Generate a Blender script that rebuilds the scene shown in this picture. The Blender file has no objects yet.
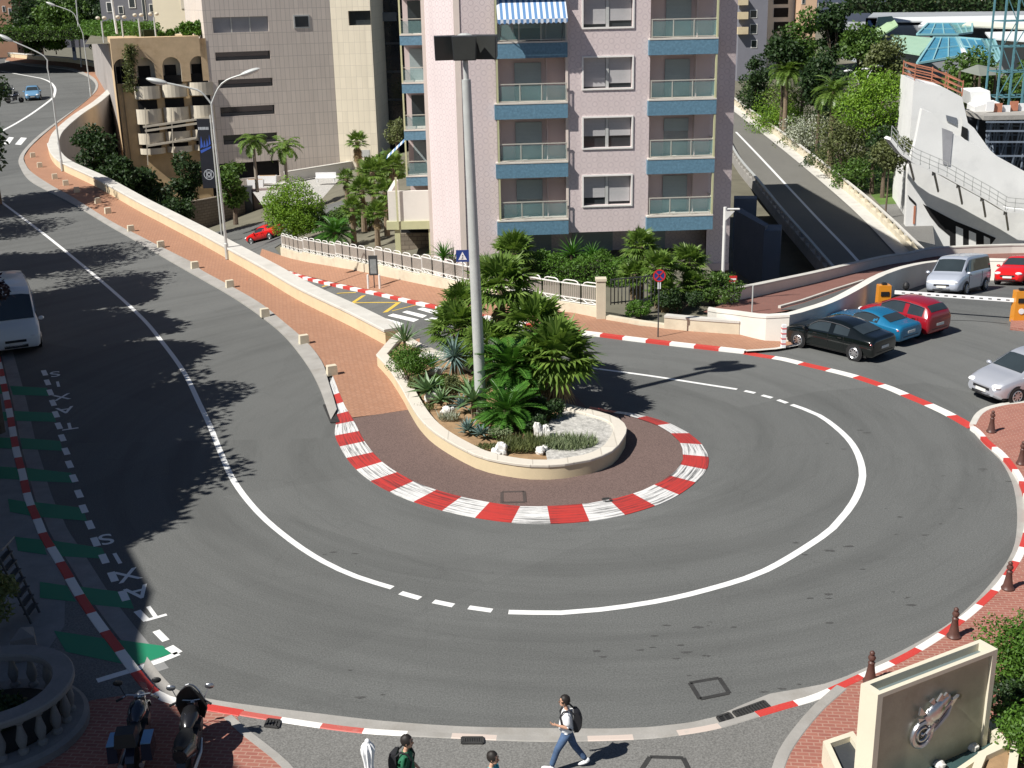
import bpy, bmesh, math, random
from mathutils import Vector, Matrix
V = Vector
rnd = random.Random(7)
scene = bpy.context.scene
COL = scene.collection
# ------------------------------------------------------------------ camera
FPX, PITCH, ROLL, CAMH = 1200.0, 18.0, 1.2, 14.5
cam_d = bpy.data.cameras.new("camera"); cam = bpy.data.objects.new("camera", cam_d); COL.objects.link(cam)
CM = Matrix.Translation((0, 0, CAMH)) @ Matrix.Rotation(math.radians(90 - PITCH), 4, 'X') @ Matrix.Rotation(math.radians(-ROLL), 4, 'Z')
cam.matrix_world = CM
cam_d.sensor_width = 36.0; cam_d.lens = 36.0 * FPX / 1024.0
cam_d.clip_start = 0.3; cam_d.clip_end = 3000
scene.camera = cam
CR = CM.to_3x3()
def ray(px, py): return CR @ V(((px - 512) / FPX, -(py - 384) / FPX, -1.0))
def P(px, py, z=0.0):
    d = ray(px, py); t = (z - CAMH) / d.z
    return V((0, 0, CAMH)) + d * t
def PY(px, py, y):
    d = ray(px, py); return V((0, 0, CAMH)) + d * (y / d.y)
def PP(px, py, p0, n):
    d = ray(px, py); o = V((0, 0, CAMH)); t = (V(p0) - o).dot(V(n)) / d.dot(V(n))
    return o + d * t
def G(px, py, hf):
    d = ray(px, py); o = V((0, 0, CAMH)); t = 12.0; st = 0.5
    while t < 700:
        q = o + d * t
        if q.z < hf(q.x, q.y):
            a, b = t - st, t
            for _ in range(24):
                m = (a + b) / 2; q = o + d * m
                if q.z < hf(q.x, q.y): b = m
                else: a = m
            return o + d * b
        t += st
    return o + d * 700
def lerp(a, b, t): return a + (b - a) * t
def sstep(a, b, x):
    t = max(0., min(1., (x - a) / (b - a))); return t * t * (3 - 2 * t)
def interp(tab, x):
    if x <= tab[0][0]: return tab[0][1]
    for (a, va), (b, vb) in zip(tab, tab[1:]):
        if x <= b: return va + (vb - va) * (x - a) / (b - a)
    return tab[-1][1]
# heights of the three carriageways
def hu(x, y):
    t = y - 60
    return 0.0 if t < 0 else (.045 * t * t / 40 if t < 20 else .045 * (t - 10))
LT = [(-200, -13), (-60, -10), (-32, -7.6), (-22, -5.6), (-15, -3.4), (-10, -2.1), (-3, -.7), (3, 0), (200, 0)]
def hl(x, y): return interp(LT, x) * sstep(44, 58, y)
def hp(x, y):
    t = y - 53
    return 0.0 if t < 0 else max(-4.2, -.15 * t * t / 8 if t < 4 else -.15 * (t - 2))
def hz(x, y): return 0.0
# ------------------------------------------------------------------ curves
def dedupe(pts, e=1e-4):
    r = [pts[0]]
    for p in pts[1:]:
        if (p - r[-1]).length > e: r.append(p)
    return r
def catmull(pts, step=.4, closed=False):
    pts = dedupe([V(p) for p in pts]); n = len(pts); out = []
    rng = range(n if closed else n - 1)
    for i in rng:
        g = (lambda k: pts[k % n]) if closed else (lambda k: pts[max(0, min(n - 1, k))])
        p0, p1, p2, p3 = g(i - 1), g(i), g(i + 1), g(i + 2)
        m = max(1, int((p2 - p1).length / step))
        for k in range(m):
            t = k / m
            out.append(.5 * ((2 * p1) + (p2 - p0) * t + (2 * p0 - 5 * p1 + 4 * p2 - p3) * t * t + (3 * p1 - p0 - 3 * p2 + p3) * t ** 3))
    if not closed: out.append(pts[-1])
    return dedupe(out, 1e-3)
def resample(pts, step=None, n=None):
    d = [0]
    for a, b in zip(pts, pts[1:]): d.append(d[-1] + (b - a).length)
    L = d[-1]; n = n or max(1, int(round(L / step))); out = []; j = 0
    for i in range(n + 1):
        s = L * i / n
        while j < len(d) - 2 and d[j + 1] < s: j += 1
        t = 0 if d[j + 1] == d[j] else (s - d[j]) / (d[j + 1] - d[j])
        out.append(pts[j].lerp(pts[j + 1], min(1, t)))
    return out
def plen(pts): return sum((b - a).length for a, b in zip(pts, pts[1:]))
def side_normals(pts, closed=False):
    n = len(pts); r = []
    for i in range(n):
        a = pts[(i - 1) % n] if closed else pts[max(0, i - 1)]
        b = pts[(i + 1) % n] if closed else pts[min(n - 1, i + 1)]
        t = V((b.x - a.x, b.y - a.y, 0)); t = t.normalized() if t.length > 1e-9 else V((1, 0, 0))
        r.append(V((t.y, -t.x, 0)))          # right-hand side of travel
    return r
def offset(pts, d, closed=False): return [p + n * d for p, n in zip(pts, side_normals(pts, closed))]
# ------------------------------------------------------------------ mesh builder
class MB:
    def __init__(s): s.v = []; s.f = []; s.m = []; s.M = Matrix()
    def add(s, p): s.v.append(tuple(s.M @ V(p))); return len(s.v) - 1
    def face(s, pts, m=0): s.f.append([s.add(p) for p in pts]); s.m.append(m)
    def idx(s, ids, m=0): s.f.append(list(ids)); s.m.append(m)
    def box(s, c, d, rz=0, m=0, taper=1.0):
        c = V(c); R = Matrix.Rotation(rz, 3, 'Z'); x, y, z = d[0] / 2, d[1] / 2, d[2] / 2
        i = [s.add(c + R @ V((a * x * (taper if e > 0 else 1), b * y * (taper if e > 0 else 1), e * z))) for e in (-1, 1) for a, b in ((-1, -1), (1, -1), (1, 1), (-1, 1))]
        for q in ((3, 2, 1, 0), (4, 5, 6, 7), (0, 1, 5, 4), (1, 2, 6, 5), (2, 3, 7, 6), (3, 0, 4, 7)): s.idx([i[k] for k in q], m)
    def bb(s, x0, x1, y0, y1, z0, z1, m=0): s.box(((x0 + x1) / 2, (y0 + y1) / 2, (z0 + z1) / 2), (x1 - x0, y1 - y0, z1 - z0), 0, m)
    def beam(s, a, b, w, h, m=0, up=(0, 0, 1)):
        a, b = V(a), V(b); t = (b - a).normalized(); u = V(up)
        if abs(t.dot(u)) > .98: u = V((0, 1, 0))
        r = t.cross(u).normalized(); u = r.cross(t)
        i = [s.add(p + r * (sx * w / 2) + u * (sy * h / 2)) for p in (a, b) for sx, sy in ((-1, -1), (1, -1), (1, 1), (-1, 1))]
        for q in ((0, 1, 2, 3), (7, 6, 5, 4), (1, 0, 4, 5), (2, 1, 5, 6), (3, 2, 6, 7), (0, 3, 7, 4)): s.idx([i[k] for k in q], m)
    def prism(s, poly, z0, z1, m=0, mt=None):
        n = len(poly); lo = [s.add((p[0], p[1], z0)) for p in poly]; hi = [s.add((p[0], p[1], z1)) for p in poly]
        for i in range(n): s.idx((lo[i], lo[(i + 1) % n], hi[(i + 1) % n], hi[i]), m)
        s.idx(hi, m if mt is None else mt); s.idx(lo[::-1], m)
    def tube(s, pts, r, n=8, m=0, cap=True):
        pts = [V(p) for p in pts]; k = len(pts); rs = r if isinstance(r, (list, tuple)) else [r] * k; rings = []; pr = None
        for i, p in enumerate(pts):
            t = (pts[min(k - 1, i + 1)] - pts[max(0, i - 1)]).normalized()
            if pr is None: pr = t.cross(V((0, 0, 1)) if abs(t.z) < .9 else V((1, 0, 0))).normalized()
            pr = (pr - t * pr.dot(t)).normalized(); q = t.cross(pr)
            rings.append([s.add(p + (pr * math.cos(2 * math.pi * j / n) + q * math.sin(2 * math.pi * j / n)) * rs[i]) for j in range(n)])
        for a, b in zip(rings, rings[1:]):
            for j in range(n): s.idx((a[j], a[(j + 1) % n], b[(j + 1) % n], b[j]), m)
        if cap: s.idx(rings[0][::-1], m); s.idx(rings[-1], m)
    def lathe(s, prof, n=16, m=0, c=(0, 0, 0), axis='Z'):
        A = {'Z': Matrix(), 'Y': Matrix.Rotation(-math.pi / 2, 4, 'X'), 'X': Matrix.Rotation(math.pi / 2, 4, 'Y')}[axis].to_3x3(); c = V(c); rings = []
        for r, z in prof: rings.append([s.add(c + A @ V((r * math.cos(2 * math.pi * j / n), r * math.sin(2 * math.pi * j / n), z))) for j in range(n)])
        for a, b in zip(rings, rings[1:]):
            for j in range(n): s.idx((a[j], a[(j + 1) % n], b[(j + 1) % n], b[j]), m)
        s.idx(rings[0][::-1], m); s.idx(rings[-1], m)
    def ell(s, c, r, n=12, k=8, m=0, R=None, jit=0, seed=0):
        q = random.Random(seed); c = V(c); rings = []
        for i in range(1, k):
            a = math.pi * i / k; ring = []
            for j in range(n):
                b = 2 * math.pi * j / n; w = 1 + (q.uniform(-jit, jit) if jit else 0)
                p = V((r[0] * math.sin(a) * math.cos(b), r[1] * math.sin(a) * math.sin(b), r[2] * math.cos(a))) * w
                ring.append(s.add(c + (R @ p if R else p)))
            rings.append(ring)
        t = V((0, 0, r[2])); t = R @ t if R else t
        top, bot = s.add(c + t), s.add(c - t)
        for j in range(n):
            s.idx((top, rings[0][j], rings[0][(j + 1) % n]), m); s.idx((bot, rings[-1][(j + 1) % n], rings[-1][j]), m)
        for a, b in zip(rings, rings[1:]):
            for j in range(n): s.idx((a[j], b[j], b[(j + 1) % n], a[(j + 1) % n]), m)
    def loft(s, secs, m=0, closed=True, cap=True, mf=None):
        R = [[s.add(p) for p in q] for q in secs]; n = len(R[0])
        for i, (a, b) in enumerate(zip(R, R[1:])):
            for j in range(n if closed else n - 1): s.idx((a[j], a[(j + 1) % n], b[(j + 1) % n], b[j]), mf(i, j) if mf else m)
        if cap and closed: s.idx(R[0][::-1], m); s.idx(R[-1], m)
    def path(s, pts, prof, m=0, closed=False, cap=True, mf=None):
        """sweep prof [(lateral,dz)..] along pts"""
        nn = side_normals(pts, closed); secs = [[p + n * a + V((0, 0, b)) for a, b in prof] for p, n in zip(pts, nn)]
        if closed: secs.append(secs[0])
        s.loft(secs, m, True, cap and not closed, mf)
    def build(s, name, mats, parent=None, smooth=False, world=False, sharp=40, merge=False):
        me = bpy.data.meshes.new(name)
        v = s.v
        if world and parent is not None:
            L = parent.location; v = [(a - L.x, b - L.y, c - L.z) for a, b, c in v]
        me.from_pydata(v, [], s.f)
        if not isinstance(mats, (list, tuple)): mats = [mats]
        for q in mats: me.materials.append(q)
        me.polygons.foreach_set('material_index', [min(k, len(mats) - 1) for k in s.m])
        if merge or smooth:
            bm = bmesh.new(); bm.from_mesh(me)
            bmesh.ops.remove_doubles(bm, verts=bm.verts, dist=1e-4)
            bmesh.ops.recalc_face_normals(bm, faces=bm.faces); bm.to_mesh(me); bm.free()
        uv = me.uv_layers.new(name='UVMap').data; vs = me.vertices
        for p in me.polygons:
            n = p.normal
            if abs(n.z) > .7: fn = lambda c: (c.x, c.y)
            else:
                l = math.hypot(n.x, n.y) or 1; tx, ty = -n.y / l, n.x / l
                fn = lambda c, tx=tx, ty=ty: (c.x * tx + c.y * ty, c.z)
            for li in p.loop_indices: uv[li].uv = fn(vs[me.loops[li].vertex_index].co)
        if smooth:
            me.polygons.foreach_set('use_smooth', [True] * len(me.polygons))
            try: me.set_sharp_from_angle(angle=math.radians(sharp))
            except Exception: pass
        me.update()
        o = bpy.data.objects.new(name, me); COL.objects.link(o)
        if parent is not None: o.parent = parent
        return o
def tag(o, label=None, cat=None, group=None, kind=None):
    if label: o['label'] = label
    if cat: o['category'] = cat
    if group: o['group'] = group
    if kind: o['kind'] = kind
    return o
def thing(name, label, cat, loc=(0, 0, 0), rz=0, group=None):
    o = bpy.data.objects.new(name, None); COL.objects.link(o); o.location = loc; o.rotation_euler = (0, 0, rz); o.empty_display_size = .3
    return tag(o, label, cat, group)
def copy_tree(o, parent=None, label=None, loc=None, rz=None):
    c = o.copy(); COL.objects.link(c)
    if parent is not None: c.parent = parent
    if label: c['label'] = label
    if loc is not None: c.location = loc
    if rz is not None: c.rotation_euler = (c.rotation_euler[0], c.rotation_euler[1], rz)
    for ch in list(o.children): copy_tree(ch, c)
    return c
def struct(o): o['kind'] = 'structure'; return o
# clipped-grid ground sheets -------------------------------------------------
def clip(poly, ax, v, keep_less):
    out = []; n = len(poly)
    for i in range(n):
        a, b = poly[i], poly[(i + 1) % n]; ia = (a[ax] <= v) == keep_less or a[ax] == v; ib = (b[ax] <= v) == keep_less or b[ax] == v
        if ia: out.append(a)
        if ia != ib:
            t = (v - a[ax]) / (b[ax] - a[ax]); out.append((a[0] + (b[0] - a[0]) * t, a[1] + (b[1] - a[1]) * t))
    return out
def sheet(name, outline, hf, off, step, mat, skirt=0):
    poly = [(p[0], p[1]) for p in outline]; mb = MB(); key = {}
    if sum(a[0] * b[1] - b[0] * a[1] for a, b in zip(poly, poly[1:] + poly[:1])) < 0: poly = poly[::-1]
    def vid(p):
        k = (round(p[0], 3), round(p[1], 3))
        if k not in key: key[k] = mb.add((p[0], p[1], hf(p[0], p[1]) + off))
        return key[k]
    x0 = min(p[0] for p in poly); x1 = max(p[0] for p in poly); y0 = min(p[1] for p in poly); y1 = max(p[1] for p in poly)
    i = math.floor(x0 / step)
    while i * step < x1:
        c = clip(clip(poly, 0, i * step, False), 0, (i + 1) * step, True)
        if len(c) > 2:
            j = math.floor(y0 / step)
            while j * step < y1:
                q = clip(clip(c, 1, j * step, False), 1, (j + 1) * step, True)
                if len(q) > 2:
                    ids = []
                    for p in q:
                        k = vid(p)
                        if not ids or ids[-1] != k: ids.append(k)
                    if ids[0] == ids[-1]: ids.pop()
                    if len(set(ids)) > 2 and len(set(ids)) == len(ids): mb.idx(ids)
                    elif len(set(ids)) > 2:
                        u = [];
                        for k in ids:
                            if k not in u: u.append(k)
                        mb.idx(u)
                j += 1
        i += 1
    if skirt:
        n = len(poly)
        for a, b in zip(poly, poly[1:] + poly[:1]):
            mb.face([(a[0], a[1], hf(*a) + off - skirt), (b[0], b[1], hf(*b) + off - skirt), (b[0], b[1], hf(*b) + off), (a[0], a[1], hf(*a) + off)])
    return struct(mb.build(name, mat))
def px_sheet(name, pxs, hf, off, step, mat, smooth_step=None, skirt=0):
    pts = [G(a, b, hf) for a, b in pxs]
    if smooth_step: pts = catmull([V((p.x, p.y, 0)) for p in pts], smooth_step, True)
    return sheet(name, pts, hf, off, step, mat, skirt)
# ------------------------------------------------------------------ materials
def nt(name):
    m = bpy.data.materials.new(name); m.use_nodes = True; t = m.node_tree; b = t.nodes['Principled BSDF']; return m, t, b
def N(t, typ, **kw):
    n = t.nodes.new(typ)
    for k, v in kw.items():
        if k.startswith('i_'):
            key = k[2:].replace('_', ' ')
            n.inputs[int(key) if key.isdigit() else key].default_value = v
        else: setattr(n, k, v)
    return n
def rgba(c, k=1.0): return (min(1, c[0] * k), min(1, c[1] * k), min(1, c[2] * k), 1)
def mix(t, fac, a, b):
    n = t.nodes.new('ShaderNodeMix'); n.data_type = 'RGBA'
    for s, v in ((0, fac), (6, a), (7, b)):
        if isinstance(v, (tuple, float, int)): n.inputs[s].default_value = v
        else: t.links.new(v, n.inputs[s])
    return n.outputs[2]
def noise(t, scale, detail=4, co=None, rough=.6):
    n = N(t, 'ShaderNodeTexNoise', i_Scale=scale, i_Detail=detail, i_Roughness=rough)
    if co is not None: t.links.new(co, n.inputs['Vector'])
    return n.outputs['Fac']
def ramp(t, fac, a, b):
    n = N(t, 'ShaderNodeMapRange'); n.inputs[1].default_value = a; n.inputs[2].default_value = b; t.links.new(fac, n.inputs[0]); return n.outputs[0]
def uvc(t, obj=False):
    return N(t, 'ShaderNodeTexCoord').outputs['Object' if obj else 'UV']
def bump(t, b, h, s=.3, d=.02):
    n = N(t, 'ShaderNodeBump', i_Strength=s, i_Distance=d); t.links.new(h, n.inputs['Height']); t.links.new(n.outputs[0], b.inputs['Normal'])
def mat(name, col, rough=.7, var=.12, scale=1.5, bp=0, metal=0, spec=.4, dirt=None, dirtamt=.0, obj=True, fine=25):
    m, t, b = nt(name); co = uvc(t, obj)
    a = noise(t, scale, 5, co); c = mix(t, ramp(t, a, .3, .7), rgba(col, 1 - var), rgba(col, 1 + var))
    f = noise(t, fine, 3, co); c = mix(t, ramp(t, f, .25, .75), c, mix(t, .5, c, rgba(col, 1 - var * 1.5)))
    if dirt is not None:
        d = noise(t, scale * .6, 6, co, .7); dd = ramp(t, d, .5, .72); mm = N(t, 'ShaderNodeMath', operation='MULTIPLY'); t.links.new(dd, mm.inputs[0]); mm.inputs[1].default_value = dirtamt
        c = mix(t, mm.outputs[0], c, rgba(dirt))
    t.links.new(c, b.inputs['Base Color']); b.inputs['Roughness'].default_value = rough; b.inputs['Metallic'].default_value = metal
    b.inputs['Specular IOR Level'].default_value = spec
    if bp: bump(t, b, f, bp, .02)
    return m
def leafmat(name, col, col2, trans=.25, rough=.55):
    m, t, b = nt(name); g = N(t, 'ShaderNodeNewGeometry'); co = uvc(t, True)
    c = mix(t, g.outputs['Random Per Island'], rgba(col), rgba(col2))
    a = noise(t, .9, 3, co); c = mix(t, ramp(t, a, .35, .7), mix(t, .35, c, rgba(col, .55)), c)
    t.links.new(c, b.inputs['Base Color']); b.inputs['Roughness'].default_value = rough; b.inputs['Specular IOR Level'].default_value = .35
    tr = N(t, 'ShaderNodeBsdfTranslucent'); t.links.new(mix(t, .5, c, rgba((col2[0] * 1.2, col2[1] * 1.3, col2[2] * .6))), tr.inputs[0])
    ms = N(t, 'ShaderNodeMixShader'); ms.inputs[0].default_value = trans
    t.links.new(b.outputs[0], ms.inputs[1]); t.links.new(tr.outputs[0], ms.inputs[2]); t.links.new(ms.outputs[0], t.nodes['Material Output'].inputs[0])
    return m
def paint(name, col, rough=.28, metal=.0):
    m, t, b = nt(name); b.inputs['Base Color'].default_value = rgba(col); b.inputs['Roughness'].default_value = rough; b.inputs['Metallic'].default_value = metal
    b.inputs['Coat Weight'].default_value = .6; b.inputs['Coat Roughness'].default_value = .06
    co = uvc(t, True); a = noise(t, 2.5, 4, co); r = N(t, 'ShaderNodeMapRange'); r.inputs[3].default_value = rough * .8; r.inputs[4].default_value = rough * 1.4; t.links.new(a, r.inputs[0]); t.links.new(r.outputs[0], b.inputs['Roughness'])
    return m
def asphalt(name, col, worn=.25, track=None):
    m, t, b = nt(name); co = uvc(t, True)
    big = noise(t, .09, 5, co, .6); mid = noise(t, .7, 6, co, .7); fine = noise(t, 24, 3, co, .85)
    mp = N(t, 'ShaderNodeMapping'); mp.inputs['Scale'].default_value = (.25, .06, .2); t.links.new(co, mp.inputs[0])
    st = noise(t, 2.2, 4, mp.outputs[0], .6)
    c = mix(t, ramp(t, big, .3, .7), rgba(col, 1 - worn * .55), rgba(col, 1 + worn * .5))
    c = mix(t, ramp(t, mid, .35, .75), c, mix(t, .45, c, rgba(col, .7)))
    c = mix(t, ramp(t, st, .45, .7), c, mix(t, .3, c, rgba(col, 1.25)))
    c = mix(t, ramp(t, fine, .36, .66), mix(t, .55, c, rgba(col, .42)), mix(t, .42, c, rgba(col, 1.95)))
    if track:
        sx = N(t, 'ShaderNodeVectorMath', operation='SUBTRACT'); t.links.new(co, sx.inputs[0]); sx.inputs[1].default_value = (track[0], track[1], 0)
        ln = N(t, 'ShaderNodeVectorMath', operation='LENGTH'); t.links.new(sx.outputs[0], ln.inputs[0]); xy = N(t, 'ShaderNodeSeparateXYZ'); t.links.new(sx.outputs[0], xy.inputs[0])
        at = N(t, 'ShaderNodeMath', operation='ARCTAN2'); t.links.new(xy.outputs[1], at.inputs[0]); t.links.new(xy.outputs[0], at.inputs[1])
        cb = N(t, 'ShaderNodeCombineXYZ'); t.links.new(ln.outputs[1], cb.inputs[0]); t.links.new(at.outputs[0], cb.inputs[1])
        tr = noise(t, .85, 5, cb.outputs[0], .6); c = mix(t, ramp(t, tr, .46, .66), c, mix(t, .38, c, rgba(col, .5)))
        tr2 = noise(t, 3.2, 4, cb.outputs[0], .6); c = mix(t, ramp(t, tr2, .56, .72), c, mix(t, .25, c, rgba(col, .5)))
        pt = N(t, 'ShaderNodeTexVoronoi', i_Scale=.11); t.links.new(co, pt.inputs['Vector']); c = mix(t, .16, c, mix(t, ramp(t, pt.outputs['Color'], .2, .8), rgba(col, .6), rgba(col, 1.35)))
        vd = N(t, 'ShaderNodeTexVoronoi', i_Scale=.16, feature='DISTANCE_TO_EDGE'); wv = N(t, 'ShaderNodeVectorMath', operation='ADD'); nz = N(t, 'ShaderNodeTexNoise', i_Scale=1.3, i_Detail=5); t.links.new(co, nz.inputs['Vector']); t.links.new(co, wv.inputs[0]); t.links.new(nz.outputs['Color'], wv.inputs[1]); t.links.new(wv.outputs[0], vd.inputs['Vector'])
        c = mix(t, ramp(t, vd.outputs['Distance'], .006, .002), c, mix(t, .12, c, rgba(col, .4)))
    sp = noise(t, 1.1, 8, co, .75); sm = ramp(t, sp, .66, .72); c = mix(t, sm, c, mix(t, .55, c, rgba(col, .35)))
    t.links.new(c, b.inputs['Base Color']); b.inputs['Roughness'].default_value = .85; b.inputs['Specular IOR Level'].default_value = .3
    bump(t, b, fine, .35, .01)
    return m
def bricks(name, c1, c2, mortar, w, h, msz=.012, rough=.8, rot=0, obj=False, var=.25):
    m, t, b = nt(name); co = uvc(t, obj); mp = N(t, 'ShaderNodeMapping'); mp.inputs['Rotation'].default_value = (0, 0, rot); t.links.new(co, mp.inputs[0])
    br = N(t, 'ShaderNodeTexBrick'); t.links.new(mp.outputs[0], br.inputs['Vector'])
    br.inputs['Color1'].default_value = rgba(c1); br.inputs['Color2'].default_value = rgba(c2); br.inputs['Mortar'].default_value = rgba(mortar)
    br.inputs['Scale'].default_value = 1; br.inputs['Mortar Size'].default_value = msz; br.inputs['Brick Width'].default_value = w; br.inputs['Row Height'].default_value = h; br.inputs['Bias'].default_value = 0
    a = noise(t, .5, 6, co, .65); f = noise(t, 9, 3, co)
    c = mix(t, ramp(t, a, .3, .75), br.outputs[0], mix(t, .5, br.outputs[0], rgba(c1, 1 - var * 1.6)))
    c = mix(t, ramp(t, f, .3, .8), c, mix(t, .3, c, rgba(c2, 1.2)))
    t.links.new(c, b.inputs['Base Color']); b.inputs['Roughness'].default_value = rough; b.inputs['Specular IOR Level'].default_value = .3
    bump(t, b, br.outputs['Fac'], -.3, .01)
    return m
def grid_tiles(name, col, line, w, h, lw, rough=.6, brickoff=0.0):
    m, t, b = nt(name); co = uvc(t)
    br = N(t, 'ShaderNodeTexBrick'); br.offset = brickoff; t.links.new(co, br.inputs['Vector'])
    br.inputs['Color1'].default_value = rgba(col, .96); br.inputs['Color2'].default_value = rgba(col, 1.05); br.inputs['Mortar'].default_value = rgba(line)
    br.inputs['Scale'].default_value = 1; br.inputs['Mortar Size'].default_value = lw; br.inputs['Brick Width'].default_value = w; br.inputs['Row Height'].default_value = h; br.inputs['Bias'].default_value = 0
    a = noise(t, .25, 5, co, .6); c = mix(t, ramp(t, a, .3, .75), mix(t, .25, br.outputs[0], rgba(col, .7)), br.outputs[0]); mp = N(t, 'ShaderNodeMapping'); mp.inputs['Scale'].default_value = (1.2, .05, 1); t.links.new(co, mp.inputs[0]); sk = noise(t, 1.2, 6, mp.outputs[0], .65); c = mix(t, ramp(t, sk, .5, .8), c, mix(t, .32, c, rgba(col, .45)))
    t.links.new(c, b.inputs['Base Color']); b.inputs['Roughness'].default_value = rough
    return m
def rings(name, col, dark, s):
    """tiles printed with a lattice of small rings"""
    m, t, b = nt(name); co = uvc(t); sx = N(t, 'ShaderNodeSeparateXYZ'); t.links.new(co, sx.inputs[0])
    def ma(op, a, c=None):
        n = N(t, 'ShaderNodeMath', operation=op)
        for i, v in enumerate((a, c)):
            if v is None: continue
            if isinstance(v, (int, float)): n.inputs[i].default_value = v
            else: t.links.new(v, n.inputs[i])
        return n.outputs[0]
    a = ma('MULTIPLY', ma('ADD', sx.outputs[0], sx.outputs[1]), 1 / s); c = ma('MULTIPLY', ma('SUBTRACT', sx.outputs[0], sx.outputs[1]), 1 / s)
    fa = ma('ABSOLUTE', ma('SUBTRACT', ma('FRACT', a), .5)); fc = ma('ABSOLUTE', ma('SUBTRACT', ma('FRACT', c), .5))
    d = ma('POWER', ma('ADD', ma('POWER', fa, 3.0), ma('POWER', fc, 3.0)), 1 / 3.0)
    ring = ma('LESS_THAN', ma('ABSOLUTE', ma('SUBTRACT', d, .3)), .065)
    edge = ma('MULTIPLY', ma('GREATER_THAN', ma('MAXIMUM', fa, fc), .455), .45)
    nz = noise(t, 14, 3, co); big = noise(t, .22, 4, co)
    fac = ma('MULTIPLY', ma('MAXIMUM', ring, edge), ramp(t, nz, .1, .9))
    cc = mix(t, fac, mix(t, ramp(t, big, .3, .7), rgba(col, .93), rgba(col, 1.03)), rgba(dark))
    cc = mix(t, ma('MULTIPLY', ramp(t, nz, .4, .8), .25), cc, rgba(col, .8))
    mp = N(t, 'ShaderNodeMapping'); mp.inputs['Scale'].default_value = (1.6, .07, 1); t.links.new(co, mp.inputs[0]); sk = noise(t, 1.4, 6, mp.outputs[0], .65); cc = mix(t, ma('MULTIPLY', ramp(t, sk, .5, .78), .3), cc, rgba(col, .62))
    t.links.new(cc, b.inputs['Base Color']); b.inputs['Roughness'].default_value = .55
    return m
def glassy(name, col, rough=.08, alpha=1.0, spec=.6):
    m, t, b = nt(name); co = uvc(t, True); a = noise(t, .8, 3, co)
    t.links.new(mix(t, a, rgba(col, .6), rgba(col, 1.4)), b.inputs['Base Color']); b.inputs['Roughness'].default_value = rough; b.inputs['Specular IOR Level'].default_value = spec; b.inputs['Alpha'].default_value = alpha
    return m
def stripes(name, c1, c2, w, axis=0):
    m, t, b = nt(name); co = uvc(t); s = N(t, 'ShaderNodeSeparateXYZ'); t.links.new(co, s.inputs[0])
    a = N(t, 'ShaderNodeMath', operation='MULTIPLY'); a.inputs[1].default_value = 1 / w; t.links.new(s.outputs[axis], a.inputs[0])
    f = N(t, 'ShaderNodeMath', operation='FRACT'); t.links.new(a.outputs[0], f.inputs[0]); g = N(t, 'ShaderNodeMath', operation='GREATER_THAN'); g.inputs[1].default_value = .5; t.links.new(f.outputs[0], g.inputs[0])
    t.links.new(mix(t, g.outputs[0], rgba(c1), rgba(c2)), b.inputs['Base Color']); b.inputs['Roughness'].default_value = .8
    return m
def roadpaint(name, col, wear=.35, under=(.1, .1, .1)):
    m, t, b = nt(name); co = uvc(t, True); a = noise(t, 3, 8, co, .75); f = noise(t, 45, 2, co, .7)
    mp = N(t, 'ShaderNodeMapping'); mp.inputs['Scale'].default_value = (.35, 3.5, 1); t.links.new(co, mp.inputs[0]); st = noise(t, 2.5, 5, mp.outputs[0], .6)
    c = mix(t, ramp(t, a, .58, .78), rgba(col), mix(t, wear, rgba(col), rgba(under)))
    c = mix(t, ramp(t, f, .55, .8), c, mix(t, wear * .7, c, rgba(under)))
    t.links.new(c, b.inputs['Base Color']); b.inputs['Roughness'].default_value = .6
    return m
def rumble(name, col, tyre, amt):
    """kerb paint with black tyre scuffs drawn along the kerb (V runs across it)"""
    m, t, b = nt(name); co = N(t, 'ShaderNodeUVMap', uv_map='Kerb').outputs[0]; co2 = uvc(t, True)
    mp = N(t, 'ShaderNodeMapping'); mp.inputs['Scale'].default_value = (.5, 14, 1); t.links.new(co, mp.inputs[0]); st = noise(t, 1.0, 6, mp.outputs[0], .7)
    pat = noise(t, .55, 4, co2); mm = N(t, 'ShaderNodeMath', operation='MULTIPLY'); t.links.new(ramp(t, st, .47, .60), mm.inputs[0]); t.links.new(ramp(t, pat, .30, .52), mm.inputs[1])
    m2 = N(t, 'ShaderNodeMath', operation='MULTIPLY'); t.links.new(mm.outputs[0], m2.inputs[0]); m2.inputs[1].default_value = amt
    f = noise(t, 20, 4, co2); c = mix(t, ramp(t, f, .5, .9), rgba(col), rgba(col, .75)); c = mix(t, m2.outputs[0], c, rgba(tyre))
    t.links.new(c, b.inputs['Base Color']); b.inputs['Roughness'].default_value = .55
    return m
# ------------------------------------------------------------------ palette
A_ROAD = asphalt('asphalt', (.128, .131, .126), .3, (2.0, 39.0)); A_LOW = asphalt('asphalt_lower', (.105, .107, .104)); A_PATH = asphalt('asphalt_footway', (.17, .167, .157), .3)
A_BROWN = asphalt('brown_resin', (.145, .10, .088), .3)
BRICK = bricks('brick_paving', (.43, .235, .15), (.37, .19, .115), (.23, .13, .09), .26, .13, .016, .85, .6)
BRICK_R = bricks('red_brick_paving', (.36, .15, .11), (.29, .11, .085), (.42, .27, .21), .26, .115, .014, .85, .12)
BRICK_D = bricks('dark_brick_paving', (.25, .115, .09), (.21, .10, .08), (.2, .12, .1), .3, .15, .012, .85, .2)
PAVE = mat('grey_paving', (.26, .26, .255), .85, .15, 2); CONC = mat('kerb_concrete', (.345, .33, .305), .85, .14, 1.2, .2, dirt=(.22, .2, .17), dirtamt=.6)
WHITE_L = roadpaint('road_white', (.78, .78, .76)); YELLOW_L = roadpaint('road_yellow', (.62, .42, .06), .5); GREEN_L = roadpaint('road_green', (.012, .21, .105), .25)
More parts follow.
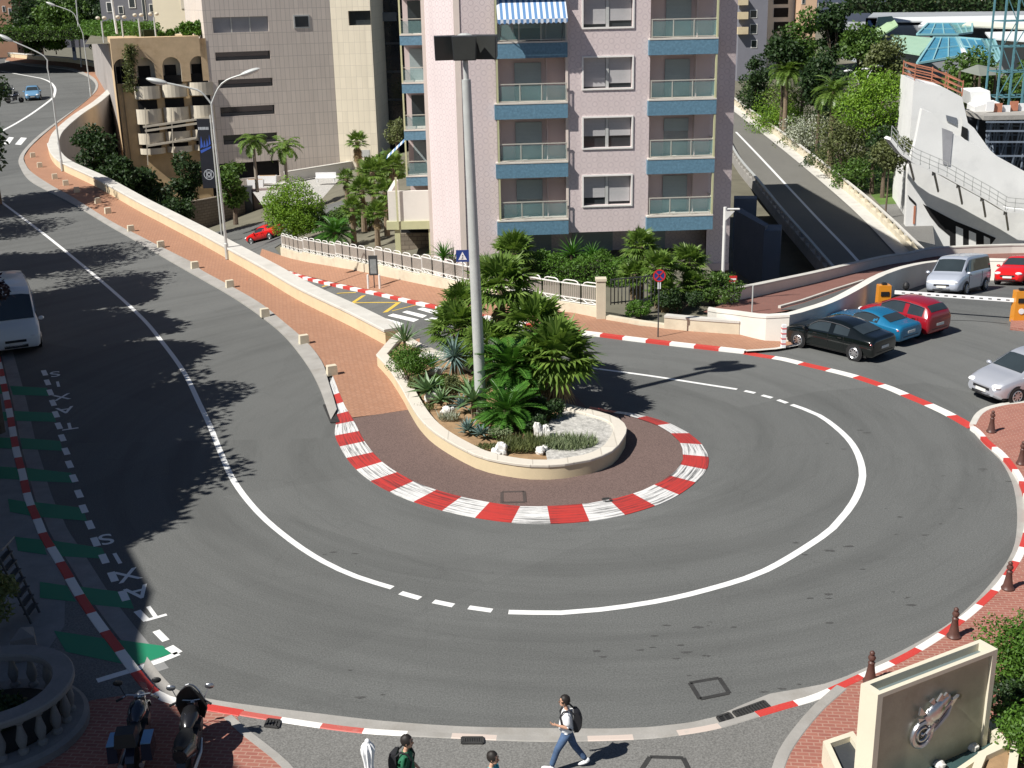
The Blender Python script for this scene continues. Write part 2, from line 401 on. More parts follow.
K_RED = rumble('kerb_red', (.47, .04, .032), (.08, .03, .03), .85); K_WHITE = rumble('kerb_white', (.70, .69, .67), (.06, .06, .06), .95)
CREAM = mat('cream_render', (.63, .52, .34), .85, .10, .8, .08, dirt=(.44, .34, .22), dirtamt=.6); COPE = mat('pale_coping', (.58, .56, .51), .8, .1, 1.0, .1, dirt=(.4, .37, .32), dirtamt=.5)
WHITEWALL = mat('white_render', (.70, .67, .61), .75, .05, .7, dirt=(.55, .52, .45), dirtamt=.4); STONEW = mat('pale_stone', (.64, .575, .44), .85, .12, .9, .1, dirt=(.4, .34, .25), dirtamt=.55)
GREYWALL = mat('plain_retaining', (.50, .45, .40), .9, .1, .5, dirt=(.3, .27, .24), dirtamt=.5)
RUBBLE = bricks('rubble_wall', (.27, .23, .18), (.2, .17, .135), (.12, .1, .08), .55, .28, .03, .95)
SOIL = mat('soil', (.34, .22, .12), .95, .2, 3, .4); GRAVEL = mat('white_gravel', (.50, .485, .45), .9, .4, 7, .6, fine=16); ROCK = mat('white_rock', (.72, .70, .66), .85, .15, 3, .4, dirt=(.35, .33, .28), dirtamt=.6)
GRASSM = mat('lawn', (.10, .17, .035), .9, .3, 1.2, .3); EARTH = mat('earth', (.16, .15, .11), .95, .25, .3)
PINKT = rings('pink_ring_tiles', (.70, .60, .585), (.45, .37, .385), .60); PINKPLAIN = mat('pink_plaster', (.62, .51, .49), .8, .06, .8); TRIMP = mat('pale_trim', (.72, .62, .55), .7, .05)
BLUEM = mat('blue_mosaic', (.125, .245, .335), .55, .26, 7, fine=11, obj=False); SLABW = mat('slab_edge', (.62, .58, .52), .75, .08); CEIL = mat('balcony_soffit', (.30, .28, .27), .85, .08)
OLIVE = mat('olive_metal', (.50, .50, .30), .5, .08); RAILM = mat('rail_metal', (.55, .53, .46), .45, .08, metal=.2); TEAL = glassy('teal_glass', (.20, .36, .36), .08, .24); WFRAME = mat('white_frame', (.80, .78, .74), .5, .04)
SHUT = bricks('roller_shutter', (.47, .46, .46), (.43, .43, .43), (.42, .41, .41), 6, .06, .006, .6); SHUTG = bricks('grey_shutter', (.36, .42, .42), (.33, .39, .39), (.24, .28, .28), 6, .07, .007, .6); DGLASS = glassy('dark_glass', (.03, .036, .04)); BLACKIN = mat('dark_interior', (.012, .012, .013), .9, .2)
AWN = stripes('awning_stripes', (.10, .22, .42), (.62, .66, .72), .30)
OFFT = grid_tiles('office_tiles', (.68, .60, .53), (.40, .355, .32), .5, 1.25, .02); OFFSUN = grid_tiles('office_sunlit_tiles', (.78, .70, .55), (.6, .53, .42), .62, 1.25, .02)  # end-wall tiles are a lighter copy, with the sun put into their colour
OCHRE = mat('ochre_stone', (.58, .43, .265), .85, .14, 1.0, .15, dirt=(.34, .22, .11), dirtamt=.5); OCHD = mat('yellow_render', (.56, .41, .23), .85, .16, .8, dirt=(.3, .23, .15), dirtamt=.5); PALEB = mat('pale_balcony', (.62, .56, .45), .8, .1, 1)
METAL = mat('galvanised', (.52, .53, .51), .5, .1, 3, metal=.15); DMETAL = mat('dark_metal', (.07, .075, .08), .5, .15, 3, metal=.3); WMETAL = mat('white_metal', (.74, .73, .70), .5, .06); LAMPG = mat('lamp_lens', (.75, .76, .74), .3, .04); FLOODF = mat('flood_face', (.055, .058, .055), .35, .15)
RUST = mat('bollard_iron', (.10, .048, .038), .45, .2, 6); GRATE = mat('cast_iron', (.045, .044, .042), .6, .25, 5)
TYRE = mat('tyre', (.018, .018, .019), .85, .2, 8); RIM = mat('alloy', (.55, .56, .57), .3, .06, 5, metal=.8); CGLASS = glassy('car_glass', (.03, .04, .045), .03, 1, .8); HEADL = glassy('headlamp', (.75, .78, .8), .1); TAILL = paint('tail_lamp', (.45, .02, .015)); PLATE = mat('plate', (.7, .7, .66), .5, .05); BLACKP = mat('black_trim', (.02, .02, .021), .5, .2); CHROME = mat('chrome', (.45, .46, .48), .3, .1, 4, metal=.9)
BARK = mat('bark', (.14, .105, .075), .95, .3, 4, .5); PBARK = mat('palm_bark', (.22, .165, .11), .95, .3, 6, .6)
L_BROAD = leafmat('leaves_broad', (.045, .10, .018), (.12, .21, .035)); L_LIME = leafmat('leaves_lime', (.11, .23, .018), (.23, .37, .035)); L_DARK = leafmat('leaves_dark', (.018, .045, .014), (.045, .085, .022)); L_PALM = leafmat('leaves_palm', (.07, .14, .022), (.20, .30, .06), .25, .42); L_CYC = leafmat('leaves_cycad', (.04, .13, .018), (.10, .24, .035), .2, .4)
L_BLUE = leafmat('leaves_blue', (.12, .20, .19), (.22, .31, .28), .12, .5); L_AGAVE = leafmat('leaves_agave', (.11, .20, .08), (.22, .33, .16), .12, .45); L_DRY = leafmat('leaves_dry', (.25, .18, .09), (.35, .26, .14), .1, .8); L_HEDGE = leafmat('leaves_hedge', (.05, .12, .014), (.12, .24, .03)); L_SAGE = leafmat('leaves_sage', (.15, .20, .10), (.24, .28, .15), .15, .7); L_OLIVE = leafmat('leaves_olive', (.09, .11, .04), (.19, .22, .08)); L_SILV = leafmat('leaves_silver', (.30, .33, .24), (.5, .52, .42), .15)
ORANGE = paint('orange_cabinet', (.70, .27, .02), .4); SKIN = mat('skin', (.52, .30, .20), .55, .06, 8); HAIR = mat('dark_hair', (.018, .014, .012), .6, .2, 20); DENIM = mat('denim', (.07, .12, .22), .85, .25, 9, .2); WSHIRT = mat('white_shirt', (.82, .82, .82), .8, .03, 4); GSHIRT = mat('green_shirt', (.02, .14, .07), .8, .12, 5); TSHIRT = mat('teal_shirt', (.05, .36, .42), .8, .1, 5); BAGM = mat('black_bag', (.018, .018, .021), .7, .2, 6)
MONST = mat('monument_stone', (.66, .61, .48), .75, .06, .9, .05, dirt=(.5, .46, .35), dirtamt=.4); MONPANEL = mat('monument_panel', (.36, .345, .255), .38, .14, 1.1, .05, dirt=(.18, .17, .11), dirtamt=.5); WATERM = glassy('basin_water', (.05, .09, .09), .08)
CONCW = mat('white_concrete', (.82, .82, .80), .85, .07, .3, .1, dirt=(.5, .5, .5), dirtamt=.5); SCAF = mat('scaffold_teal', (.10, .24, .28), .5, .15); ORBAR = mat('orange_barrier', (.50, .20, .12), .6, .15); GREENROOF = bricks('green_roof', (.38, .56, .42), (.34, .52, .39), (.24, .4, .3), 40, .8, .06, .5, 1.2); BLUEGL = glassy('blue_roof_glass', (.05, .22, .34), .45, 1, .15)
STOREY = {}
# ================================================================== GROUND, ROADS, KERBS
def z3(p, z): return V((p.x, p.y, z))
def Gs(lst, hf, dz=0.0): return [G(a, b, (lambda x, y: hf(x, y) + dz)) for a, b in lst]
def hr(x, y):
    return hl(x, y) if x < 6 else hp(x, y) * sstep(6, 13, x)
# far, low ground
mb = MB(); mb.face([(-700, 60, -13), (900, 60, -13), (900, 2500, -13), (-700, 2500, -13)]); struct(mb.build('ground', EARTH))
mb = MB(); mb.face([(-200, -60, -3), (200, -60, -3), (200, 60.5, -13), (-200, 60.5, -13)]); struct(mb.build('slope_ground', EARTH))
# the wall between the two legs of the hairpin (base on the pavement side), near -> far
W_near = Gs([(386, 347), (350, 327.5), (300, 302.5), (262.5, 280), (227.5, 260), (200, 244.5), (168, 227.4), (136.7, 210.8), (97.7, 188.4), (63.5, 171.8), (52.5, 162), (48.7, 152)], hu)
W_far = Gs([(48.6, 142), (54, 130.5), (72.5, 114.5), (95, 99.5), (111.5, 83.5)], hu, .85) + Gs([(111.5, 79), (106, 72.5), (97, 68.5), (88, 66), (70, 63), (40, 60.5), (8, 57.5)], hu)
WALL = catmull([V((p.x, p.y, 0)) for p in W_near + W_far], 1.0)
W0 = WALL[0]
WTOP = [p for p in WALL if p.y < 400]
wmid = offset(WALL, .4)
# carriageway of the upper leg and the hairpin, as one sheet each side of the wall line
sheet('upper_road', [V((-95, 10, 0)), V((W0.x, 10, 0))] + wmid + [V((-95, wmid[-1].y, 0))], hu, 0, 3, A_ROAD)
fence_line = Gs([(724, 336), (640, 328), (599, 320), (553, 312), (527, 307.5), (456, 292.5), (400, 281), (350, 270), (327, 266), (282, 257)], hr)
PAR_PX = [(725, 304), (754, 297), (787, 289.5), (817, 282.5), (855, 272.8), (890, 264.5), (925, 258), (960, 255), (1000, 253.5), (1024, 253), (1075, 253)]
PARAPET = catmull([V((p.x, p.y, 0)) for p in Gs(PAR_PX, hr, .2)], .8)
wl = [p for p in wmid if p.y < 100]
sheet('hairpin_road', [V((W0.x, 10, 0)), V((75, 10, 0)), V((75, PARAPET[-1].y, 0))] + PARAPET[::-1] + fence_line + [V((-19, 96, 0)), V((-14, 112, 0)), V((-30, 116, 0))] + wl[::-1], hr, 0.001, 1.5, A_ROAD)
sheet('garden_ground', [V((-60, 46, 0)), V((11, 46, 0)), V((11, 100, 0)), V((14, 140, 0)), V((-60, 140, 0))], hl, -.06, 2, EARTH)
mb = MB(); mb.face([(13, 72, -9), (200, 72, -9), (200, 420, -9), (13, 420, -9)]); struct(mb.build('park_ground', EARTH))
# ---- two-edge strips (kerbs with a painted top)
def two_edge(name, A, B, za, zb, hf, mats, n, per=None, smooth=.5):
    """strip between polylines A and B; mats cycle every `per` samples"""
    A = resample(catmull([V((p.x, p.y, 0)) for p in A], smooth), n=n); Bd = resample(catmull([V((p.x, p.y, 0)) for p in B], smooth), n=n * 6); B = []; j = 0; mb = MB()
    for i, p in enumerate(A):
        j = min(range(j, min(len(Bd), j + 90)), key=lambda k: (Bd[k] - p).length) if 0 < i < n else (0 if i == 0 else len(Bd) - 1)
        B.append(Bd[j])
    ia = [mb.add((p.x, p.y, hf(p.x, p.y) + za)) for p in A]; ib = [mb.add((p.x, p.y, hf(p.x, p.y) + zb)) for p in B]
    il = [mb.add((p.x, p.y, hf(p.x, p.y) - .05)) for p in A]
    for i in range(n):
        m = (i // per) % len(mats) if per else 0
        mb.idx((ia[i], ia[i + 1], ib[i + 1], ib[i]), m); mb.idx((il[i], il[i + 1], ia[i + 1], ia[i]), m)
    o = struct(mb.build(name, mats)); me = o.data; k = me.uv_layers.new(name='Kerb').data
    d = [0]
    for a, b in zip(A, A[1:]): d.append(d[-1] + (b - a).length)
    pos = {}
    for i in range(n + 1): pos[ia[i]] = (d[i], 0); pos[ib[i]] = (d[i], 1); pos[il[i]] = (d[i], 0)
    for l in me.loops: k[l.index].uv = pos[l.vertex_index]
    return o
RO = [(328, 387), (333.5, 400), (337, 411), (336, 424), (334.8, 434.8), (339, 445), (347, 458.8), (359.8, 473), (381.7, 488), (409, 500.5), (443.4, 511), (479, 518.7), (520, 523.6), (557, 524), (598, 520.5), (630, 514), (661, 504), (682.6, 492.7), (698.7, 480), (708, 467), (707.5, 454), (701.5, 444.3), (688, 433), (672, 424.7), (650, 417.5), (632, 413.5), (612, 411), (590, 407)]
RI = [(333, 378), (340, 396), (346, 410), (352.5, 420), (358, 431), (363, 441), (370, 450.8), (381.7, 463.8), (401, 476.9), (424, 488), (452.8, 497), (484.8, 504), (521, 508.8), (554.8, 508.3), (588, 506), (617, 500.6), (642.8, 492.7), (662, 483.4), (676, 472.7), (683, 461.5), (682.5, 452), (679.5, 443.7), (669.7, 434.5), (657.9, 427.5), (637.5, 420.5), (624, 416.5), (606, 414), (588, 411)]
two_edge('inner_kerb', [P(*p) for p in RO], [P(*p) for p in RI], .02, .085, hz, [K_WHITE, K_RED], 28 * 5, 5)
# concrete kerb of the upper leg
KO = [(5, 62.5), (32, 66.3), (65, 69.3), (81, 74), (92, 80), (95.5, 88), (86, 101), (46, 130), (27, 147), (19, 159), (20.5, 168), (29.3, 180.5), (50.8, 193), (72, 204), (109.4, 226.4), (136.7, 242), (183.6, 269.4), (200, 278.8), (232.5, 297.5), (265, 320), (287.5, 340), (308.8, 368), (321, 392), (325, 404), (331, 421)]
KI = [(5, 61), (32, 64.5), (65, 67.5), (82.5, 72.5), (94.5, 79), (98, 88), (88, 100), (49, 131), (31, 147.5), (24, 158), (26, 166), (32.5, 174), (52.7, 187.4), (72, 198), (109.4, 221.6), (140.6, 238), (195, 265.5), (200, 271), (230, 287.5), (260, 305), (285, 325), (307.5, 345), (322.5, 365), (328.5, 384), (333, 398), (337, 412)]
two_edge('footway_kerb', Gs(KO, hu), Gs(KI, hu), .06, .12, hu, [CONC], 220)
# brick footway beside the wall, brown resin round the planter
bk = Gs(KI[:23], hu) + Gs([(333, 378), (340, 396), (346, 410), (352, 419.5), (380, 416), (412, 411), (420, 405), (415, 380), (420, 340)], hu) + WALL[0:1]
sheet('footway_paving', bk + WALL[1:], hu, .075, 2, BRICK)
sheet('planter_apron', [P(*p) for p in RI[3:]] + [P(*p) for p in ((560, 380), (440, 375), (412, 411))], hz, .07, 2, A_BROWN)
# white lines
def line(name, pxs, w, hf, m=WHITE_L, dz=.008, step=.5):
    pts = catmull([V((p.x, p.y, 0)) for p in Gs(pxs, hf)], step); a = offset(pts, -w / 2); b = offset(pts, w / 2); mb = MB()
    ia = [mb.add((p.x, p.y, hf(p.x, p.y) + dz)) for p in a]; ib = [mb.add((p.x, p.y, hf(p.x, p.y) + dz)) for p in b]
    for i in range(len(pts) - 1): mb.idx((ia[i], ib[i], ib[i + 1], ia[i + 1]))
    return struct(mb.build(name, m))
CL = [(0, 201), (50, 238.8), (100, 280), (140, 316), (162.5, 342.5), (183.8, 372), (200, 405), (210, 426), (220, 451), (234.4, 482), (259, 513.3), (291.4, 541), (324, 562), (356.6, 576.8), (392.4, 588)]
line('centre_line', [(-60, 160), (-25, 182)] + CL, .19, hu)
for a in ([(400.5, 593), (420, 598.6)], [(433.5, 601.6), (453.5, 605.7)], [(468.7, 607.6), (492, 610.9)], [(744.7, 391), (755, 393.2)], [(762, 395.4), (772, 398)], [(778, 400), (787, 403.2)]): line('centre_dash', a, .2, hz)
line('centre_line', [(508.5, 612.3), (561, 613), (600, 609.8), (654, 602), (707.7, 589.7), (765.6, 570.5), (821.5, 537), (839, 521), (853, 503), (861.3, 484), (862, 468), (855.5, 449.4), (842.5, 433.2), (819, 415.5), (791.7, 404.8)], .22, hz)
line('centre_line', [(737, 389.4), (705.3, 384.5), (649, 375.8), (583.4, 367), (540, 361), (480, 352)], .17, hr)
line('upper_road_line', [(0, 71), (34, 77), (43, 79), (50.5, 82.5), (54.8, 88), (54.5, 94), (51, 99.5), (32, 113.5), (15, 124), (0, 132)], .3, hu)
def quad(name, pxs, hf, m, dz=.008): return px_sheet(name, pxs, hf, dz, 2.0, m)
for q in ([(3, 144), (9, 144.5), (14, 137.5), (9, 137)], [(15, 144.5), (21, 145), (27, 138), (21, 137.5)]): quad('crossing_bar', q, hu, WHITE_L)
for q in ([(377, 319), (381, 317.2), (404, 323.5), (401, 325.6)], [(387.5, 315.8), (393, 313.8), (419, 319.6), (413.5, 322)], [(402, 312.3), (407, 310.8), (427, 315.6), (422.5, 318)], [(417, 309.2), (422.5, 307.8), (448, 313.6), (441, 316.2)], [(424, 319.6), (432, 317.6), (438, 318.6), (430, 321)]): quad('crossing_bar', q, hr, WHITE_L)
for a, w in (([(352.5, 303), (363.8, 295.5)], .3), ([(385, 312.5), (398.8, 302.5)], .3), ([(352, 303), (372, 302.6), (398, 302.6)], .12), ([(337, 293.5), (356, 292.5)], .12), ([(392, 311), (418, 304.5)], .12), ([(322, 287), (332, 283.5)], .25)): line('yellow_hatching', a, w, hr, YELLOW_L)
# ---- far kerb of the lower leg, raised and painted, then flush across the car park mouth
def kerb(name, pts, w, h, seg, mats, hf, lat=0.0, sub=3, face=True):
    pts = [V((p.x, p.y, 0)) for p in pts]; n = max(1, round(plen(pts) / seg)) * sub; pts = resample(pts, n=n)
    pts = [V((p.x, p.y, hf(p.x, p.y))) for p in pts]; mb = MB()
    mb.path(pts, [(lat - w / 2, -.08), (lat - w / 2, h - .015), (lat - w / 2 + .02, h), (lat + w / 2, h), (lat + w / 2, -.08)], mf=lambda i, j: (i // sub) % len(mats))
    o = struct(mb.build(name, mats)); me = o.data; k = me.uv_layers.new(name='Kerb').data
    for i, l in enumerate(me.loops):
        c = me.vertices[l.vertex_index].co; k[i].uv = (c.x * .7 + c.y * .7, c.x - c.y)
    return o
FK = Gs([(258, 264), (275, 269), (300, 277), (340, 286.5), (380, 295), (410, 302), (440, 308.5), (500, 321), (555, 331), (600, 336), (633, 340.3), (670, 344.7), (719.4, 350.2), (745, 353)], hr)
K_RED2 = roadpaint('kerb_red_plain', (.52, .045, .035), .4, (.4, .35, .3)); K_WH2 = roadpaint('kerb_white_plain', (.78, .76, .72), .3, (.45, .43, .38)); K_FRED = roadpaint('kerb_worn_red', (.48, .10, .08), .8, (.42, .36, .3)); K_FADE = roadpaint('kerb_faded', (.56, .47, .41), .9, (.44, .42, .37))
kerb('far_kerb', catmull(FK, .5), .34, .12, 1.1, [K_RED2, K_WH2], hr)
FK2 = Gs([(745, 353), (764, 356.3), (781.5, 358.8), (803, 364), (820, 368), (842.5, 373.3), (858, 377.5), (876, 383.5), (892, 389), (910, 397), (926, 403.5), (943, 411.3), (957, 418.6), (973, 428)], hr)
kerb('entrance_strip', catmull(FK2, .5), .42, .022, 1.25, [K_RED2, K_WH2], hr)
fp = Gs([(258, 263), (300, 276), (340, 285.5), (380, 294), (410, 301), (440, 307.5), (500, 320), (555, 330), (600, 335.2), (670, 343.8), (719.4, 349.3), (750, 352.5), (775, 350.5), (800, 346), (815, 342)], hr) + Gs([(800, 335), (752, 336), (724, 336), (640, 328), (599, 320), (553, 312), (527, 307.5), (456, 292.5), (400, 281), (350, 270), (327, 266), (282, 257), (262, 250)], hr)
sheet('lower_footway', fp, hr, .11, 1.5, BRICK)
line('footway_edge', [(745, 353.4), (775, 351.3), (800, 346.6), (818, 342)], .22, hr, COPE, .125)
# outer kerb right and bottom, with its gutter
OK1 = [(973, 426.5), (979, 431), (988, 441.5), (1000, 450.7), (1010.5, 462.4), (1019.6, 475.4), (1026, 490), (1029, 508), (1028, 528), (1022, 550), (1014, 565), (999.6, 585.5), (985, 600), (968.5, 614.5), (943.7, 633), (921, 647.7), (896, 661.3), (865, 674.6), (836, 688.2), (815, 697.3), (782, 706.5), (757, 714)]
OK2 = [(757, 714), (716, 726.3), (678.7, 732.5), (654, 735.7), (616.6, 737.5), (540, 738.8), (454, 735.5), (397, 732.8), (356, 729.9), (315, 724.5), (282, 719.5), (241, 712.8)]
OK3 = [(241, 712.8), (210, 707.5), (176.7, 702), (162, 697), (151, 690.5), (140, 677.6), (129.4, 663.6), (116.5, 646.5), (103.7, 630), (88.2, 608.3), (76.4, 590), (65.5, 571), (51.5, 548), (43.7, 535.6), (37.5, 520), (31, 506), (26, 490), (22.6, 474.7), (20.3, 466), (15.6, 447.5), (11.7, 425.6), (7.8, 403.7), (3, 382), (-6, 345), (-20, 300), (-50, 240)]
kerb('outer_kerb', catmull([P(a, b, .13) for a, b in OK1], .4), .2, .13, .95, [K_WH2, K_RED2], hz)
kerb('outer_kerb', catmull([P(a, b, .13) for a, b in OK2], .4), .17, .13, .95, [CONC, K_FADE, CONC, K_FADE, CONC, CONC, K_FADE, CONC, K_WH2, K_FRED, K_WH2, K_FRED], hz)
kerb('outer_kerb', catmull([P(a, b, .13) for a, b in OK3], .4), .24, .13, 1.12, [K_RED2, K_WH2], hz)
kerb('gutter_strip', catmull([P(a, b, 0) for a, b in OK3[5:]], .4), .5, .004, 2, [PAVE], hz, lat=.42)
GU1 = [(972, 431), (984, 445), (1000, 460), (1011, 480), (1016, 500), (1017, 525), (1012, 552), (992, 582), (958, 617), (915, 644), (868, 667), (823.6, 684.5), (770, 694), (740, 706), (716, 717), (690, 723), (650, 727.5), (610, 729), (549, 728.5), (462, 726.8), (380, 721), (320, 714), (270, 708), (225, 702), (190, 696), (173, 688), (160, 674), (147, 657)]
GU2 = [(a, b) for a, b in OK1 + OK2[1:] + OK3[1:6]]
two_edge('gutter', [P(*p) for p in GU1], [P(a, b, .0) for a, b in GU2], .012, .014, hz, [CONC], 160)
kp = [P(a, b, .13) for a, b in OK1 + OK2[1:] + OK3[1:]]
kpw = offset(catmull([V((p.x, p.y, 0)) for p in kp], .5), .05)
right = [p for p in kpw]
sheet('bottom_footway', [V((p.x, p.y, 0)) for p in kp[17:44]] + [V((-11, 26, 0)), V((-11, 12, 0)), V((14, 12, 0))], hz, .115, 2, A_PATH)
br = [P(a, b, .13) for a, b in [(973, 424), (979, 431), (988, 441.5), (1000, 450.7), (1010.5, 462.4), (1019.6, 475.4), (1026, 490), (1029, 508), (1028, 528), (1022, 550), (1014, 565), (999.6, 585.5), (985, 600), (968.5, 614.5), (943.7, 633), (921, 647.7), (896, 661.3), (865, 674.6), (842, 687)]]
edge = [P(a, b, .13) for a, b in [(842, 687), (820, 706), (800, 729), (785, 751), (776, 775), (766, 810)]]
isl = [P(a, b, .13) for a, b in [(1060, 400), (1024, 401.5), (1005, 403.5), (990, 407), (979, 413.5), (973, 424)]]
sheet('right_footway', br + edge[1:] + [V((13, 12, 0)), V((60, 12, 0)), V((60, 45, 0))] + isl[:-1], hz, .122, 2, BRICK_R)
kerb('footway_edging', catmull([P(a, b, .13) for a, b in [(842, 687), (820, 706), (800, 729), (785, 751), (776, 775), (766, 810)]], .4), .24, .135, 1, [CONC], hz)
kerb('island_kerb', catmull(isl, .4), .22, .13, 1, [COPE], hz)
lb = [P(a, b, .13) for a, b in [(150, 691), (163, 698), (180, 703), (210, 709), (236, 714), (243, 730), (262.6, 745), (290.5, 770), (305, 800), (60, 860), (20, 780), (90, 700)]]
sheet('left_brick_paving', lb, hz, .120, 2, BRICK_R)
kerb('footway_edging', catmull([P(a, b, .13) for a, b in [(228, 716), (243, 730), (262.6, 745), (290.5, 769), (305, 795)]], .4), .2, .13, 1, [CONC], hz)
# pavement on the left with the taxi rank stripes
lp = [P(a, b, .13) for a, b in OK3[2:]] + [V((-60, 75, 0)), V((-60, 14, 0)), V((-8, 14, 0))]
sheet('left_footway', lp, hz, .112, 3, PAVE)
for i, q in enumerate([[(10, 386), (47, 388), (49, 396), (13, 395)], [(14, 411), (54, 413), (56, 422), (16, 421)], [(20, 438), (60, 441), (63, 451), (22, 449)], [(26, 468), (71, 473), (75, 483), (29, 481)], [(33, 502), (83, 508), (87, 521), (38, 517)], [(48, 540), (102, 548), (107, 559), (54, 556)], [(74, 586), (128, 593), (134, 609), (84, 604)], [(118, 640), (163, 646), (171, 654), (131, 667)]]): quad('green_band', q, hz, GREEN_L, .006)
for q in [[(-30, 384), (2, 385), (4, 394), (-30, 393)], [(-30, 411), (7, 412), (9, 421), (-30, 420)], [(-20, 437), (12, 438), (14, 449), (-20, 447)], [(-10, 466), (19, 468), (22, 480), (-10, 478)], [(8, 499), (26, 502), (31, 516), (10, 512)], [(15, 537), (42, 540), (47, 555), (18, 551)], [(40, 582), (67, 586), (76, 602), (40, 598)], [(54, 631), (106, 639), (122, 664), (66, 652)]]: quad('green_band', q, lambda x, y: .112, GREEN_L, .008)
DASH = [(44.5, 373), (47.5, 382.5), (50.3, 392.5), (53, 403), (56, 414.5), (58.8, 426), (62.3, 438), (66, 451.5), (69.5, 464.5), (73.8, 478.5), (79, 494), (83.7, 509), (90, 525), (95.5, 542), (104, 559), (113, 577), (124, 596)]
for x, y in DASH:
    k = 1 + (y - 373) / 260; line('rank_dash', [(x - 1.2 * k, y - 2.6 * k), (x + 1.2 * k, y + 2.6 * k)], .2, hz)
line('rank_dash', [(137, 611), (147, 621)], .18, hz); line('rank_dash', [(156, 631), (166, 641)], .18, hz)
line('rank_corner', [(169, 647), (178.5, 653.5)], .22, hz); line('rank_corner', [(178.5, 653.5), (160, 661), (138, 668.5)], .2, hz); line('rank_corner', [(130, 671), (97, 681)], .2, lambda x, y: .112)
# TAXIS lettering painted along the rank
def letter(ch, px, py, ang, size, sx=1.0):
    cu = bpy.data.curves.new('taxi_letter', 'FONT'); cu.body = ch; cu.size = size; cu.align_x = 'CENTER'; cu.align_y = 'CENTER'; cu.fill_mode = 'FRONT'; cu.offset = .012
    o = bpy.data.objects.new('t', cu); COL.objects.link(o); bpy.context.view_layer.update()
    me = bpy.data.meshes.new_from_object(o.evaluated_get(bpy.context.evaluated_depsgraph_get())); COL.objects.unlink(o); bpy.data.objects.remove(o)
    p = P(px, py, 0); r = bpy.data.objects.new('taxi_letter', me); COL.objects.link(r); r.location = (p.x, p.y, .010); r.rotation_euler = (0, 0, ang); r.scale = (sx, 1, 1)
    me.materials.clear(); me.materials.append(WHITE_L); struct(r)
def road_dir(a, b):
    p, q = P(*a), P(*b); return math.atan2(q.y - p.y, q.x - p.x)
a1 = road_dir((69, 426), (55, 374))
for ch, x, y in (('T', 69.5, 426), ('A', 65, 410), ('X', 61.5, 397), ('I', 58, 384), ('S', 55, 374)): letter(ch, x, y, a1 + math.pi / 2, 1.1, .85)
for ch, x, y, q in (('T', 152, 612, (139, 594)), ('A', 138, 592, (127, 574)), ('X', 127, 575, (115, 556)), ('I', 117, 558, (107, 541)), ('S', 106, 539, (97, 522))): letter(ch, x, y, road_dir((x, y), q) + math.pi / 2, 1.05, .85)
# manholes, gullies, cover plates
def flat(name, pxs, m, dz, frame=None, hf=hz):
    o = px_sheet(name, pxs, hf, dz, 2, m)
    return o
def grate(pxs, bars, z0=.034, label=''):
    q = [P(a, b, z0) for a, b in pxs]; t = thing('drain_grate', label, 'drain', ((q[0] + q[2]) / 2))
    mb = MB()
    for a, b in ((0, 1), (1, 2), (2, 3), (3, 0)): mb.beam(q[a], q[b], .05, .03)
    mb.build('frame', GRATE, t, world=True); mb = MB()
    for i in range(1, bars):
        k = i / bars; mb.beam(q[0].lerp(q[1], k), q[3].lerp(q[2], k), .035, .02)
    mb.build('bars', GRATE, t, world=True); mb = MB(); mb.face([p - V((0, 0, .006)) for p in q]); mb.build('pit', BLACKIN, t, world=True)
    return t
grate([(733, 712), (764, 701), (771, 708), (740, 719)], 11, label='long slotted cast iron drain in the gutter beside the red and white kerb')
grate([(717, 717), (729, 713), (734, 720), (722, 724)], 2, label='small dark gully cover at the left end of the slotted drain')
grate([(323.5, 405), (331, 404.5), (339, 422), (331, 422.5)], 7, label='dark gully grate where the concrete kerb meets the red and white kerb')
grate([(462, 737.5), (483, 737.5), (483, 743), (462, 743)], 9, .14, label='bluish drain grate behind the kerb near the walkers')
grate([(268, 719), (280, 720.5), (278, 727.5), (265, 726)], 4, .14, label='square gully cover behind the kerb beside the motorcycles')
def plate(name, pxs, z, label, m1, m2):
    q = [P(a, b, z) for a, b in pxs]; t = thing(name, label, 'cover', (sum(q, V()) / 4)); mb = MB()
    for a, b in ((0, 1), (1, 2), (2, 3), (3, 0)): mb.beam(q[a], q[b], .1, .012)
    mb.build('frame', m2, t, world=True); mb = MB(); mb.face([p + V((0, 0, .002)) for p in q]); mb.build('lid', m1, t, world=True)
plate('manhole_cover', [(690, 683), (719, 678), (729, 693), (700, 699)], .008, 'square manhole cover with dark frame in the open road', A_LOW, GRATE)
plate('manhole_cover', [(502, 492), (524, 491.5), (525, 502), (502, 502.5)], .076, 'brown square cover plate in the apron below the planter', A_BROWN, mat('cover_rim', (.075, .058, .052), .8))
plate('manhole_cover', [(650, 757), (683, 758), (690, 772), (640, 772)], .122, 'square cover plate in the grey pavement at the bottom edge', A_PATH, GRATE)
plate('manhole_cover', [(603, 498.5), (609, 498), (612, 501), (605, 501.5)], .078, 'tiny dark cover beside the inner kerb', GRATE, GRATE)
# oil spots and patches on the carriageway
q = random.Random(3); A_OIL = asphalt('oily_asphalt', (.07, .07, .068))
for cx, cy, w, n in ((640, 655, 70, 9), (860, 610, 60, 8), (830, 560, 60, 6), (350, 560, 30, 4), (700, 640, 60, 6), (980, 470, 40, 5), (780, 690, 20, 4), (400, 680, 60, 3), (840, 440, 40, 4), (920, 520, 60, 6)):
    for i in range(n):
        p = P(cx + q.uniform(-w, w), cy + q.uniform(-w * .3, w * .3)); r = q.uniform(.02, .075); mb = MB(); a0 = q.uniform(0, 6)
        mb.face([(p.x + math.cos(a0 + k) * 0 + math.cos(2 * math.pi * k / 9) * r * q.uniform(1.0, 3.2), p.y + math.sin(2 * math.pi * k / 9) * r * q.uniform(.5, 1.1), .006) for k in range(9)]); struct(mb.build('oil_spot', A_OIL))
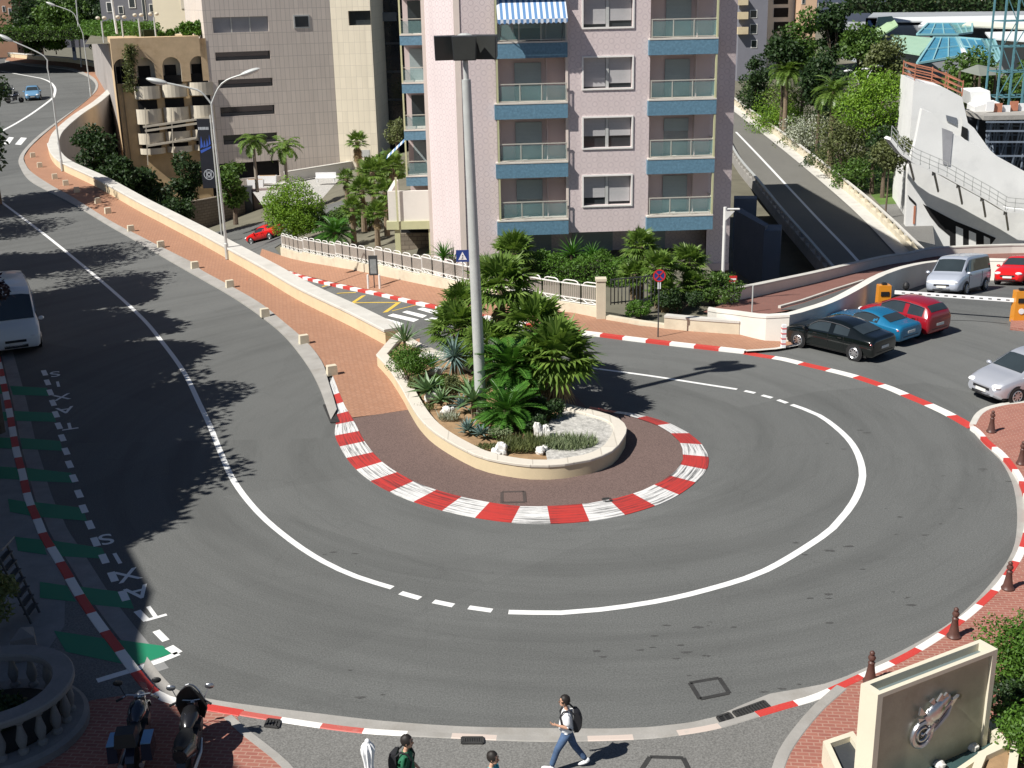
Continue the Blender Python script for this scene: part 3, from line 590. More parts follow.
# ================================================================== WALLS
def wall_path(name, label, pts, hf, h, th, mats, cope_h=.12, over=.05, drop=.3, outer_drop=None, cat='wall', outer_m=2):
    """wall on the right of the path: mats = body, coping, outer"""
    t = thing(name, label, cat, (pts[0].x, pts[0].y, hf(pts[0].x, pts[0].y))); pts = [V((p.x, p.y, hf(p.x, p.y))) for p in pts]; mb = MB(); od = outer_drop or drop
    mb.path(pts, [(0, -drop), (0, h), (th, h), (th, -od)], mf=lambda i, j: outer_m if j == 2 else 0); mb.build('wall_body', mats, t, world=True)
    mb = MB(); mb.path(pts, [(-over, h + .003), (-over, h + cope_h - .02), (-over + .03, h + cope_h), (th + over - .03, h + cope_h), (th + over, h + cope_h - .02), (th + over, h + .003)]); mb.build('coping', mats[1], t, world=True)
    return t
wall_path('parapet_wall', 'long cream parapet wall with pale coping beside the curving brick footway', WALL, lambda x, y: hu(x, y) + .05, .62, .8, [CREAM, COPE, GREYWALL], outer_drop=12.5)
# fence base wall steps along the lower footway
FL = catmull([V((p.x, p.y, 0)) for p in Gs([(281, 257), (300, 262), (327, 267), (350, 271), (400, 281.5), (456, 293), (527, 308), (553, 312.5), (600, 320.5)], hr)], .5)
# ================================================================== PLANTER
pb = [(377.5, 366), (390, 380), (402.8, 400), (409, 411.7), (420, 429.7), (435.6, 445.3), (463.8, 462.5), (488.8, 472.7), (530, 479.5), (564.5, 478.5), (590, 474), (611.7, 465), (622, 453)]
pt = [(626, 428), (618.5, 418.7), (599, 411.6), (580, 407), (545, 397), (500, 377), (460, 359), (436, 350), (416, 341), (399, 332)]
PH = .58
PL = [P(a, b, .07) for a, b in pb] + [P(a, b, PH) for a, b in pt]; PL = [V((p.x, p.y, 0)) for p in PL]
PLc = catmull(PL + [PL[0]], .45)[:-1]
if sum(a.x * b.y - b.x * a.y for a, b in zip(PLc, PLc[1:] + PLc[:1])) < 0: PLc = PLc[::-1]
planter = thing('raised_planter', 'long raised planter with cream curved wall and pale stone coping on the traffic island', 'planter', (sum(PLc, V()) / len(PLc)))
mb = MB(); mb.path(PLc, [(0, -.2), (0, PH - .09), (-.34, PH - .09), (-.34, -.2)], closed=True); mb.build('planter_wall', CREAM, planter, world=True, smooth=True)
mb = MB(); mb.path(PLc, [(.03, PH - .087), (.035, PH - .02), (.02, PH), (-.40, PH + .005), (-.42, PH - .02), (-.42, PH - .12)], closed=True); mb.build('coping', bricks('coping_stones', (.66, .61, .53), (.60, .55, .47), (.42, .38, .32), 1.1, 3, .02, .85), planter, world=True)
PIN = offset(PLc, -.36, True)
mb = MB(); c0 = sum(PIN, V()) / len(PIN)
def soil_z(x, y): return .46
poly = [(p.x, p.y) for p in PIN]
so_ = sheet('soil', PIN, lambda x, y: .38 + .07 * math.sin(x * 1.1 + 1) * math.cos(y * .9) + .03 * math.sin(x * 3.7) * math.sin(y * 4.1), 0, .45, SOIL); del so_['kind']; so_.data.transform(Matrix.Translation(-planter.location)); so_.parent = planter
# pale gravel bed at the tip
gv = [P(a, b, .5) for a, b in [(548, 465), (585, 460), (609, 449), (620, 432), (614, 420), (598, 414), (572, 410), (552, 418), (545, 440)]]
g_ = sheet('gravel_bed', catmull([V((p.x, p.y, 0)) for p in gv + gv[:1]], .4)[:-1], lambda x, y: .505 + .015 * math.sin(5 * x) * math.cos(6 * y), 0, .35, GRAVEL); del g_['kind']; g_.data.transform(Matrix.Translation(-planter.location)); g_.parent = planter
def rock(px, py, r, z, label, sy=1.0, sz=.7, lobes=4, seed=1):
    q = random.Random(seed); p = P(px, py, z); t = MB()
    for i in range(lobes):
        t.ell((q.uniform(-.45, .45) * r, q.uniform(-.45, .45) * r * sy, q.uniform(.1, .7) * r * sz), (r * q.uniform(.35, .65), r * q.uniform(.3, .6) * sy, r * q.uniform(.4, .8) * sz), 9, 6, R=Matrix.Rotation(q.uniform(0, 3), 3, 'Z') @ Matrix.Rotation(q.uniform(-.5, .5), 3, 'X'), jit=.16, seed=seed * 10 + i)
    o = t.build('rock', ROCK); o.location = (p.x, p.y, z - .05); return tag(o, label, 'rock', 'pale rocks in the planter')
rock(448, 412, .38, .5, 'row of white rocks left of the planter, behind the blue agaves', .5, .6, 6, 3); rock(431, 398, .4, .5, 'pale rocks beside the broad-leaved agave', .7, .8, 4, 4)
rock(500, 452, .32, .5, 'white rock on the coping inner edge left of the grey-green tufts', .8, .9, 4, 5); rock(541, 437, .36, .5, 'tall white jagged rock near the gravel bed', .7, 1.3, 5, 6); rock(543, 451, .30, .5, 'low white rock between the two grey-green tufts', .8, .8, 4, 7)
rock(437, 372, .4, .6, 'pale boulder at the back of the planter below the blue yucca', .8, .6, 3, 8); rock(428, 357, .5, .6, 'pale slab at the road-side edge of the planter', 1, .5, 3, 9)
# cream kerb blocks along the footway
kb = MB(); kb.box((0, 0, .17), (.42, .30, .40), taper=.9); kbo = kb.build('kerb_block', STONEW)
KB = [(33, 157), (40, 167), (55, 178.5), (77, 192), (98, 203), (131, 231), (161, 247), (195, 268), (230, 287), (265, 316), (304, 343), (332, 374), (108, 213), (66, 185)]
ordn = ['first', 'second', 'third', 'fourth', 'fifth', 'sixth', 'seventh', 'eighth', 'ninth', 'tenth', 'eleventh', 'twelfth', 'thirteenth', 'fourteenth']
KB = sorted(KB, key=lambda a: -a[1])
for i, (x, y) in enumerate(KB):
    p = G(x, y, lambda a, b: hu(a, b) + .1); o = kbo if i == 0 else kbo.copy()
    if i: COL.objects.link(o)
    o.location = p; o.rotation_euler = (0, 0, math.radians(25 + (i * 37) % 9)); tag(o, '%s small cream stone block along the brick footway edge, counted from the planter' % ordn[i], 'kerb block', 'stone blocks along the footway')
# ================================================================== GARDEN WALL AND FENCE
fw = thing('garden_wall', 'stepped cream garden wall carrying the white fence along the lower footway', 'wall', FL[0] + V((0, 0, hr(FL[0].x, FL[0].y))))
seg = resample(FL, n=12)
FENCE = []
def strip_len(pts): return plen(pts)
FLr = resample(FL, step=.6)
nseg = 6; per = len(FLr) // nseg; steps = []
for k in range(nseg):
    a = FLr[k * per:(k + 1) * per + 1] if k < nseg - 1 else FLr[k * per:]
    zt = [max(hr(p.x, p.y) for p in a) + .68 - .10, min(hr(p.x, p.y) for p in a) + .68]
    pts = []
    za, zb = hr(a[0].x, a[0].y) + .75, hr(a[-1].x, a[-1].y) + .62
    top = [lerp(za, zb, i / (len(a) - 1)) for i in range(len(a))]; mb = MB(); nn = side_normals(a)
    secs = []
    for p, n_, z in zip(a, nn, top): secs.append([p + n_ * 0 + V((0, 0, hr(p.x, p.y) - .4)), p + V((0, 0, z)), p - n_ * .3 + V((0, 0, z)), p - n_ * .3 + V((0, 0, hr(p.x, p.y) - .6))])
    mb.loft(secs); mb.build('wall_section', STONEW, fw, world=True); steps.append((a, top, nn))
fence = thing('white_fence', 'white metal fence with arched top loops and grey barred panels on the garden wall', 'fence', FL[0] + V((0, 0, hr(FL[0].x, FL[0].y) + .7)))
INF = mat('fence_bars', (.46, .42, .37), .6, .1)
def fence_run(a, b, H, loops=True):
    """one panel from a to b (tops of the wall)"""
    fr = MB(); d = (b - a); up = V((0, 0, 1)); m = a.lerp(b, .5)
    for p in (a, b): fr.beam(p, p + up * H, .06, .06)
    fr.beam(a + up * (H - .03), b + up * (H - .03), .05, .06); fr.beam(a + up * .25, b + up * .25, .05, .05); fr.beam(a + up * .05, b + up * .05, .05, .04)
    if loops:
        fr.tube([a.lerp(b, .12) + up * H, a.lerp(b, .18) + up * (H + .09), a.lerp(b, .3) + up * (H + .13), a.lerp(b, .7) + up * (H + .13), a.lerp(b, .82) + up * (H + .09), a.lerp(b, .88) + up * H], .03, 6)
        fr.tube([a.lerp(b, .08) + up * .24, a.lerp(b, .3) + up * .09, a.lerp(b, .5) + up * .16, a.lerp(b, .7) + up * .09, a.lerp(b, .92) + up * .24], .022, 5)
    o = fr.build('fence_panel', WMETAL, fence, world=True)
    ba = MB(); n = 11
    for i in range(1, n): ba.beam(a.lerp(b, i / n) + up * .25, a.lerp(b, i / n) + up * (H - .05), .05, .03)
    bo = ba.build('panel_bars', INF); bo.data.transform(Matrix.Translation(-fence.location)); bo.parent = o
for a, top, nn in steps:
    L = plen(a); n = max(1, round(L / 1.25)); pts = [V((p.x, p.y, z)) - n_ * .15 for p, n_, z in zip(a, nn, top)]; r = resample(pts, n=n)
    for p, q_ in zip(r, r[1:]): fence_run(p, q_, .95)
# pillar, low walls and dark railing right of the fence
pil = G(601, 321, hr)
mb = MB(); mb.box((0, 0, .95), (.42, .42, 1.9)); mb.box((0, 0, 1.95), (.5, .5, .12)); o = mb.build('gate_pillar', STONEW); o.location = (pil.x, pil.y + .15, 0); tag(o, 'cream square pillar at the right end of the white fence', 'pillar')
LW = [G(a, b, hr) for a, b in [(606, 322), (640, 327.5), (665, 331)]]
def simple_wall(name, label, pts, hf, h, th, m, mcap=None, smooth=None, drop=.3):
    p2 = catmull([V((p.x, p.y, 0)) for p in pts], smooth) if smooth else [V((p.x, p.y, 0)) for p in pts]
    hh = h if callable(h) else (lambda k: h)
    t = thing(name, label, 'wall', p2[0] + V((0, 0, hf(p2[0].x, p2[0].y)))); n = len(p2); nn = side_normals(p2); mb = MB(); secs = []; caps = []
    for i, (p, q_) in enumerate(zip(p2, nn)):
        z = hf(p.x, p.y); H = z + hh(i / (n - 1)); secs.append([p + V((0, 0, z - drop)), p + V((0, 0, H)), p + q_ * th + V((0, 0, H)), p + q_ * th + V((0, 0, z - drop))])
        caps.append([p - q_ * .03 + V((0, 0, H + .003)), p - q_ * .03 + V((0, 0, H + .10)), p + q_ * (th + .03) + V((0, 0, H + .10)), p + q_ * (th + .03) + V((0, 0, H + .003))])
    mb.loft(secs); mb.build('wall_body', m, t, world=True)
    if mcap: mb = MB(); mb.loft(caps); mb.build('coping', mcap, t, world=True)
    return t
simple_wall('low_wall', 'low pale kerb wall in front of the small hedge', LW[::-1], hr, .28, .3, STONEW)
simple_wall('low_wall', 'low stone wall with pale top below the fan palms by the no-stopping sign', [G(a, b, hr) for a, b in [(739, 337), (724, 336), (690, 333.5), (664, 331)]], hr, .62, .35, STONEW, COPE)
dr = thing('dark_railing', 'short dark iron railing between the pillar and the fan palms', 'railing', (pil.x + .4, pil.y + .8, .6))
mb = MB(); a, b = V((.1, -.2, 0)), V((2.4, .55, 0)); up = V((0, 0, 1))
mb.beam(a + up * 1.2, b + up * 1.2, .05, .05); mb.beam(a + up * .1, b + up * .1, .05, .05)
mb.build('rails', DMETAL, dr)
mb = MB()
for i in range(14): mb.beam(a.lerp(b, i / 13), a.lerp(b, i / 13) + up * 1.25, .045, .045)
mb.build('bars', DMETAL, dr)
# ---- white curved wall in front of the car park, and the far parapet
FW = Gs([(707, 331), (716, 331.5), (740, 337), (765, 343), (788, 344), (812, 336), (838, 326), (862, 313), (880, 303), (905, 291), (935, 282), (975, 280), (1030, 282)], hr)
fwp = catmull([V((p.x, p.y, 0)) for p in FW[::-1]], .6)
# front white wall: top runs along this pixel line
def zt_at(px, py, p):   # height of the pixel over the plan point p
    d = ray(px, py); return CAMH + d.z * (p.y / d.y)
FWT = [(707, 311), (716, 313), (740, 316), (765, 319), (788, 317), (812, 311), (838, 301), (862, 288), (880, 277.5), (905, 269), (935, 263.5), (975, 261), (1030, 262)]
hts = [max(.5, zt_at(*q_, p) - hr(p.x, p.y)) for q_, p in zip(FWT, FW)]
cum = [0]
for a, b in zip(FW, FW[1:]): cum.append(cum[-1] + (V((b.x, b.y, 0)) - V((a.x, a.y, 0))).length)
tabh = [(1 - c / cum[-1], h) for c, h in zip(cum, hts)][::-1]
simple_wall('white_wall', 'white curved wall behind the parked cars with smooth rising top', fwp, hr, lambda k: interp(tabh, k), .35, WHITEWALL, WHITEWALL, drop=.5)
print('white wall heights', [round(h, 2) for h in hts])
# ramp and brick footway behind the white wall
bp = Gs([(703, 316), (716, 318), (745, 321), (775, 317), (800, 312), (840, 298), (880, 284), (920, 275)], hr) + PARAPET[::-1]
bpo = sheet('terrace_paving', [V((p.x, p.y, 0)) for p in bp], hr, .2, 1.5, BRICK_D)
PARo = PARAPET
simple_wall('far_parapet', 'low pale parapet curving behind the brick terrace above the underpass', PARo[::-1], hr, .72, .35, WHITEWALL, COPE, drop=8)
rm = Gs([(772, 310), (800, 303), (838, 292), (868, 284), (850, 288), (820, 300), (795, 308)], hr)
rw = [G(a, b, lambda x, y: hr(x, y) + .2) for a, b in [(778, 308), (800, 302), (832, 291), (862, 281.5)]]
simple_wall('terrace_kerb', 'thin pale kerb between brick terrace and the grey ramp', rw, hr, .32, .14, COPE, drop=.2)
px_sheet('ramp_surface', [(780, 310), (803, 303.5), (834, 293), (860, 284), (856, 290), (836, 300), (812, 310)], lambda x, y: hr(x, y) + .2, .02, 1.0, A_LOW)
# ================================================================== APARTMENT BLOCK
def wall_holes(mb, u0, u1, z0, z1, hs, m=0, y=0):
    us = sorted({u0, u1, *[h[0] for h in hs], *[h[1] for h in hs]}); zs = sorted({z0, z1, *[h[2] for h in hs], *[h[3] for h in hs]})
    for a, b in zip(us, us[1:]):
        for c, d in zip(zs, zs[1:]):
            mu, mz = (a + b) / 2, (c + d) / 2
            if u0 <= mu <= u1 and not any(h[0] < mu < h[1] and h[2] < mz < h[3] for h in hs): mb.face([(a, y, c), (b, y, c), (b, y, d), (a, y, d)], m)
    for h in hs:
        a, b, c, d = h; e = y + .7
        mb.face([(a, y, c), (a, e, c), (b, e, c), (b, y, c)], m); mb.face([(a, y, d), (b, y, d), (b, e, d), (a, e, d)], m); mb.face([(a, y, c), (a, y, d), (a, e, d), (a, e, c)], m); mb.face([(b, y, c), (b, e, c), (b, e, d), (b, y, d)], m)
AY = 67.0
A0 = PY(649, 130, AY); fu = V((1, .055, 0)).normalized(); fn = V((fu.y, -fu.x, 0))      # along the front, out of the front
def fx(px, py=130, d=0.0):                    # distance along the front of a pixel (plane pushed back by d)
    p = PP(px, py, A0 - fn * d, fn); return (p - A0).dot(fu)
def fz(px, py, d=0.0): return PP(px, py, A0 - fn * d, fn).z
apt = thing('apartment_block', 'tall pink apartment block with ring-patterned tiles and blue balcony fascias', 'building', (A0.x, A0.y, 0), math.atan2(fu.y, fu.x))
def at2(u, d, z): return V((u, d, z))         # local frame: u along the front, d backwards, z up
zl = [fz(532, y) for y in (57.5, 119.5, 178.5, 234)]; zr = [fz(682, y) for y in (54.5, 112, 171, 229)]
ZF = sum(zl[3:] + zr[3:]) / 2; FH = ((zl[0] - zl[3]) + (zr[0] - zr[3])) / 6
U = [fx(460), fx(497), fx(567), fx(649), fx(714), fx(738)]
print('apt', A0, 'ZF', round(ZF, 2), 'FH', round(FH, 2), 'U', [round(u, 2) for u in U], [round(z, 2) for z in zl], [round(z, 2) for z in zr])
NF = 6; ZT = ZF + FH * NF + .6; DEEP = 1.08; BACK = 48.0
FASC = .78
cham = V((-.80, -.60, 0))
# upper body of the tower
u0, u1, u2, u3, u4, u5 = U
wl_ = MB()
def panel(mb, pts, m=0): mb.face([at2(*p) for p in pts], m)
# front panels (facing out): left, middle
w0, w1 = fx(583.5), fx(631.5); wb = fz(607, 205); wt = fz(607, 176)
wall_holes(wl_, u2, u3, ZF, ZT, [(w0 - .002, w1 + .002, wb + FH * k - .002, wt + FH * k + .002) for k in range(NF)])
for a, b in ((u0, u1), (u2, u3)):
    if a == u0: panel(wl_, [(a, 0, ZF), (b, 0, ZF), (b, 0, ZT), (a, 0, ZT)])
    panel(wl_, [(b, 0, ZF), (b, DEEP, ZF), (b, DEEP, ZT), (b, 0, ZT)]); panel(wl_, [(a, DEEP, ZF), (a, 0, ZF), (a, 0, ZT), (a, DEEP, ZT)])
ch_d = 2.4; ch_u = fx(428.5, 130, 2.4)           # chamfered left corner, brighter in the sun
panel(wl_, [(ch_u, ch_d, -2), (u0, 0, -2), (u0, 0, ZT), (ch_u, ch_d, ZT)])
panel(wl_, [(u0, 0, -2), (u1, 0, -2), (u1, 0, ZF), (u0, 0, ZF)])
panel(wl_, [(u1, 0, -2), (u1, 3.2, -2), (u1, 3.2, ZF), (u1, 0, ZF)])
panel(wl_, [(u4, DEEP, ZF - .0), (u5, DEEP, ZF - .0), (u5, DEEP, ZT), (u4, DEEP, ZT)])
panel(wl_, [(u4, DEEP, -1), (u5, DEEP, -1), (u5, DEEP, ZF), (u4, DEEP, ZF)])
panel(wl_, [(u5, DEEP, -9), (u5, BACK, -9), (u5, BACK, ZT), (u5, DEEP, ZT)])
panel(wl_, [(u5, BACK, -9), (ch_u, BACK, -9), (ch_u, BACK, ZT), (u5, BACK, ZT)])
for a, b in ((u1, u2), (u3, u4)): panel(wl_, [(a, DEEP, ZF), (b, DEEP, ZF), (b, DEEP, ZT), (a, DEEP, ZT)], 1)
wl_.build('tiled_wall', [PINKT, PINKPLAIN], apt)
r_ = MB(); r_.prism([(ch_u, ch_d), (u0, 0), (u5, 0), (u5, BACK), (ch_u, BACK)], ZT, ZT + .5); r_.build('roof', SLABW, apt)
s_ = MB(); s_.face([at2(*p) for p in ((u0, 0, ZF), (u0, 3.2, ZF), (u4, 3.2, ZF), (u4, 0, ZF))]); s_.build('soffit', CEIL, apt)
g_ = MB()
panel(g_, [(u1, 3.2, -2), (u4 + .4, 3.2, -2), (u4 + .4, 3.2, ZF), (u1, 3.2, ZF)]); g_.build('ground_floor_wall', PINKT, apt)
for a, b in ((u1 + 1.4, u1 + 3.2), (u2 + .6, u2 + 3.0), (u3 - .2, u3 + 1.6)):
    w_ = MB(); w_.bb(a, b, 3.12, 3.2, ZF - 2.3, ZF - .25); w_.build('ground_shutter', SHUTG, apt)
pl_ = MB(); pl_.bb(u1 + .01, u5 - .005, DEEP - .12, DEEP - .02, -1, fz(720, 263, DEEP)); pl_.build('plinth', PINKPLAIN, apt)
# corner trims
tr_ = MB()
for u, d in ((u0, 0), (ch_u, ch_d)): tr_.bb(u - .16, u + .16, d - .05, d + .11, -1.5, ZT)
tr_.bb(u2 - .07, u2 + .07, -.05, .0, ZF, ZT)
tr_.build('corner_trim', TRIMP, apt)
# windows of the middle panel
wz = [(4, 24), (57, 85), (117, 145), (176, 205)]
w0, w1 = fx(583.5), fx(631.5)
wb = fz(607, 205); wt = fz(607, 176)
drops = [(.75, .9), (.62, .62), (.95, .85), (.9, .8), (.4, .9), (.85, .85), (.9, .5), (.7, .7), (.8, .9)]
for k in range(NF):
    z0 = wb + FH * k; z1 = wt + FH * k
    fr = MB(); e = .085
    fr.bb(w0 - e, w1 + e, -.06, -.004, z0 - e, z0); fr.bb(w0 - e, w1 + e, -.06, -.004, z1, z1 + e); fr.bb(w0 - e, w0, -.06, -.004, z0, z1); fr.bb(w1, w1 + e, -.06, -.004, z0, z1)
    wo = fr.build('window', WFRAME, apt); mid = (w0 + w1) / 2
    gl = MB(); gl.bb(w0, w1, .30, .32, z0, z1); gl.build('pane', DGLASS, wo)
    mu = MB(); mu.bb(mid - .08, mid + .08, .2, .298, z0, z1); mu.build('mullion', METAL, wo)
    for (a, b), dr_ in zip(((w0 + .03, mid - .1), (mid + .1, w1 - .03)), drops[k % 9]):
        sh = MB(); sh.bb(a, b, .24, .296, z1 - (z1 - z0) * dr_, z1 - .01); sh.build('shutter', SHUT, wo)
# balconies
def rail(o, ua, ub, d, z, side_r=False, back=DEEP):
    rm_ = MB(); H = 1.0
    rm_.bb(ua, ub, d - .03, d + .03, z + H - .05, z + H); rm_.bb(ua, ub, d - .025, d + .025, z + .06, z + .1)
    for u in [ua + .03, lerp(ua, ub, .33), lerp(ua, ub, .64), ub - .03]: rm_.bb(u - .025, u + .025, d - .02, d + .02, z, z + H)
    if side_r: rm_.bb(ub - .03, ub + .03, d, back, z + H - .05, z + H); rm_.bb(ub - .025, ub + .025, d, back, z + .06, z + .1)
    rm_.build('railing', RAILM, o)
    gm_ = MB(); gm_.bb(ua + .05, ub - .05, d - .008, d + .008, z + .11, z + H - .12)
    if side_r: gm_.bb(ub - .008, ub + .008, d + .05, back - .05, z + .11, z + H - .12)
    gm_.build('glass_panel', TEAL, o)
for k in range(NF):
    for side, (a, b) in enumerate(((u1, u2), (u3, u4))):
        zf = ZF + FH * k; sl = MB()
        sl.bb(a - .12, b + .02, -.34, -.002, zf + .0, zf + FASC); sl.build_obj = None
        bo = sl.build('balcony', BLUEM, apt)
        f_ = MB(); f_.bb(a - .1, b + .02, -.36, DEEP, zf + FASC + .003, zf + FASC + .08); f_.build('slab_top', SLABW, bo)
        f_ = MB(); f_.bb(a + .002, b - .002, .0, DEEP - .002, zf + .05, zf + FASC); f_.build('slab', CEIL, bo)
        zt = zf + FASC + .08
        rail(bo, a + .02, b - .02, -.22, zt, side == 1)
        po = MB(); u = a + .06 if side == 0 else b - .05
        po.bb(u - .05, u + .05, -.32, -.2, zt, zf + FH); po.build('post', OLIVE, bo)
        # sliding door with shutter at the back wall
        dm = MB(); da, db = lerp(a, b, .28), lerp(a, b, .66); dm.bb(da, db, DEEP - .05, DEEP - .002, zt, zt + 2.0); dm.build('balcony_door', DGLASS if (k + side) % 4 == 3 else TEAL, bo)
        sh = MB(); dd = (.55, 1.0, 1.0, .35, .6, 1, .7, 1, .5)[(k * 2 + side) % 9]; sh.bb(da, db, DEEP - .09, DEEP - .052, zt + 2.0 - 1.95 * dd, zt + 2.02); sh.build('door_shutter', SHUTG, bo)
        dv = MB(); dv.bb(db + .25, db + .3, DEEP - .5, DEEP - .003, zt, zf + FH); dv.build('divider', PINKPLAIN, bo)
# striped awning of the upper left balcony
k = 3; zt = fz(530, 4); za = fz(530, 24, -1.15)
am = MB(); am.face([at2(u1 + .1, .1, ZF + FH * 4 - .1), at2(u2 - .05, .1, ZF + FH * 4 - .1), at2(u2 - .05, -1.15, za + .25), at2(u1 + .1, -1.15, za + .25)][::-1])
n = 15
for i in range(n):
    a = lerp(u1 + .1, u2 - .05, i / n); b = lerp(u1 + .1, u2 - .05, (i + 1) / n); m = (a + b) / 2
    am.face([at2(a, -1.155, za + .25), at2(b, -1.155, za + .25), at2(b, -1.16, za + .08), at2(m, -1.16, za), at2(a, -1.16, za + .08)])
ao = am.build('awning', AWN, apt)
for e_ in (u1 + .3, u2 - .25):
    ar = MB(); ar.tube([at2(e_, .1, za - .9), at2(e_, -1.12, za + .27)], .025, 6); ar.build('awning_arm', DMETAL, ao)
# awning valances rolled under the lower balconies
for k in ():
    for (a, b) in ((u1, u2),):
        v_ = MB(); n = 16; v_.face([at2(a + .01, -.28, ZF + FH * k - .003), at2(b - .01, -.28, ZF + FH * k - .003), at2(b - .01, -.28, ZF + FH * k - .05), at2(a + .01, -.28, ZF + FH * k - .05)])
        for i in range(n): v_.face([at2(lerp(a, b, i / n) + .01, -.28, ZF + FH * k - .003), at2(lerp(a, b, (i + .55) / n), -.28, ZF + FH * k - .003), at2(lerp(a, b, (i + .55) / n), -.28, ZF + FH * k - .2), at2(lerp(a, b, i / n) + .01, -.28, ZF + FH * k - .2)])
        v_.build('rolled_awning', AWN, apt)
# left side: stack of balconies seen past the corner
LB = MB(); la = fx(404, 130, 17); lb_ = fx(431, 130, 17)
zlf = [fz(416, y, 17) for y in (45, 92.5, 139.5, 185.5)]
print('left stack', la, lb_, [round(z, 2) for z in zlf])
FHL = (zlf[0] - zlf[3]) / 3
panel(LB, [(la + .2, 19.3, -2), (lb_, 19.3, -2), (lb_, 19.3, ZT), (la + .2, 19.3, ZT)]); panel(LB, [(lb_, 19.3, -2), (lb_, 10, -2), (lb_, 10, ZT), (lb_, 19.3, ZT)][::-1]); panel(LB, [(la + .2, BACK, -9), (la + .2, 19.3, -9), (la + .2, 19.3, ZT), (la + .2, BACK, ZT)])
LB.build('side_wall', PINKPLAIN, apt)
for k in range(NF):
    zf = zlf[3] + FHL * k; b_ = MB(); b_.bb(la, lb_ - .005, 16.8, 17.05, zf, zf + .62); bo = b_.build('side_balcony', BLUEM, apt)
    f_ = MB(); f_.bb(la + .002, lb_ - .006, 16.77, 19.29, zf + .623, zf + .70); f_.build('slab_top', SLABW, bo)
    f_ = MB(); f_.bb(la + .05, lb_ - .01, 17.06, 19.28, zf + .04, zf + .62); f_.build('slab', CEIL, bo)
    zt = zf + .70; q_ = MB(); q_.bb(la + .02, lb_ - .03, 16.85, 16.9, zt + .95, zt + 1.0); q_.bb(la + .02, la + .07, 16.85, 19.2, zt + .95, zt + 1.0); q_.build('railing', RAILM, bo)
    q_ = MB(); q_.bb(la + .1, lb_ - .04, 16.87, 16.885, zt + .05, zt + .85); q_.bb(la + .04, la + .055, 16.95, 19.2, zt + .05, zt + .85); q_.build('glass_panel', TEAL, bo)
    q_ = MB(); q_.bb(la + .0, la + .11, 16.8, 16.92, zt, zf + FHL); q_.build('post', OLIVE, bo)
    q_ = MB(); q_.bb(lerp(la, lb_, .3), lb_ - .2, 19.23, 19.285, zt, zt + 2.1); q_.build('balcony_door', DGLASS if k % 2 else SHUTG, bo)
aw = MB(); zz = zlf[3] + FHL
aw.face([at2(la, 17.0, zz - .1), at2(la, 19.2, zz - .1), at2(la - 1.3, 19.2, zz - 1.25), at2(la - 1.3, 17.0, zz - 1.25)]); aw.build('side_awning', AWN, apt)
LW_ = MB(); panel(LW_, [(ch_u, ch_d, -9), (ch_u, 19.3, -9), (ch_u, 19.3, ZT), (ch_u, ch_d, ZT)]); LW_.build('flank_wall', PINKPLAIN, apt)
# cream annex terrace left of the tower
ann = thing('terrace_annex', 'cream raised terrace with yellow beam and post at the foot of the apartment block', 'terrace', (0, 0, 0)); AD = A0.y + 8.0
def ax(px, py): return PY(px, py, AD)
zb0, zb1, zb2 = ax(410, 229).z, ax(410, 221).z, ax(410, 191).z; xa, xb = ax(388, 205).x, ax(434, 205).x
mb = MB(); mb.bb(xa, xb, AD, AD + .25, zb1, zb2); mb.bb(xa, xa + .25, AD + .25, AD + 5, zb1, zb2); mb.build('parapet', CREAM if False else WHITEWALL, ann)
mb = MB(); mb.bb(xa - .15, xb, AD - .12, AD + .4, zb0, zb1 - .003); mb.build('beam', OLIVE, ann)
mb = MB(); mb.bb(xa, xb, AD + .4, AD + 5, zb0 + .1, zb1 - .01); mb.build('floor', SLABW, ann)
for px in (397, 431):
    c = ax(px, 225); mb = MB(); mb.bb(c.x - .17, c.x + .17, AD, AD + .3, -3, zb0 - .003); mb.build('post', OLIVE, ann)
c = ax(397, 200); mb = MB(); mb.bb(c.x - .06, c.x + .06, AD - .2, AD - .14, zb0, zb2 + .9); mb.build('pole', OLIVE, ann)
mb = MB(); mb.bb(xa + .3, xb + 1.5, AD + 3.2, AD + 3.5, -3, zb0 - .9); mb.build('back_wall', RUBBLE, ann)
mb = MB(); mb.bb(xa + .3, xb + 1.5, AD + 4.8, AD + 5.0, -3, zb0); mb.build('dark_recess', BLACKIN, ann)
# ================================================================== PLANTS
def leafq(mb, c, d, n, L, W, m=0):
    s = d.cross(n)
    if s.length < 1e-6: return
    s = s.normalized() * W / 2
    mb.face([c, c + d * (L * .45) + s, c + d * L, c + d * (L * .45) - s], m)
def rdir(q):
    z = q.uniform(-1, 1); a = q.uniform(0, 2 * math.pi); r = math.sqrt(1 - z * z); return V((r * math.cos(a), r * math.sin(a), z))
def clump_leaves(mb, q, c, r, n, ls, flat=.75, m=0, out=.55):
    for _ in range(n):
        d = rdir(q); k = q.uniform(.55, 1.05) ** .6
        p = c + V((d.x * r, d.y * r, d.z * r * flat)) * k
        nn = (d * out + rdir(q) * .8 + V((0, 0, .35))).normalized(); t = nn.cross(rdir(q))
        if t.length < .01: continue
        leafq(mb, p, t.normalized(), nn, ls * q.uniform(.7, 1.35), ls * q.uniform(.45, .75), m)
def limbs(mb, q, base, tops, r):
    for tp in tops:
        m = base.lerp(tp, .5) + V((q.uniform(-.3, .3), q.uniform(-.3, .3), q.uniform(-.1, .4))) * (tp - base).length * .25
        mb.tube([base, m, tp], [r, r * .65, r * .25], 6)
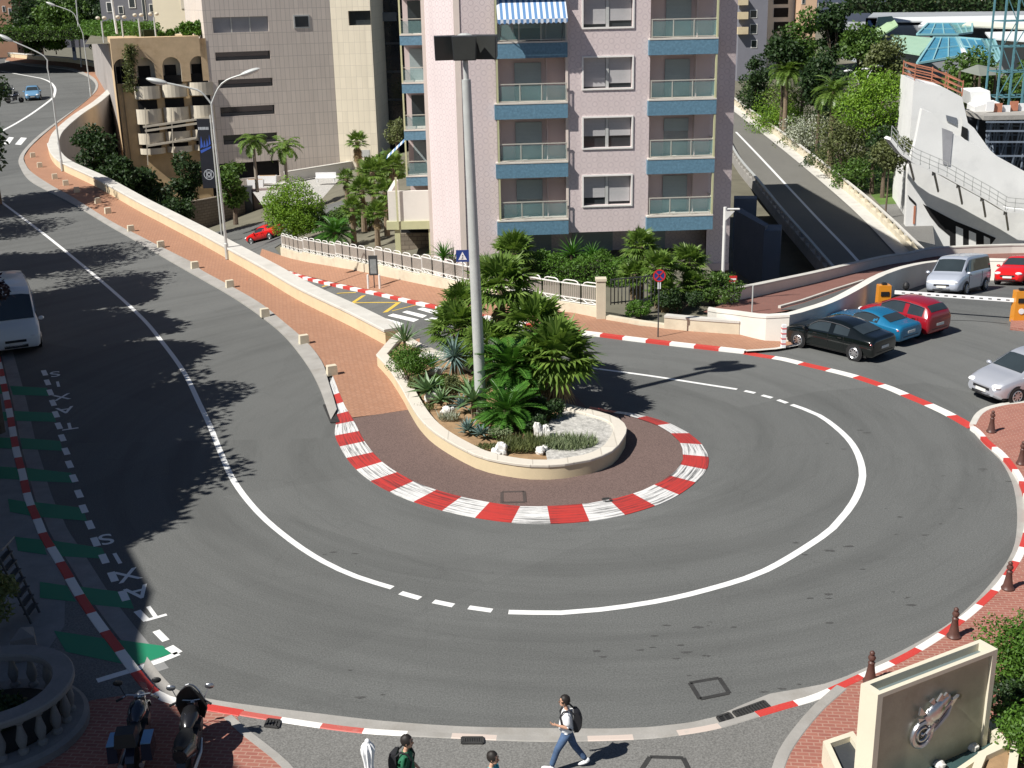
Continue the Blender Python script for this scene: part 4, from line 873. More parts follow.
def bush(name, label, cat, base, size, mats, n, ls, seed, group=None, nc=None, stems=True, lump=.34, flat=.75):
    """rounded leafy plant: size=(rx,ry,h) standing on base"""
    q = random.Random(seed); t = thing(name, label, cat, base, 0, group); rx, ry, h = size; nc = nc or 14; mb = MB(); cs = []
    for i in range(nc):
        for _ in range(20):
            d = V((q.uniform(-1, 1), q.uniform(-1, 1), q.uniform(-.85, 1)))
            if d.length < 1: break
        c = V((d.x * rx * .72, d.y * ry * .72, h * .52 + d.z * h * .34)); cs.append(c)
        clump_leaves(mb, q, c, min(rx, ry, h) * lump * q.uniform(.8, 1.35), n // nc, ls, flat)
    mb.build('foliage', mats, t)
    if stems:
        sb = MB(); limbs(sb, q, V((0, 0, -.1)), cs[:6], max(.02, h * .02)); sb.build('stems', BARK, t)
    return t
def tree(name, label, base, zc, size, mats, n, ls, seed, group=None, nc=16, tr=.2, lump=.36, flat=.75, top=None, cat='tree', lean=(0, 0)):
    """trunk from base up to a crown centred at height zc above it, size=(rx,ry,rz)"""
    q = random.Random(seed); t = thing(name, label, cat, base, 0, group); rx, ry, rz = size; mb = MB(); cs = []
    for i in range(nc):
        for _ in range(30):
            d = V((q.uniform(-1, 1), q.uniform(-1, 1), q.uniform(-1, 1)))
            if .25 < d.length < 1: break
        c = V((d.x * rx * .74 + lean[0], d.y * ry * .74 + lean[1], zc + d.z * rz * .74)); cs.append(c)
        clump_leaves(mb, q, c, min(rx, ry, rz * 1.4) * lump * q.uniform(.75, 1.4), n // nc, ls, flat)
    mb.build('crown', mats, t)
    k = V((lean[0] * .6, lean[1] * .6, max(.3, zc - rz * .7))); sb = MB()
    sb.tube([V((0, 0, -.2)), k * .5 + V((q.uniform(-.1, .1), q.uniform(-.1, .1), 0)), k], [tr * 1.25, tr, tr * .8], 8)
    limbs(sb, q, k, cs[:9], tr * .55); sb.build('trunk', BARK, t)
    return t
def frond(mb, q, o, az, el, L, w, droop, pairs=15, m=0, curl=0.35, vee=.5):
    h = V((math.cos(az), math.sin(az), 0)); side = V((-h.y, h.x, 0)); pts = []; p = V(o); e = el; st = L / 8
    for i in range(9):
        pts.append(p.copy()); p = p + (h * math.cos(e) + V((0, 0, math.sin(e)))) * st; e -= droop / 8
    mb.tube(pts, [.018 * L / 1.2, *[.014 * L / 1.2] * 7, .005], 3, m, cap=False)
    for i in range(pairs):
        s = .10 + .9 * (i + .5) / pairs; f = s * 8; j = min(7, int(f)); c = pts[j].lerp(pts[j + 1], f - j); tg = (pts[j + 1] - pts[j]).normalized(); up = side.cross(tg) * -1
        if up.z < 0: up = -up
        ln = w * math.sin(math.pi * min(1, .12 + s * .86)) ** .6 * q.uniform(.85, 1.1)
        for sg in (-1, 1):
            d = (side * sg * .9 + tg * .55 + up * vee - V((0, 0, curl * q.uniform(.5, 1.3)))).normalized(); leafq(mb, c, d, up, ln, w * .16 + .015, m)
def cycad(name, label, base, R, hc, n, seed, mats=None, group=None, w=.25, droop=.85, tr=.16, el=(-.45, 1.3), pairs=19, cat='cycad', dead=0, bark=None, curl=.08, vee=.3):
    q = random.Random(seed); t = thing(name, label, cat, base, 0, group); mb = MB(); c = V((0, 0, hc))
    for i in range(n):
        k = i / n; az = i * 2.39996 + q.uniform(-.2, .2); e = lerp(el[1], el[0], k ** .8) + q.uniform(-.08, .08)
        frond(mb, q, c, az, e, R * q.uniform(.85, 1.1), w * R, droop * q.uniform(.8, 1.2), pairs, 0, curl, vee)
    for i in range(dead): frond(mb, q, c - V((0, 0, .15)), i * 2.4, -.9, R * .7, w * R, .6, 9, 1)
    mb.build('crown', mats or [L_CYC, L_DRY], t); sb = MB()
    sb.tube([(0, 0, -.2), (q.uniform(-.03, .03), 0, hc * .5), (0, 0, hc + .05)], [tr * 1.25, tr, tr * 1.05], 9); sb.build('trunk', bark or PBARK, t)
    return t
def fanleaf(mb, q, o, az, el, pet, R, m=0, nb=15):
    h = V((math.cos(az), math.sin(az), 0)); d = h * math.cos(el) + V((0, 0, math.sin(el))); side = V((-h.y, h.x, 0)); up = d.cross(side) * -1
    if up.z < 0: up = -up
    e = o + d * pet; mb.tube([o, e], .012, 3, m, cap=False)
    tilt = (d + V((0, 0, -.25))).normalized(); n = up
    for i in range(nb):
        a = (i / (nb - 1) - .5) * math.radians(230); dd = (tilt * math.cos(a) + side * math.sin(a) + n * .22 * math.cos(a * 1.3)).normalized()
        L = R * (1 - .16 * abs(a)) * q.uniform(.9, 1.08); s = dd.cross(n).normalized() * (R * .075); tip = e + dd * L - V((0, 0, L * .18 * q.uniform(.4, 1.5)))
        mb.face([e, e + dd * L * .55 + s, tip, e + dd * L * .55 - s], m)
def fanpalm(name, label, base, R, hc, n, seed, mats=None, group=None, tr=.14, dead=0, lean=(0, 0), el=(-.5, 1.45), cat='palm'):
    q = random.Random(seed); t = thing(name, label, cat, base, 0, group); mb = MB(); c = V((lean[0], lean[1], hc))
    for i in range(n):
        k = i / n; fanleaf(mb, q, c + V((0, 0, q.uniform(-.15, .1))), i * 2.39996 + q.uniform(-.3, .3), lerp(el[1], el[0], k ** .75), R * q.uniform(.42, .58), R * q.uniform(.48, .6), 0)
    for i in range(dead): fanleaf(mb, q, c - V((0, 0, .2 + .5 * i / dead * hc * .5)), i * 2.4, -1.25 + q.uniform(-.2, .2), R * .35, R * .42, 1)
    mb.build('crown', mats or [L_PALM, L_DRY], t); sb = MB(); sb.tube([(0, 0, -.25), (lean[0] * .4, lean[1] * .4, hc * .5), (lean[0], lean[1], hc)], [tr * 1.3, tr, tr * 1.1], 9); sb.build('trunk', PBARK, t)
    return t
def rosette(name, label, base, R, n, seed, mats, w=.09, el=(.0, 1.45), hc=.05, droop=.3, cat='succulent', group=None, tr=.06):
    q = random.Random(seed); t = thing(name, label, cat, base, 0, group); mb = MB()
    for i in range(n):
        k = i / n; az = i * 2.39996 + q.uniform(-.15, .15); e = lerp(el[1], el[0], k ** .8) + q.uniform(-.1, .1); h = V((math.cos(az), math.sin(az), 0)); s = V((-h.y, h.x, 0)); L = R * q.uniform(.85, 1.1); p = V((0, 0, hc)); prev = None
        for j in range(5):
            f = j / 4; ww = w * R * (.55 + 1.2 * f if f < .4 else 1.03 * (1 - f) / .6 + .0) ; ww = max(ww, .002); up = V((-h.x * math.sin(e), -h.y * math.sin(e), math.cos(e)))
            cur = (p - s * ww + up * ww * .5, p.copy(), p + s * ww + up * ww * .5)
            if prev: mb.face([prev[0], prev[1], cur[1], cur[0]]); mb.face([prev[1], prev[2], cur[2], cur[1]])
            prev = cur; p = p + (h * math.cos(e) + V((0, 0, math.sin(e)))) * L / 4; e -= droop / 4
    mb.build('leaves', mats, t)
    if hc > .15: sb = MB(); sb.tube([(0, 0, -.2), (0, 0, hc)], [tr * 1.2, tr], 7); sb.build('stem', PBARK, t)
    return t
def grasstuft(name, label, base, r, h, n, seed, mats, group=None, cat='plant'):
    q = random.Random(seed); t = MB()
    for i in range(n):
        a = q.uniform(0, 6.28); rr = r * math.sqrt(q.random()); p = V((rr * math.cos(a), rr * math.sin(a) * .6, -.03)); d = (V((q.uniform(-.7, .7), q.uniform(-.7, .7), 1))).normalized(); leafq(t, p, d, rdir(q), h * q.uniform(.5, 1.2), .035)
    o = t.build(name, mats); o.location = base; return tag(o, label, cat, group)
def hedge(name, label, a, b, w, h, mats, n, ls, seed, z=None, cat='hedge', group=None):
    q = random.Random(seed); d = V((b.x - a.x, b.y - a.y, 0)); L = d.length; d.normalize(); s = V((-d.y, d.x, 0)); t = thing(name, label, cat, a, 0, group); mb = MB(); dz = b.z - a.z
    for _ in range(n):
        u = q.random(); f = q.random(); wob = 1 + .16 * math.sin(u * L * 2.1 + seed) + .1 * math.sin(u * L * 5.3)
        if f < .5: p = d * (u * L) + s * (q.uniform(-.5, .5) * w) + V((0, 0, u * dz + h * wob * q.uniform(.88, 1.08)))
        else: p = d * (u * L) + s * (q.choice((-.5, .5)) * w * q.uniform(.85, 1.1)) + V((0, 0, u * dz + h * wob * q.uniform(0, 1)))
        nn = (rdir(q) + V((0, 0, .5))).normalized(); tt = nn.cross(rdir(q))
        if tt.length > .01: leafq(mb, p, tt.normalized(), nn, ls * q.uniform(.7, 1.4), ls * q.uniform(.5, .8))
    mb.build('foliage', mats, t); cb = MB(); core = [V((0, 0, 0)), d * L]
    cb.beam(V((0, 0, h * .38)), d * L + V((0, 0, dz + h * .38)), w * .7, h * .76); cb.build('branches', mat('hedge_core', (.03, .04, .015), .95), t)
    return t
S = lambda px, py, z=.5: P(px, py, z)
# ---- planter planting
rosette('yucca', 'spiky green yucca at the back left corner of the planter', S(405, 352), 1.05, 46, 11, L_AGAVE, .035, (.15, 1.4), .45, .15, 'yucca')
bush('shrub', 'round dark green shrub at the narrow left end of the planter', 'shrub', S(408, 383, .45), (1.15, 1.1, 1.45), L_HEDGE, 5200, .075, 12, nc=22)
rosette('agave', 'broad-leaved green agave left of the lamp mast', S(428, 397), .85, 30, 13, L_AGAVE, .13, (.1, 1.2), .2, .25)
rosette('yucca', 'blue-grey yucca with a dense round head on a short trunk', S(455, 386), .95, 90, 14, L_BLUE, .04, (-.7, 1.45), 1.15, .25, 'yucca', tr=.1)
bush('shrub', 'small yellowish shrub under the blue-grey yucca', 'shrub', S(452, 398), (.42, .4, .95), L_OLIVE, 1500, .07, 15)
rosette('aloe', 'pale long-leaved aloe in front of the lamp mast', S(474, 414), 1.15, 22, 16, L_AGAVE, .085, (.1, 1.25), .45, .5, tr=.09)
rosette('agave', 'small blue agave in the bare soil, left one of the pair', S(468, 432), .5, 34, 17, L_BLUE, .12, (.05, 1.3), .05, .1); rosette('agave', 'small blue agave in the bare soil, right one of the pair', S(481, 436), .42, 30, 18, L_BLUE, .12, (.05, 1.3), .05, .1)
cycad('cycad', 'lower front cycad with glossy fronds near the soil', S(508, 424), 1.35, .45, 42, 19)
cycad('cycad', 'taller cycad with a full round crown behind the lower one', S(512, 407), 1.55, 1.45, 52, 20)
fanpalm('fan_palm', 'tallest fan palm in the planter, right of the lamp mast', S(503, 378), 1.55, 3.6, 46, 21, dead=5)
fanpalm('fan_palm', 'fan palm left of the lamp mast in the planter', S(458, 372), 1.35, 1.75, 42, 22, dead=4)
fanpalm('fan_palm', 'fan palm behind the mast with its crown just left of it', S(464, 362), 1.2, 2.3, 36, 23, dead=3)
fanpalm('fan_palm', 'large bushy fan palm at the right side of the planter', S(556, 404), 1.75, 1.75, 60, 24, dead=7)
fanpalm('fan_palm', 'dark fan palm in the middle of the planter group', S(535, 388), 1.6, 2.35, 48, 25, dead=4)
fanpalm('fan_palm', 'low fan palm at the road side of the planter', S(528, 396), 1.3, 1.1, 34, 26, dead=3); fanpalm('fan_palm', 'fan palm between the two leaning crowns behind the cycads', S(488, 384), 1.25, 1.5, 34, 27, dead=2)
bush('shrub', 'dark low shrub under the large fan palm', 'shrub', S(545, 418), (.95, .6, .7), L_DARK, 2200, .1, 28)
for i, (x, y, r, lab) in enumerate(((523, 447, .85, 'grey-green tufted ground cover on the left of the low white rock'), (567, 445, .95, 'grey-green tufted ground cover on the right of the low white rock'))): grasstuft('tuft_plant', lab, S(x, y, .48), r, .38, 1100, 30 + i, L_SAGE if i else L_OLIVE)
grasstuft('tuft_plant', 'silvery dry tuft among the white rocks', S(449, 419, .5), .35, .35, 200, 33, L_SILV); grasstuft('tuft_plant', 'low green weeds by the coping under the blue agaves', S(487, 447, .46), .4, .16, 260, 34, L_OLIVE); grasstuft('tuft_plant', 'low green weeds along the planter wall near the broad-leaved agave', S(425, 408, .46), .4, .2, 260, 35, L_OLIVE)
for i, (nm, x, y, r_, m_, lab) in enumerate((('agave', 418, 378, .7, L_AGAVE, 'green agave behind the round dark shrub'), ('agave', 441, 405, .6, L_AGAVE, 'green agave by the white rocks in the planter'), ('yucca', 432, 371, .8, L_CYC, 'green yucca beside the pale boulder'), ('agave', 462, 411, .55, L_BLUE, 'grey-blue agave left of the pale aloe'), ('agave', 488, 420, .6, L_AGAVE, 'small agave between the aloe and the lower cycad'), ('yucca', 470, 398, .9, L_CYC, 'narrow yucca right beside the lamp mast'))): rosette(nm, lab, S(x, y, .46), r_, 34, 300 + i, m_, .09 if nm == 'agave' else .04, (.05, 1.35), .15, .25, nm)
for i, (x, y, r_, h_, m_, lab) in enumerate(((420, 390, .5, .45, L_OLIVE, 'low olive shrub along the coping in the narrow end of the planter'), (444, 390, .55, .6, L_HEDGE, 'small green shrub left of the blue-grey yucca trunk'), (500, 436, .45, .3, L_SAGE, 'low sage-coloured plant under the lower cycad'), (535, 432, .5, .55, L_DARK, 'dark small shrub behind the tall white rock'), (520, 418, .7, .7, L_BROAD, 'leafy shrub between the cycads and the large fan palm'), (480, 372, .8, 1.1, L_BROAD, 'leafy shrub at the road side behind the lamp mast'))): bush('shrub', lab, 'shrub', S(x, y, .44), (r_, r_ * .8, h_), m_, 1300, .085, 310 + i, nc=12, lump=.45)
EDGE = lambda: ptree('edge_tree', 'dark purplish tree branch entering at the left edge above the minibus', (-60, 250, 9, 318), 40, leafmat('leaves_purple', (.03, .02, .03), (.07, .045, .06)), 3200, .16, 330, 0, nc=20, lump=.4)
# ---- apartment garden
def Lg(px, py): return G(px, py, hr)
def on(px, py, Y):  # point below the pixel on the lower ground at world y = Y
    p = PY(px, py, Y); return V((p.x, Y, hr(p.x, Y)))
def hgt(px, py, Y, base): return PY(px, py, Y).z - base.z
def pbox(x0, y0, x1, y1, Y):
    a, b = PY(x0, (y0 + y1) / 2, Y), PY(x1, (y0 + y1) / 2, Y); return abs(b.x - a.x) / 2, PY((x0 + x1) / 2, (y0 + y1) / 2, Y), (PY((x0 + x1) / 2, y0, Y).z - PY((x0 + x1) / 2, y1, Y).z) / 2
def ptree(name, label, box, Y, mats, n, ls, seed, ground, ry=None, cat='tree', **kw):
    rx, c, rz = pbox(*box, Y); return tree(name, label, V((c.x, Y, ground)), c.z - ground, (rx, ry or rx, rz), mats, n, ls, seed, cat=cat, **kw)
ptree('lime_tree', 'big lime green bushy tree behind the left end of the white fence', (262, 176, 324, 240), 93, L_LIME, 15000, .16, 40, -4.6, nc=34, lump=.42)
def qpalm(label, cx, cy, bx, by, Y, Rpx, seed, n=16, mats=None, dead=0, nm='feather_palm', tr=.14):
    c = PY(cx, cy, Y); b = PY(bx, by, Y); R = Rpx * abs(PY(cx + 1, cy, Y).x - c.x); return cycad(nm, label, V((c.x, Y, b.z)), R, c.z - b.z, n, seed, mats or [L_PALM, L_DRY], w=.30, droop=1.9, tr=tr, el=(-.25, 1.3), pairs=22, cat='palm', dead=dead, bark=mat('grey_palm_bark', (.30, .26, .21), .9, .15, 4), curl=.55, vee=.2)
qpalm('slender feather palm in front of the dark garage opening', 253, 141, 256, 190, 112, 21, 41)
qpalm('slender feather palm in front of the tiled office wall, right of its twin', 284, 147, 284, 180, 113, 23, 42)
def fp2(label, cx, cy, by, Y, Rpx, seed, n=30, dead=0, mats=None):
    c = PY(cx, cy, Y); R = Rpx * abs(PY(cx + 1, cy, Y).x - c.x); bz = PY(cx, by, Y).z; return fanpalm('fan_palm', label, V((c.x, Y, bz)), R, c.z - bz, n, seed, mats, dead=dead, tr=.17)
fp2('fan palm with a skirt of dead leaves by the cream end of the office', 357, 141, 185, 104, 14, 43, 26, 16)
fp2('small fan palm with bare trunk in front of the white garden terrace', 346, 178, 205, 97, 12, 44, 26, 4)
for i, (x, y, by, Y, R, lab) in enumerate(((372, 172, 215, 90, 19, 'fan palm in the garden thicket, topmost crown left of the annex'), (392, 165, 210, 92, 16, 'fan palm in the garden thicket nearest the annex'), (362, 190, 228, 87, 18, 'fan palm in the middle of the garden thicket'), (385, 192, 232, 85, 17, 'fan palm low in the garden thicket beside the annex'), (352, 208, 240, 84, 14, 'low fan palm behind the bus stop sign'), (376, 212, 245, 82, 15, 'low fan palm in front of the annex post'))): fp2(lab, x, y, by, Y, R, 50 + i, 30, 4)
bush('shrub', 'broad green shrub filling the garden behind the bus stop sign', 'shrub', on(368, 225, 90), (3.6, 1.6, 2.6), L_BROAD, 5200, .17, 57, nc=22, lump=.4)
bush('shrub', 'tall banana-leaved shrub at the back of the garden by the dark glass', 'shrub', V((PY(385, 180, 97).x, 97, PY(385, 180, 97).z)), (2.6, 1.5, 2.3), L_PALM, 1800, .5, 58, nc=14, lump=.45)
bush('shrub', 'low dark shrub between the lime tree and the fan palms', 'shrub', on(330, 220, 93), (2.8, 1.2, 2.0), L_DARK, 3200, .17, 59, nc=16, lump=.4)
b = on(335, 240, 84); cycad('cycad', 'cycad behind the white fence left of the bus stop sign', b + V((0, 0, .2)), 1.75, 1.2, 36, 60)
b = on(444, 268, 67); rosette('yucca', 'bright green yucca behind the fence at the tower corner', b + V((0, 0, .3)), 1.15, 60, 61, L_CYC, .04, (-.2, 1.45), .9, .4, 'yucca')
b = on(514, 268, 62.6); fanpalm('fan_palm', 'fan palm in front of the lower left blue balcony', b + V((0, 0, .2)), 1.45, 1.55, 46, 62, dead=3)
hedge('hedge', 'clipped green hedge behind the right part of the white fence', on(530, 280, 63.6), on(628, 292, 61.6), 2.4, 1.15, L_HEDGE, 8000, .12, 63)
for i, (x, y, Y, R, lab) in enumerate(((572, 275, 63.6, 1.15, 'spiky green yucca above the hedge, left and larger one'), (592, 280, 63.2, .9, 'spiky green yucca above the hedge, right and smaller one'), (488, 282, 64, .7, 'small yucca by the tower corner behind the fence'))):
    rosette('yucca', lab, on(x, y, Y) + V((0, 0, .4)), R, 44, 64 + i, L_CYC, .045, (.0, 1.4), .7, .3, 'yucca')
bush('shrub', 'feathery green shrub at the right end of the hedge', 'shrub', on(606, 288, 62.0), (.95, .6, 1.2), L_BROAD, 1700, .12, 67)
for i, (x, y, Y, R, lab) in enumerate(((641, 246, 57.6, 22, 'topmost fan palm of the clump by the no-stopping sign'), (634, 274, 56.8, 20, 'left fan palm of the clump by the no-stopping sign'), (659, 268, 56.2, 24, 'middle fan palm of the clump by the no-stopping sign'), (688, 262, 57.4, 23, 'right fan palm of the clump by the no-stopping sign'), (664, 291, 55.6, 21, 'lowest fan palm of the clump, right behind the no-stopping sign'), (692, 284, 56.6, 18, 'small fan palm of the clump beside the leafy shrub'))): fp2(lab, x, y, 318, Y, R, 70 + i, 44, 4)
bush('shrub', 'leafy light green shrub left of the white wall', 'shrub', on(712, 318, 56.5), (1.9, 1.2, 1.9), L_BROAD, 4200, .12, 77, nc=22)
bush('shrub', 'dark shrub under the fan palm clump', 'shrub', on(678, 328, 55), (1.8, .9, 1.3), L_DARK, 3000, .12, 78, nc=16)
bush('shrub', 'small bright hedge plant spilling over the low wall by the sign', 'shrub', on(640, 326, 54.2), (1.0, .6, .85), L_HEDGE, 2600, .09, 79, nc=16)
# ================================================================== VEHICLES
CARS = {
 # half-length profile rows: x, z_low, z_belt, z_top, half width low, half width belt, half width top ; x from the tail (-) to the nose (+)
 'sedan': dict(L=4.52, W=.91, wb=2.76, r=.33, rows=[(-2.26, .38, .72, .86, .72, .76, .62), (-2.18, .26, .86, 1.02, .82, .85, .70), (-1.70, .22, .92, 1.09, .86, .90, .72), (-1.05, .20, .93, 1.30, .87, .90, .64), (-.55, .20, .93, 1.41, .87, .91, .62), (.05, .20, .92, 1.43, .87, .91, .62), (.50, .20, .91, 1.36, .87, .90, .63), (1.05, .20, .90, 1.02, .87, .89, .74), (1.60, .22, .85, .94, .86, .87, .70), (2.05, .24, .74, .80, .80, .80, .60), (2.26, .34, .58, .64, .62, .62, .50)], glass=(2, 7), ws=(6, 7), rw=(2, 3)),
 'coupe': dict(L=4.0, W=.86, wb=2.45, r=.31, rows=[(-2.0, .38, .66, .80, .66, .70, .55), (-1.92, .26, .80, .92, .76, .80, .62), (-1.40, .22, .84, .96, .81, .85, .66), (-.85, .20, .86, 1.16, .82, .86, .58), (-.40, .20, .86, 1.27, .82, .86, .55), (.10, .20, .85, 1.25, .82, .86, .55), (.60, .20, .84, .94, .82, .85, .68), (1.20, .22, .79, .87, .81, .82, .64), (1.75, .24, .68, .74, .74, .75, .56), (2.0, .34, .54, .60, .58, .58, .46)], glass=(2, 6), ws=(5, 6), rw=(2, 3)),
 'hatch': dict(L=3.85, W=.85, wb=2.46, r=.31, rows=[(-1.92, .40, .80, .92, .70, .72, .60), (-1.85, .26, .92, 1.16, .78, .82, .64), (-1.55, .22, .95, 1.42, .82, .86, .60), (-1.0, .20, .95, 1.51, .83, .87, .60), (-.40, .20, .94, 1.54, .83, .87, .60), (.15, .20, .93, 1.48, .83, .87, .60), (.80, .20, .92, 1.08, .83, .86, .72), (1.30, .22, .86, .97, .82, .83, .66), (1.72, .24, .74, .80, .76, .77, .56), (1.92, .34, .56, .62, .60, .60, .48)], glass=(1, 6), ws=(5, 6), rw=(1, 2)),
 'mpv': dict(L=4.3, W=.9, wb=2.7, r=.33, rows=[(-2.15, .40, .86, 1.0, .74, .78, .64), (-2.08, .26, 1.0, 1.30, .82, .87, .66), (-1.8, .22, 1.02, 1.55, .86, .90, .64), (-1.1, .20, 1.02, 1.64, .87, .91, .64), (-.30, .20, 1.0, 1.66, .87, .91, .64), (.25, .20, .99, 1.56, .87, .91, .64), (1.05, .20, .97, 1.10, .87, .90, .76), (1.50, .22, .90, 1.0, .86, .87, .70), (1.92, .24, .76, .84, .80, .80, .60), (2.15, .34, .58, .66, .64, .64, .50)], glass=(1, 6), ws=(5, 6), rw=(1, 2)),
 'van': dict(L=5.0, W=.96, wb=3.05, r=.34, rows=[(-2.5, .40, 1.05, 1.80, .84, .88, .72), (-2.44, .28, 1.10, 1.90, .88, .93, .76), (-1.9, .24, 1.12, 1.94, .90, .95, .78), (-.9, .22, 1.12, 1.95, .90, .96, .78), (.20, .22, 1.11, 1.94, .90, .96, .77), (.85, .22, 1.10, 1.86, .90, .95, .74), (1.65, .22, 1.04, 1.20, .90, .93, .78), (2.05, .24, .96, 1.06, .88, .90, .72), (2.38, .26, .76, .84, .80, .82, .60), (2.5, .36, .58, .66, .68, .68, .52)], glass=(1, 6), ws=(5, 6), rw=(0, 1)),
 'minibus': dict(L=5.4, W=1.0, wb=3.2, r=.35, rows=[(-2.7, .40, 1.15, 2.2, .88, .93, .82), (-2.64, .30, 1.2, 2.30, .92, .98, .86), (-1.9, .26, 1.2, 2.36, .94, 1.0, .88), (-.6, .24, 1.2, 2.38, .94, 1.0, .88), (.60, .24, 1.2, 2.36, .94, 1.0, .88), (1.62, .24, 1.19, 2.29, .94, 1.0, .86), (2.22, .24, 1.16, 1.30, .94, .98, .88), (2.50, .26, 1.04, 1.12, .92, .95, .80), (2.64, .28, .82, .90, .88, .90, .72), (2.7, .38, .60, .66, .76, .76, .60)], glass=(1, 6), ws=(5, 6), rw=(0, 1)),
}
def car(name, label, kind, body, pf, pr, hf, plate='both', group=None, dark=False, left=False):
    """pf / pr: ground pixels of the front and rear wheel on the side facing the camera"""
    C = CARS[kind]; a, b = G(*pf, hf), G(*pr, hf); d = V((a.x - b.x, a.y - b.y, 0)).normalized(); s = V((-d.y, d.x, 0)); mid = (a + b) / 2
    if s.dot(V((mid.x, mid.y, 0))) < 0: s = -s
    if left and s.x > 0: s = -s
    c = mid + s * (C['W'] - .12); z = hf(c.x, c.y); e = .8
    gx = (hf(c.x + d.x * e, c.y + d.y * e) - hf(c.x - d.x * e, c.y - d.y * e)) / (2 * e); s0 = V((-d.y, d.x, 0)); gy = (hf(c.x + s0.x * e, c.y + s0.y * e) - hf(c.x - s0.x * e, c.y - s0.y * e)) / (2 * e)
    X = (d + V((0, 0, gx))).normalized(); Y = (s0 + V((0, 0, gy))).normalized(); Z = X.cross(Y).normalized(); Y = Z.cross(X)
    M = Matrix((X, Y, Z)).transposed().to_euler(); t = thing(name, label, 'van' if kind in ('van', 'minibus') else 'car', (c.x, c.y, z + .005)); t.rotation_euler = M
    if group: t['group'] = group
    return carbody(t, C, body, plate, dark)
def carbody(t, C, body, plate, dark, kind_trim=True):
    rows = C['rows']
    # refine the rows with a smooth curve
    fine = []
    for i in range(len(rows) - 1):
        p = [rows[max(0, min(len(rows) - 1, i + k))] for k in (-1, 0, 1, 2)]
        for k in range(3):
            u = k / 3; r = []
            for a, b, c, d in zip(*p):
                m1, m2 = (c - a) / 2 * .7, (d - b) / 2 * .7
                r.append((2 * u ** 3 - 3 * u * u + 1) * b + (u ** 3 - 2 * u * u + u) * m1 + (-2 * u ** 3 + 3 * u * u) * c + (u ** 3 - u * u) * m2)
            fine.append(r)
    fine.append(list(rows[-1]))
    def sec(r):
        x, zl, zb, zt, wl, wb, wt = r; h = zt - zb
        half = [(0, zl), (wl * .9, zl), (wl, zl + .08), (wl + (wb - wl) * .8 + .02, lerp(zl, zb, .55)), (wb, zb - .02), (wb - .02, zb + .01), (lerp(wb, wt, .86), zb + h * .84), (wt - .03, zb + h * .97), (wt * .6, zt + h * .012), (0, zt + h * .025)]
        return [(x, y, z) for y, z in half] + [(x, -y, z) for y, z in half[-2:0:-1]]
    secs = [sec(r) for r in fine]; mb = MB(); mb.loft(secs); mb.build('body', body, t, smooth=True, sharp=38)
    # glass panels lifted just off the body
    def pt(r, k, sgn, lift=.012):
        x, zl, zb, zt, wl, wb, wt = r; h = zt - zb; y = lerp(wb - .02, wt - .03, k); z = zb + .01 + (h * .95) * k
        if k > .8: y = lerp(lerp(wb, wt, .86), wt - .03, (k - .8) / .2) ; 
        return V((x, sgn * (y + lift), z))
    g0, g1 = C['glass']; w0, w1 = C['ws']; r0, r1 = C['rw']
    def interp_row(f):
        i = min(len(rows) - 2, int(f)); u = f - i; j = int(round(f * 3)); return fine[min(len(fine) - 1, j)]
    def side_glass(fa, fb, sgn):
        n = max(2, int(round((fb - fa) * 3))); g = MB(); A = [];
        for i in range(n + 1):
            r = interp_row(fa + (fb - fa) * i / n); x, zl, zb, zt, wl, wb, wt = r; h = zt - zb; kt = .80
            y0, y1 = lerp(wb - .02, wt, .10) , lerp(wb - .02, lerp(wb, wt, .86), kt / .84)
            A.append((V((x, sgn * (lerp(wb - .02, lerp(wb, wt, .86), .08 / .84) + .012), zb + h * .08)), V((x, sgn * (y1 + .012), zb + h * kt))))
        for (a, b), (c, d) in zip(A, A[1:]): g.face([a, c, d, b] if sgn < 0 else [c, a, b, d])
        g.build('side_window', CGLASS, t)
    for sgn in (-1, 1):
        m = (r1 + w0) / 2
        side_glass(r1 + .15, m - .06, sgn); side_glass(m + .06, w0 + .55, sgn)
    def screen(nm, fa, fb):
        n = 6; g = MB(); A = []
        for i in range(n + 1):
            f = fa + (fb - fa) * i / n; i0 = f * 3; j = min(len(fine) - 2, int(i0)); u = i0 - j; r = [lerp(p, q_, u) for p, q_ in zip(fine[j], fine[j + 1])]; x, zl, zb, zt, wl, wb, wt = r; h = zt - zb
            A.append([V((x, y, zz)) for y, zz in ((-(wt - .05), zb + h * .96), (-wt * .6, zt + h * .012), (0, zt + h * .025), (wt * .6, zt + h * .012), (wt - .05, zb + h * .96))])
        nrm = (A[0][2] - A[-1][2]).cross(V((0, 1, 0))).normalized(); nrm = nrm if nrm.z > 0 else -nrm
        for a, b in zip(A, A[1:]):
            for k in range(4): g.face([a[k] + nrm * .014, a[k + 1] + nrm * .014, b[k + 1] + nrm * .014, b[k] + nrm * .014])
        g.build(nm, CGLASS, t, smooth=True)
    screen('windscreen', w0 + .12, w1 - .03); screen('rear_window', r0 + .1, r1 - .05)
    # wheels with rims and arches
    r = C['r']
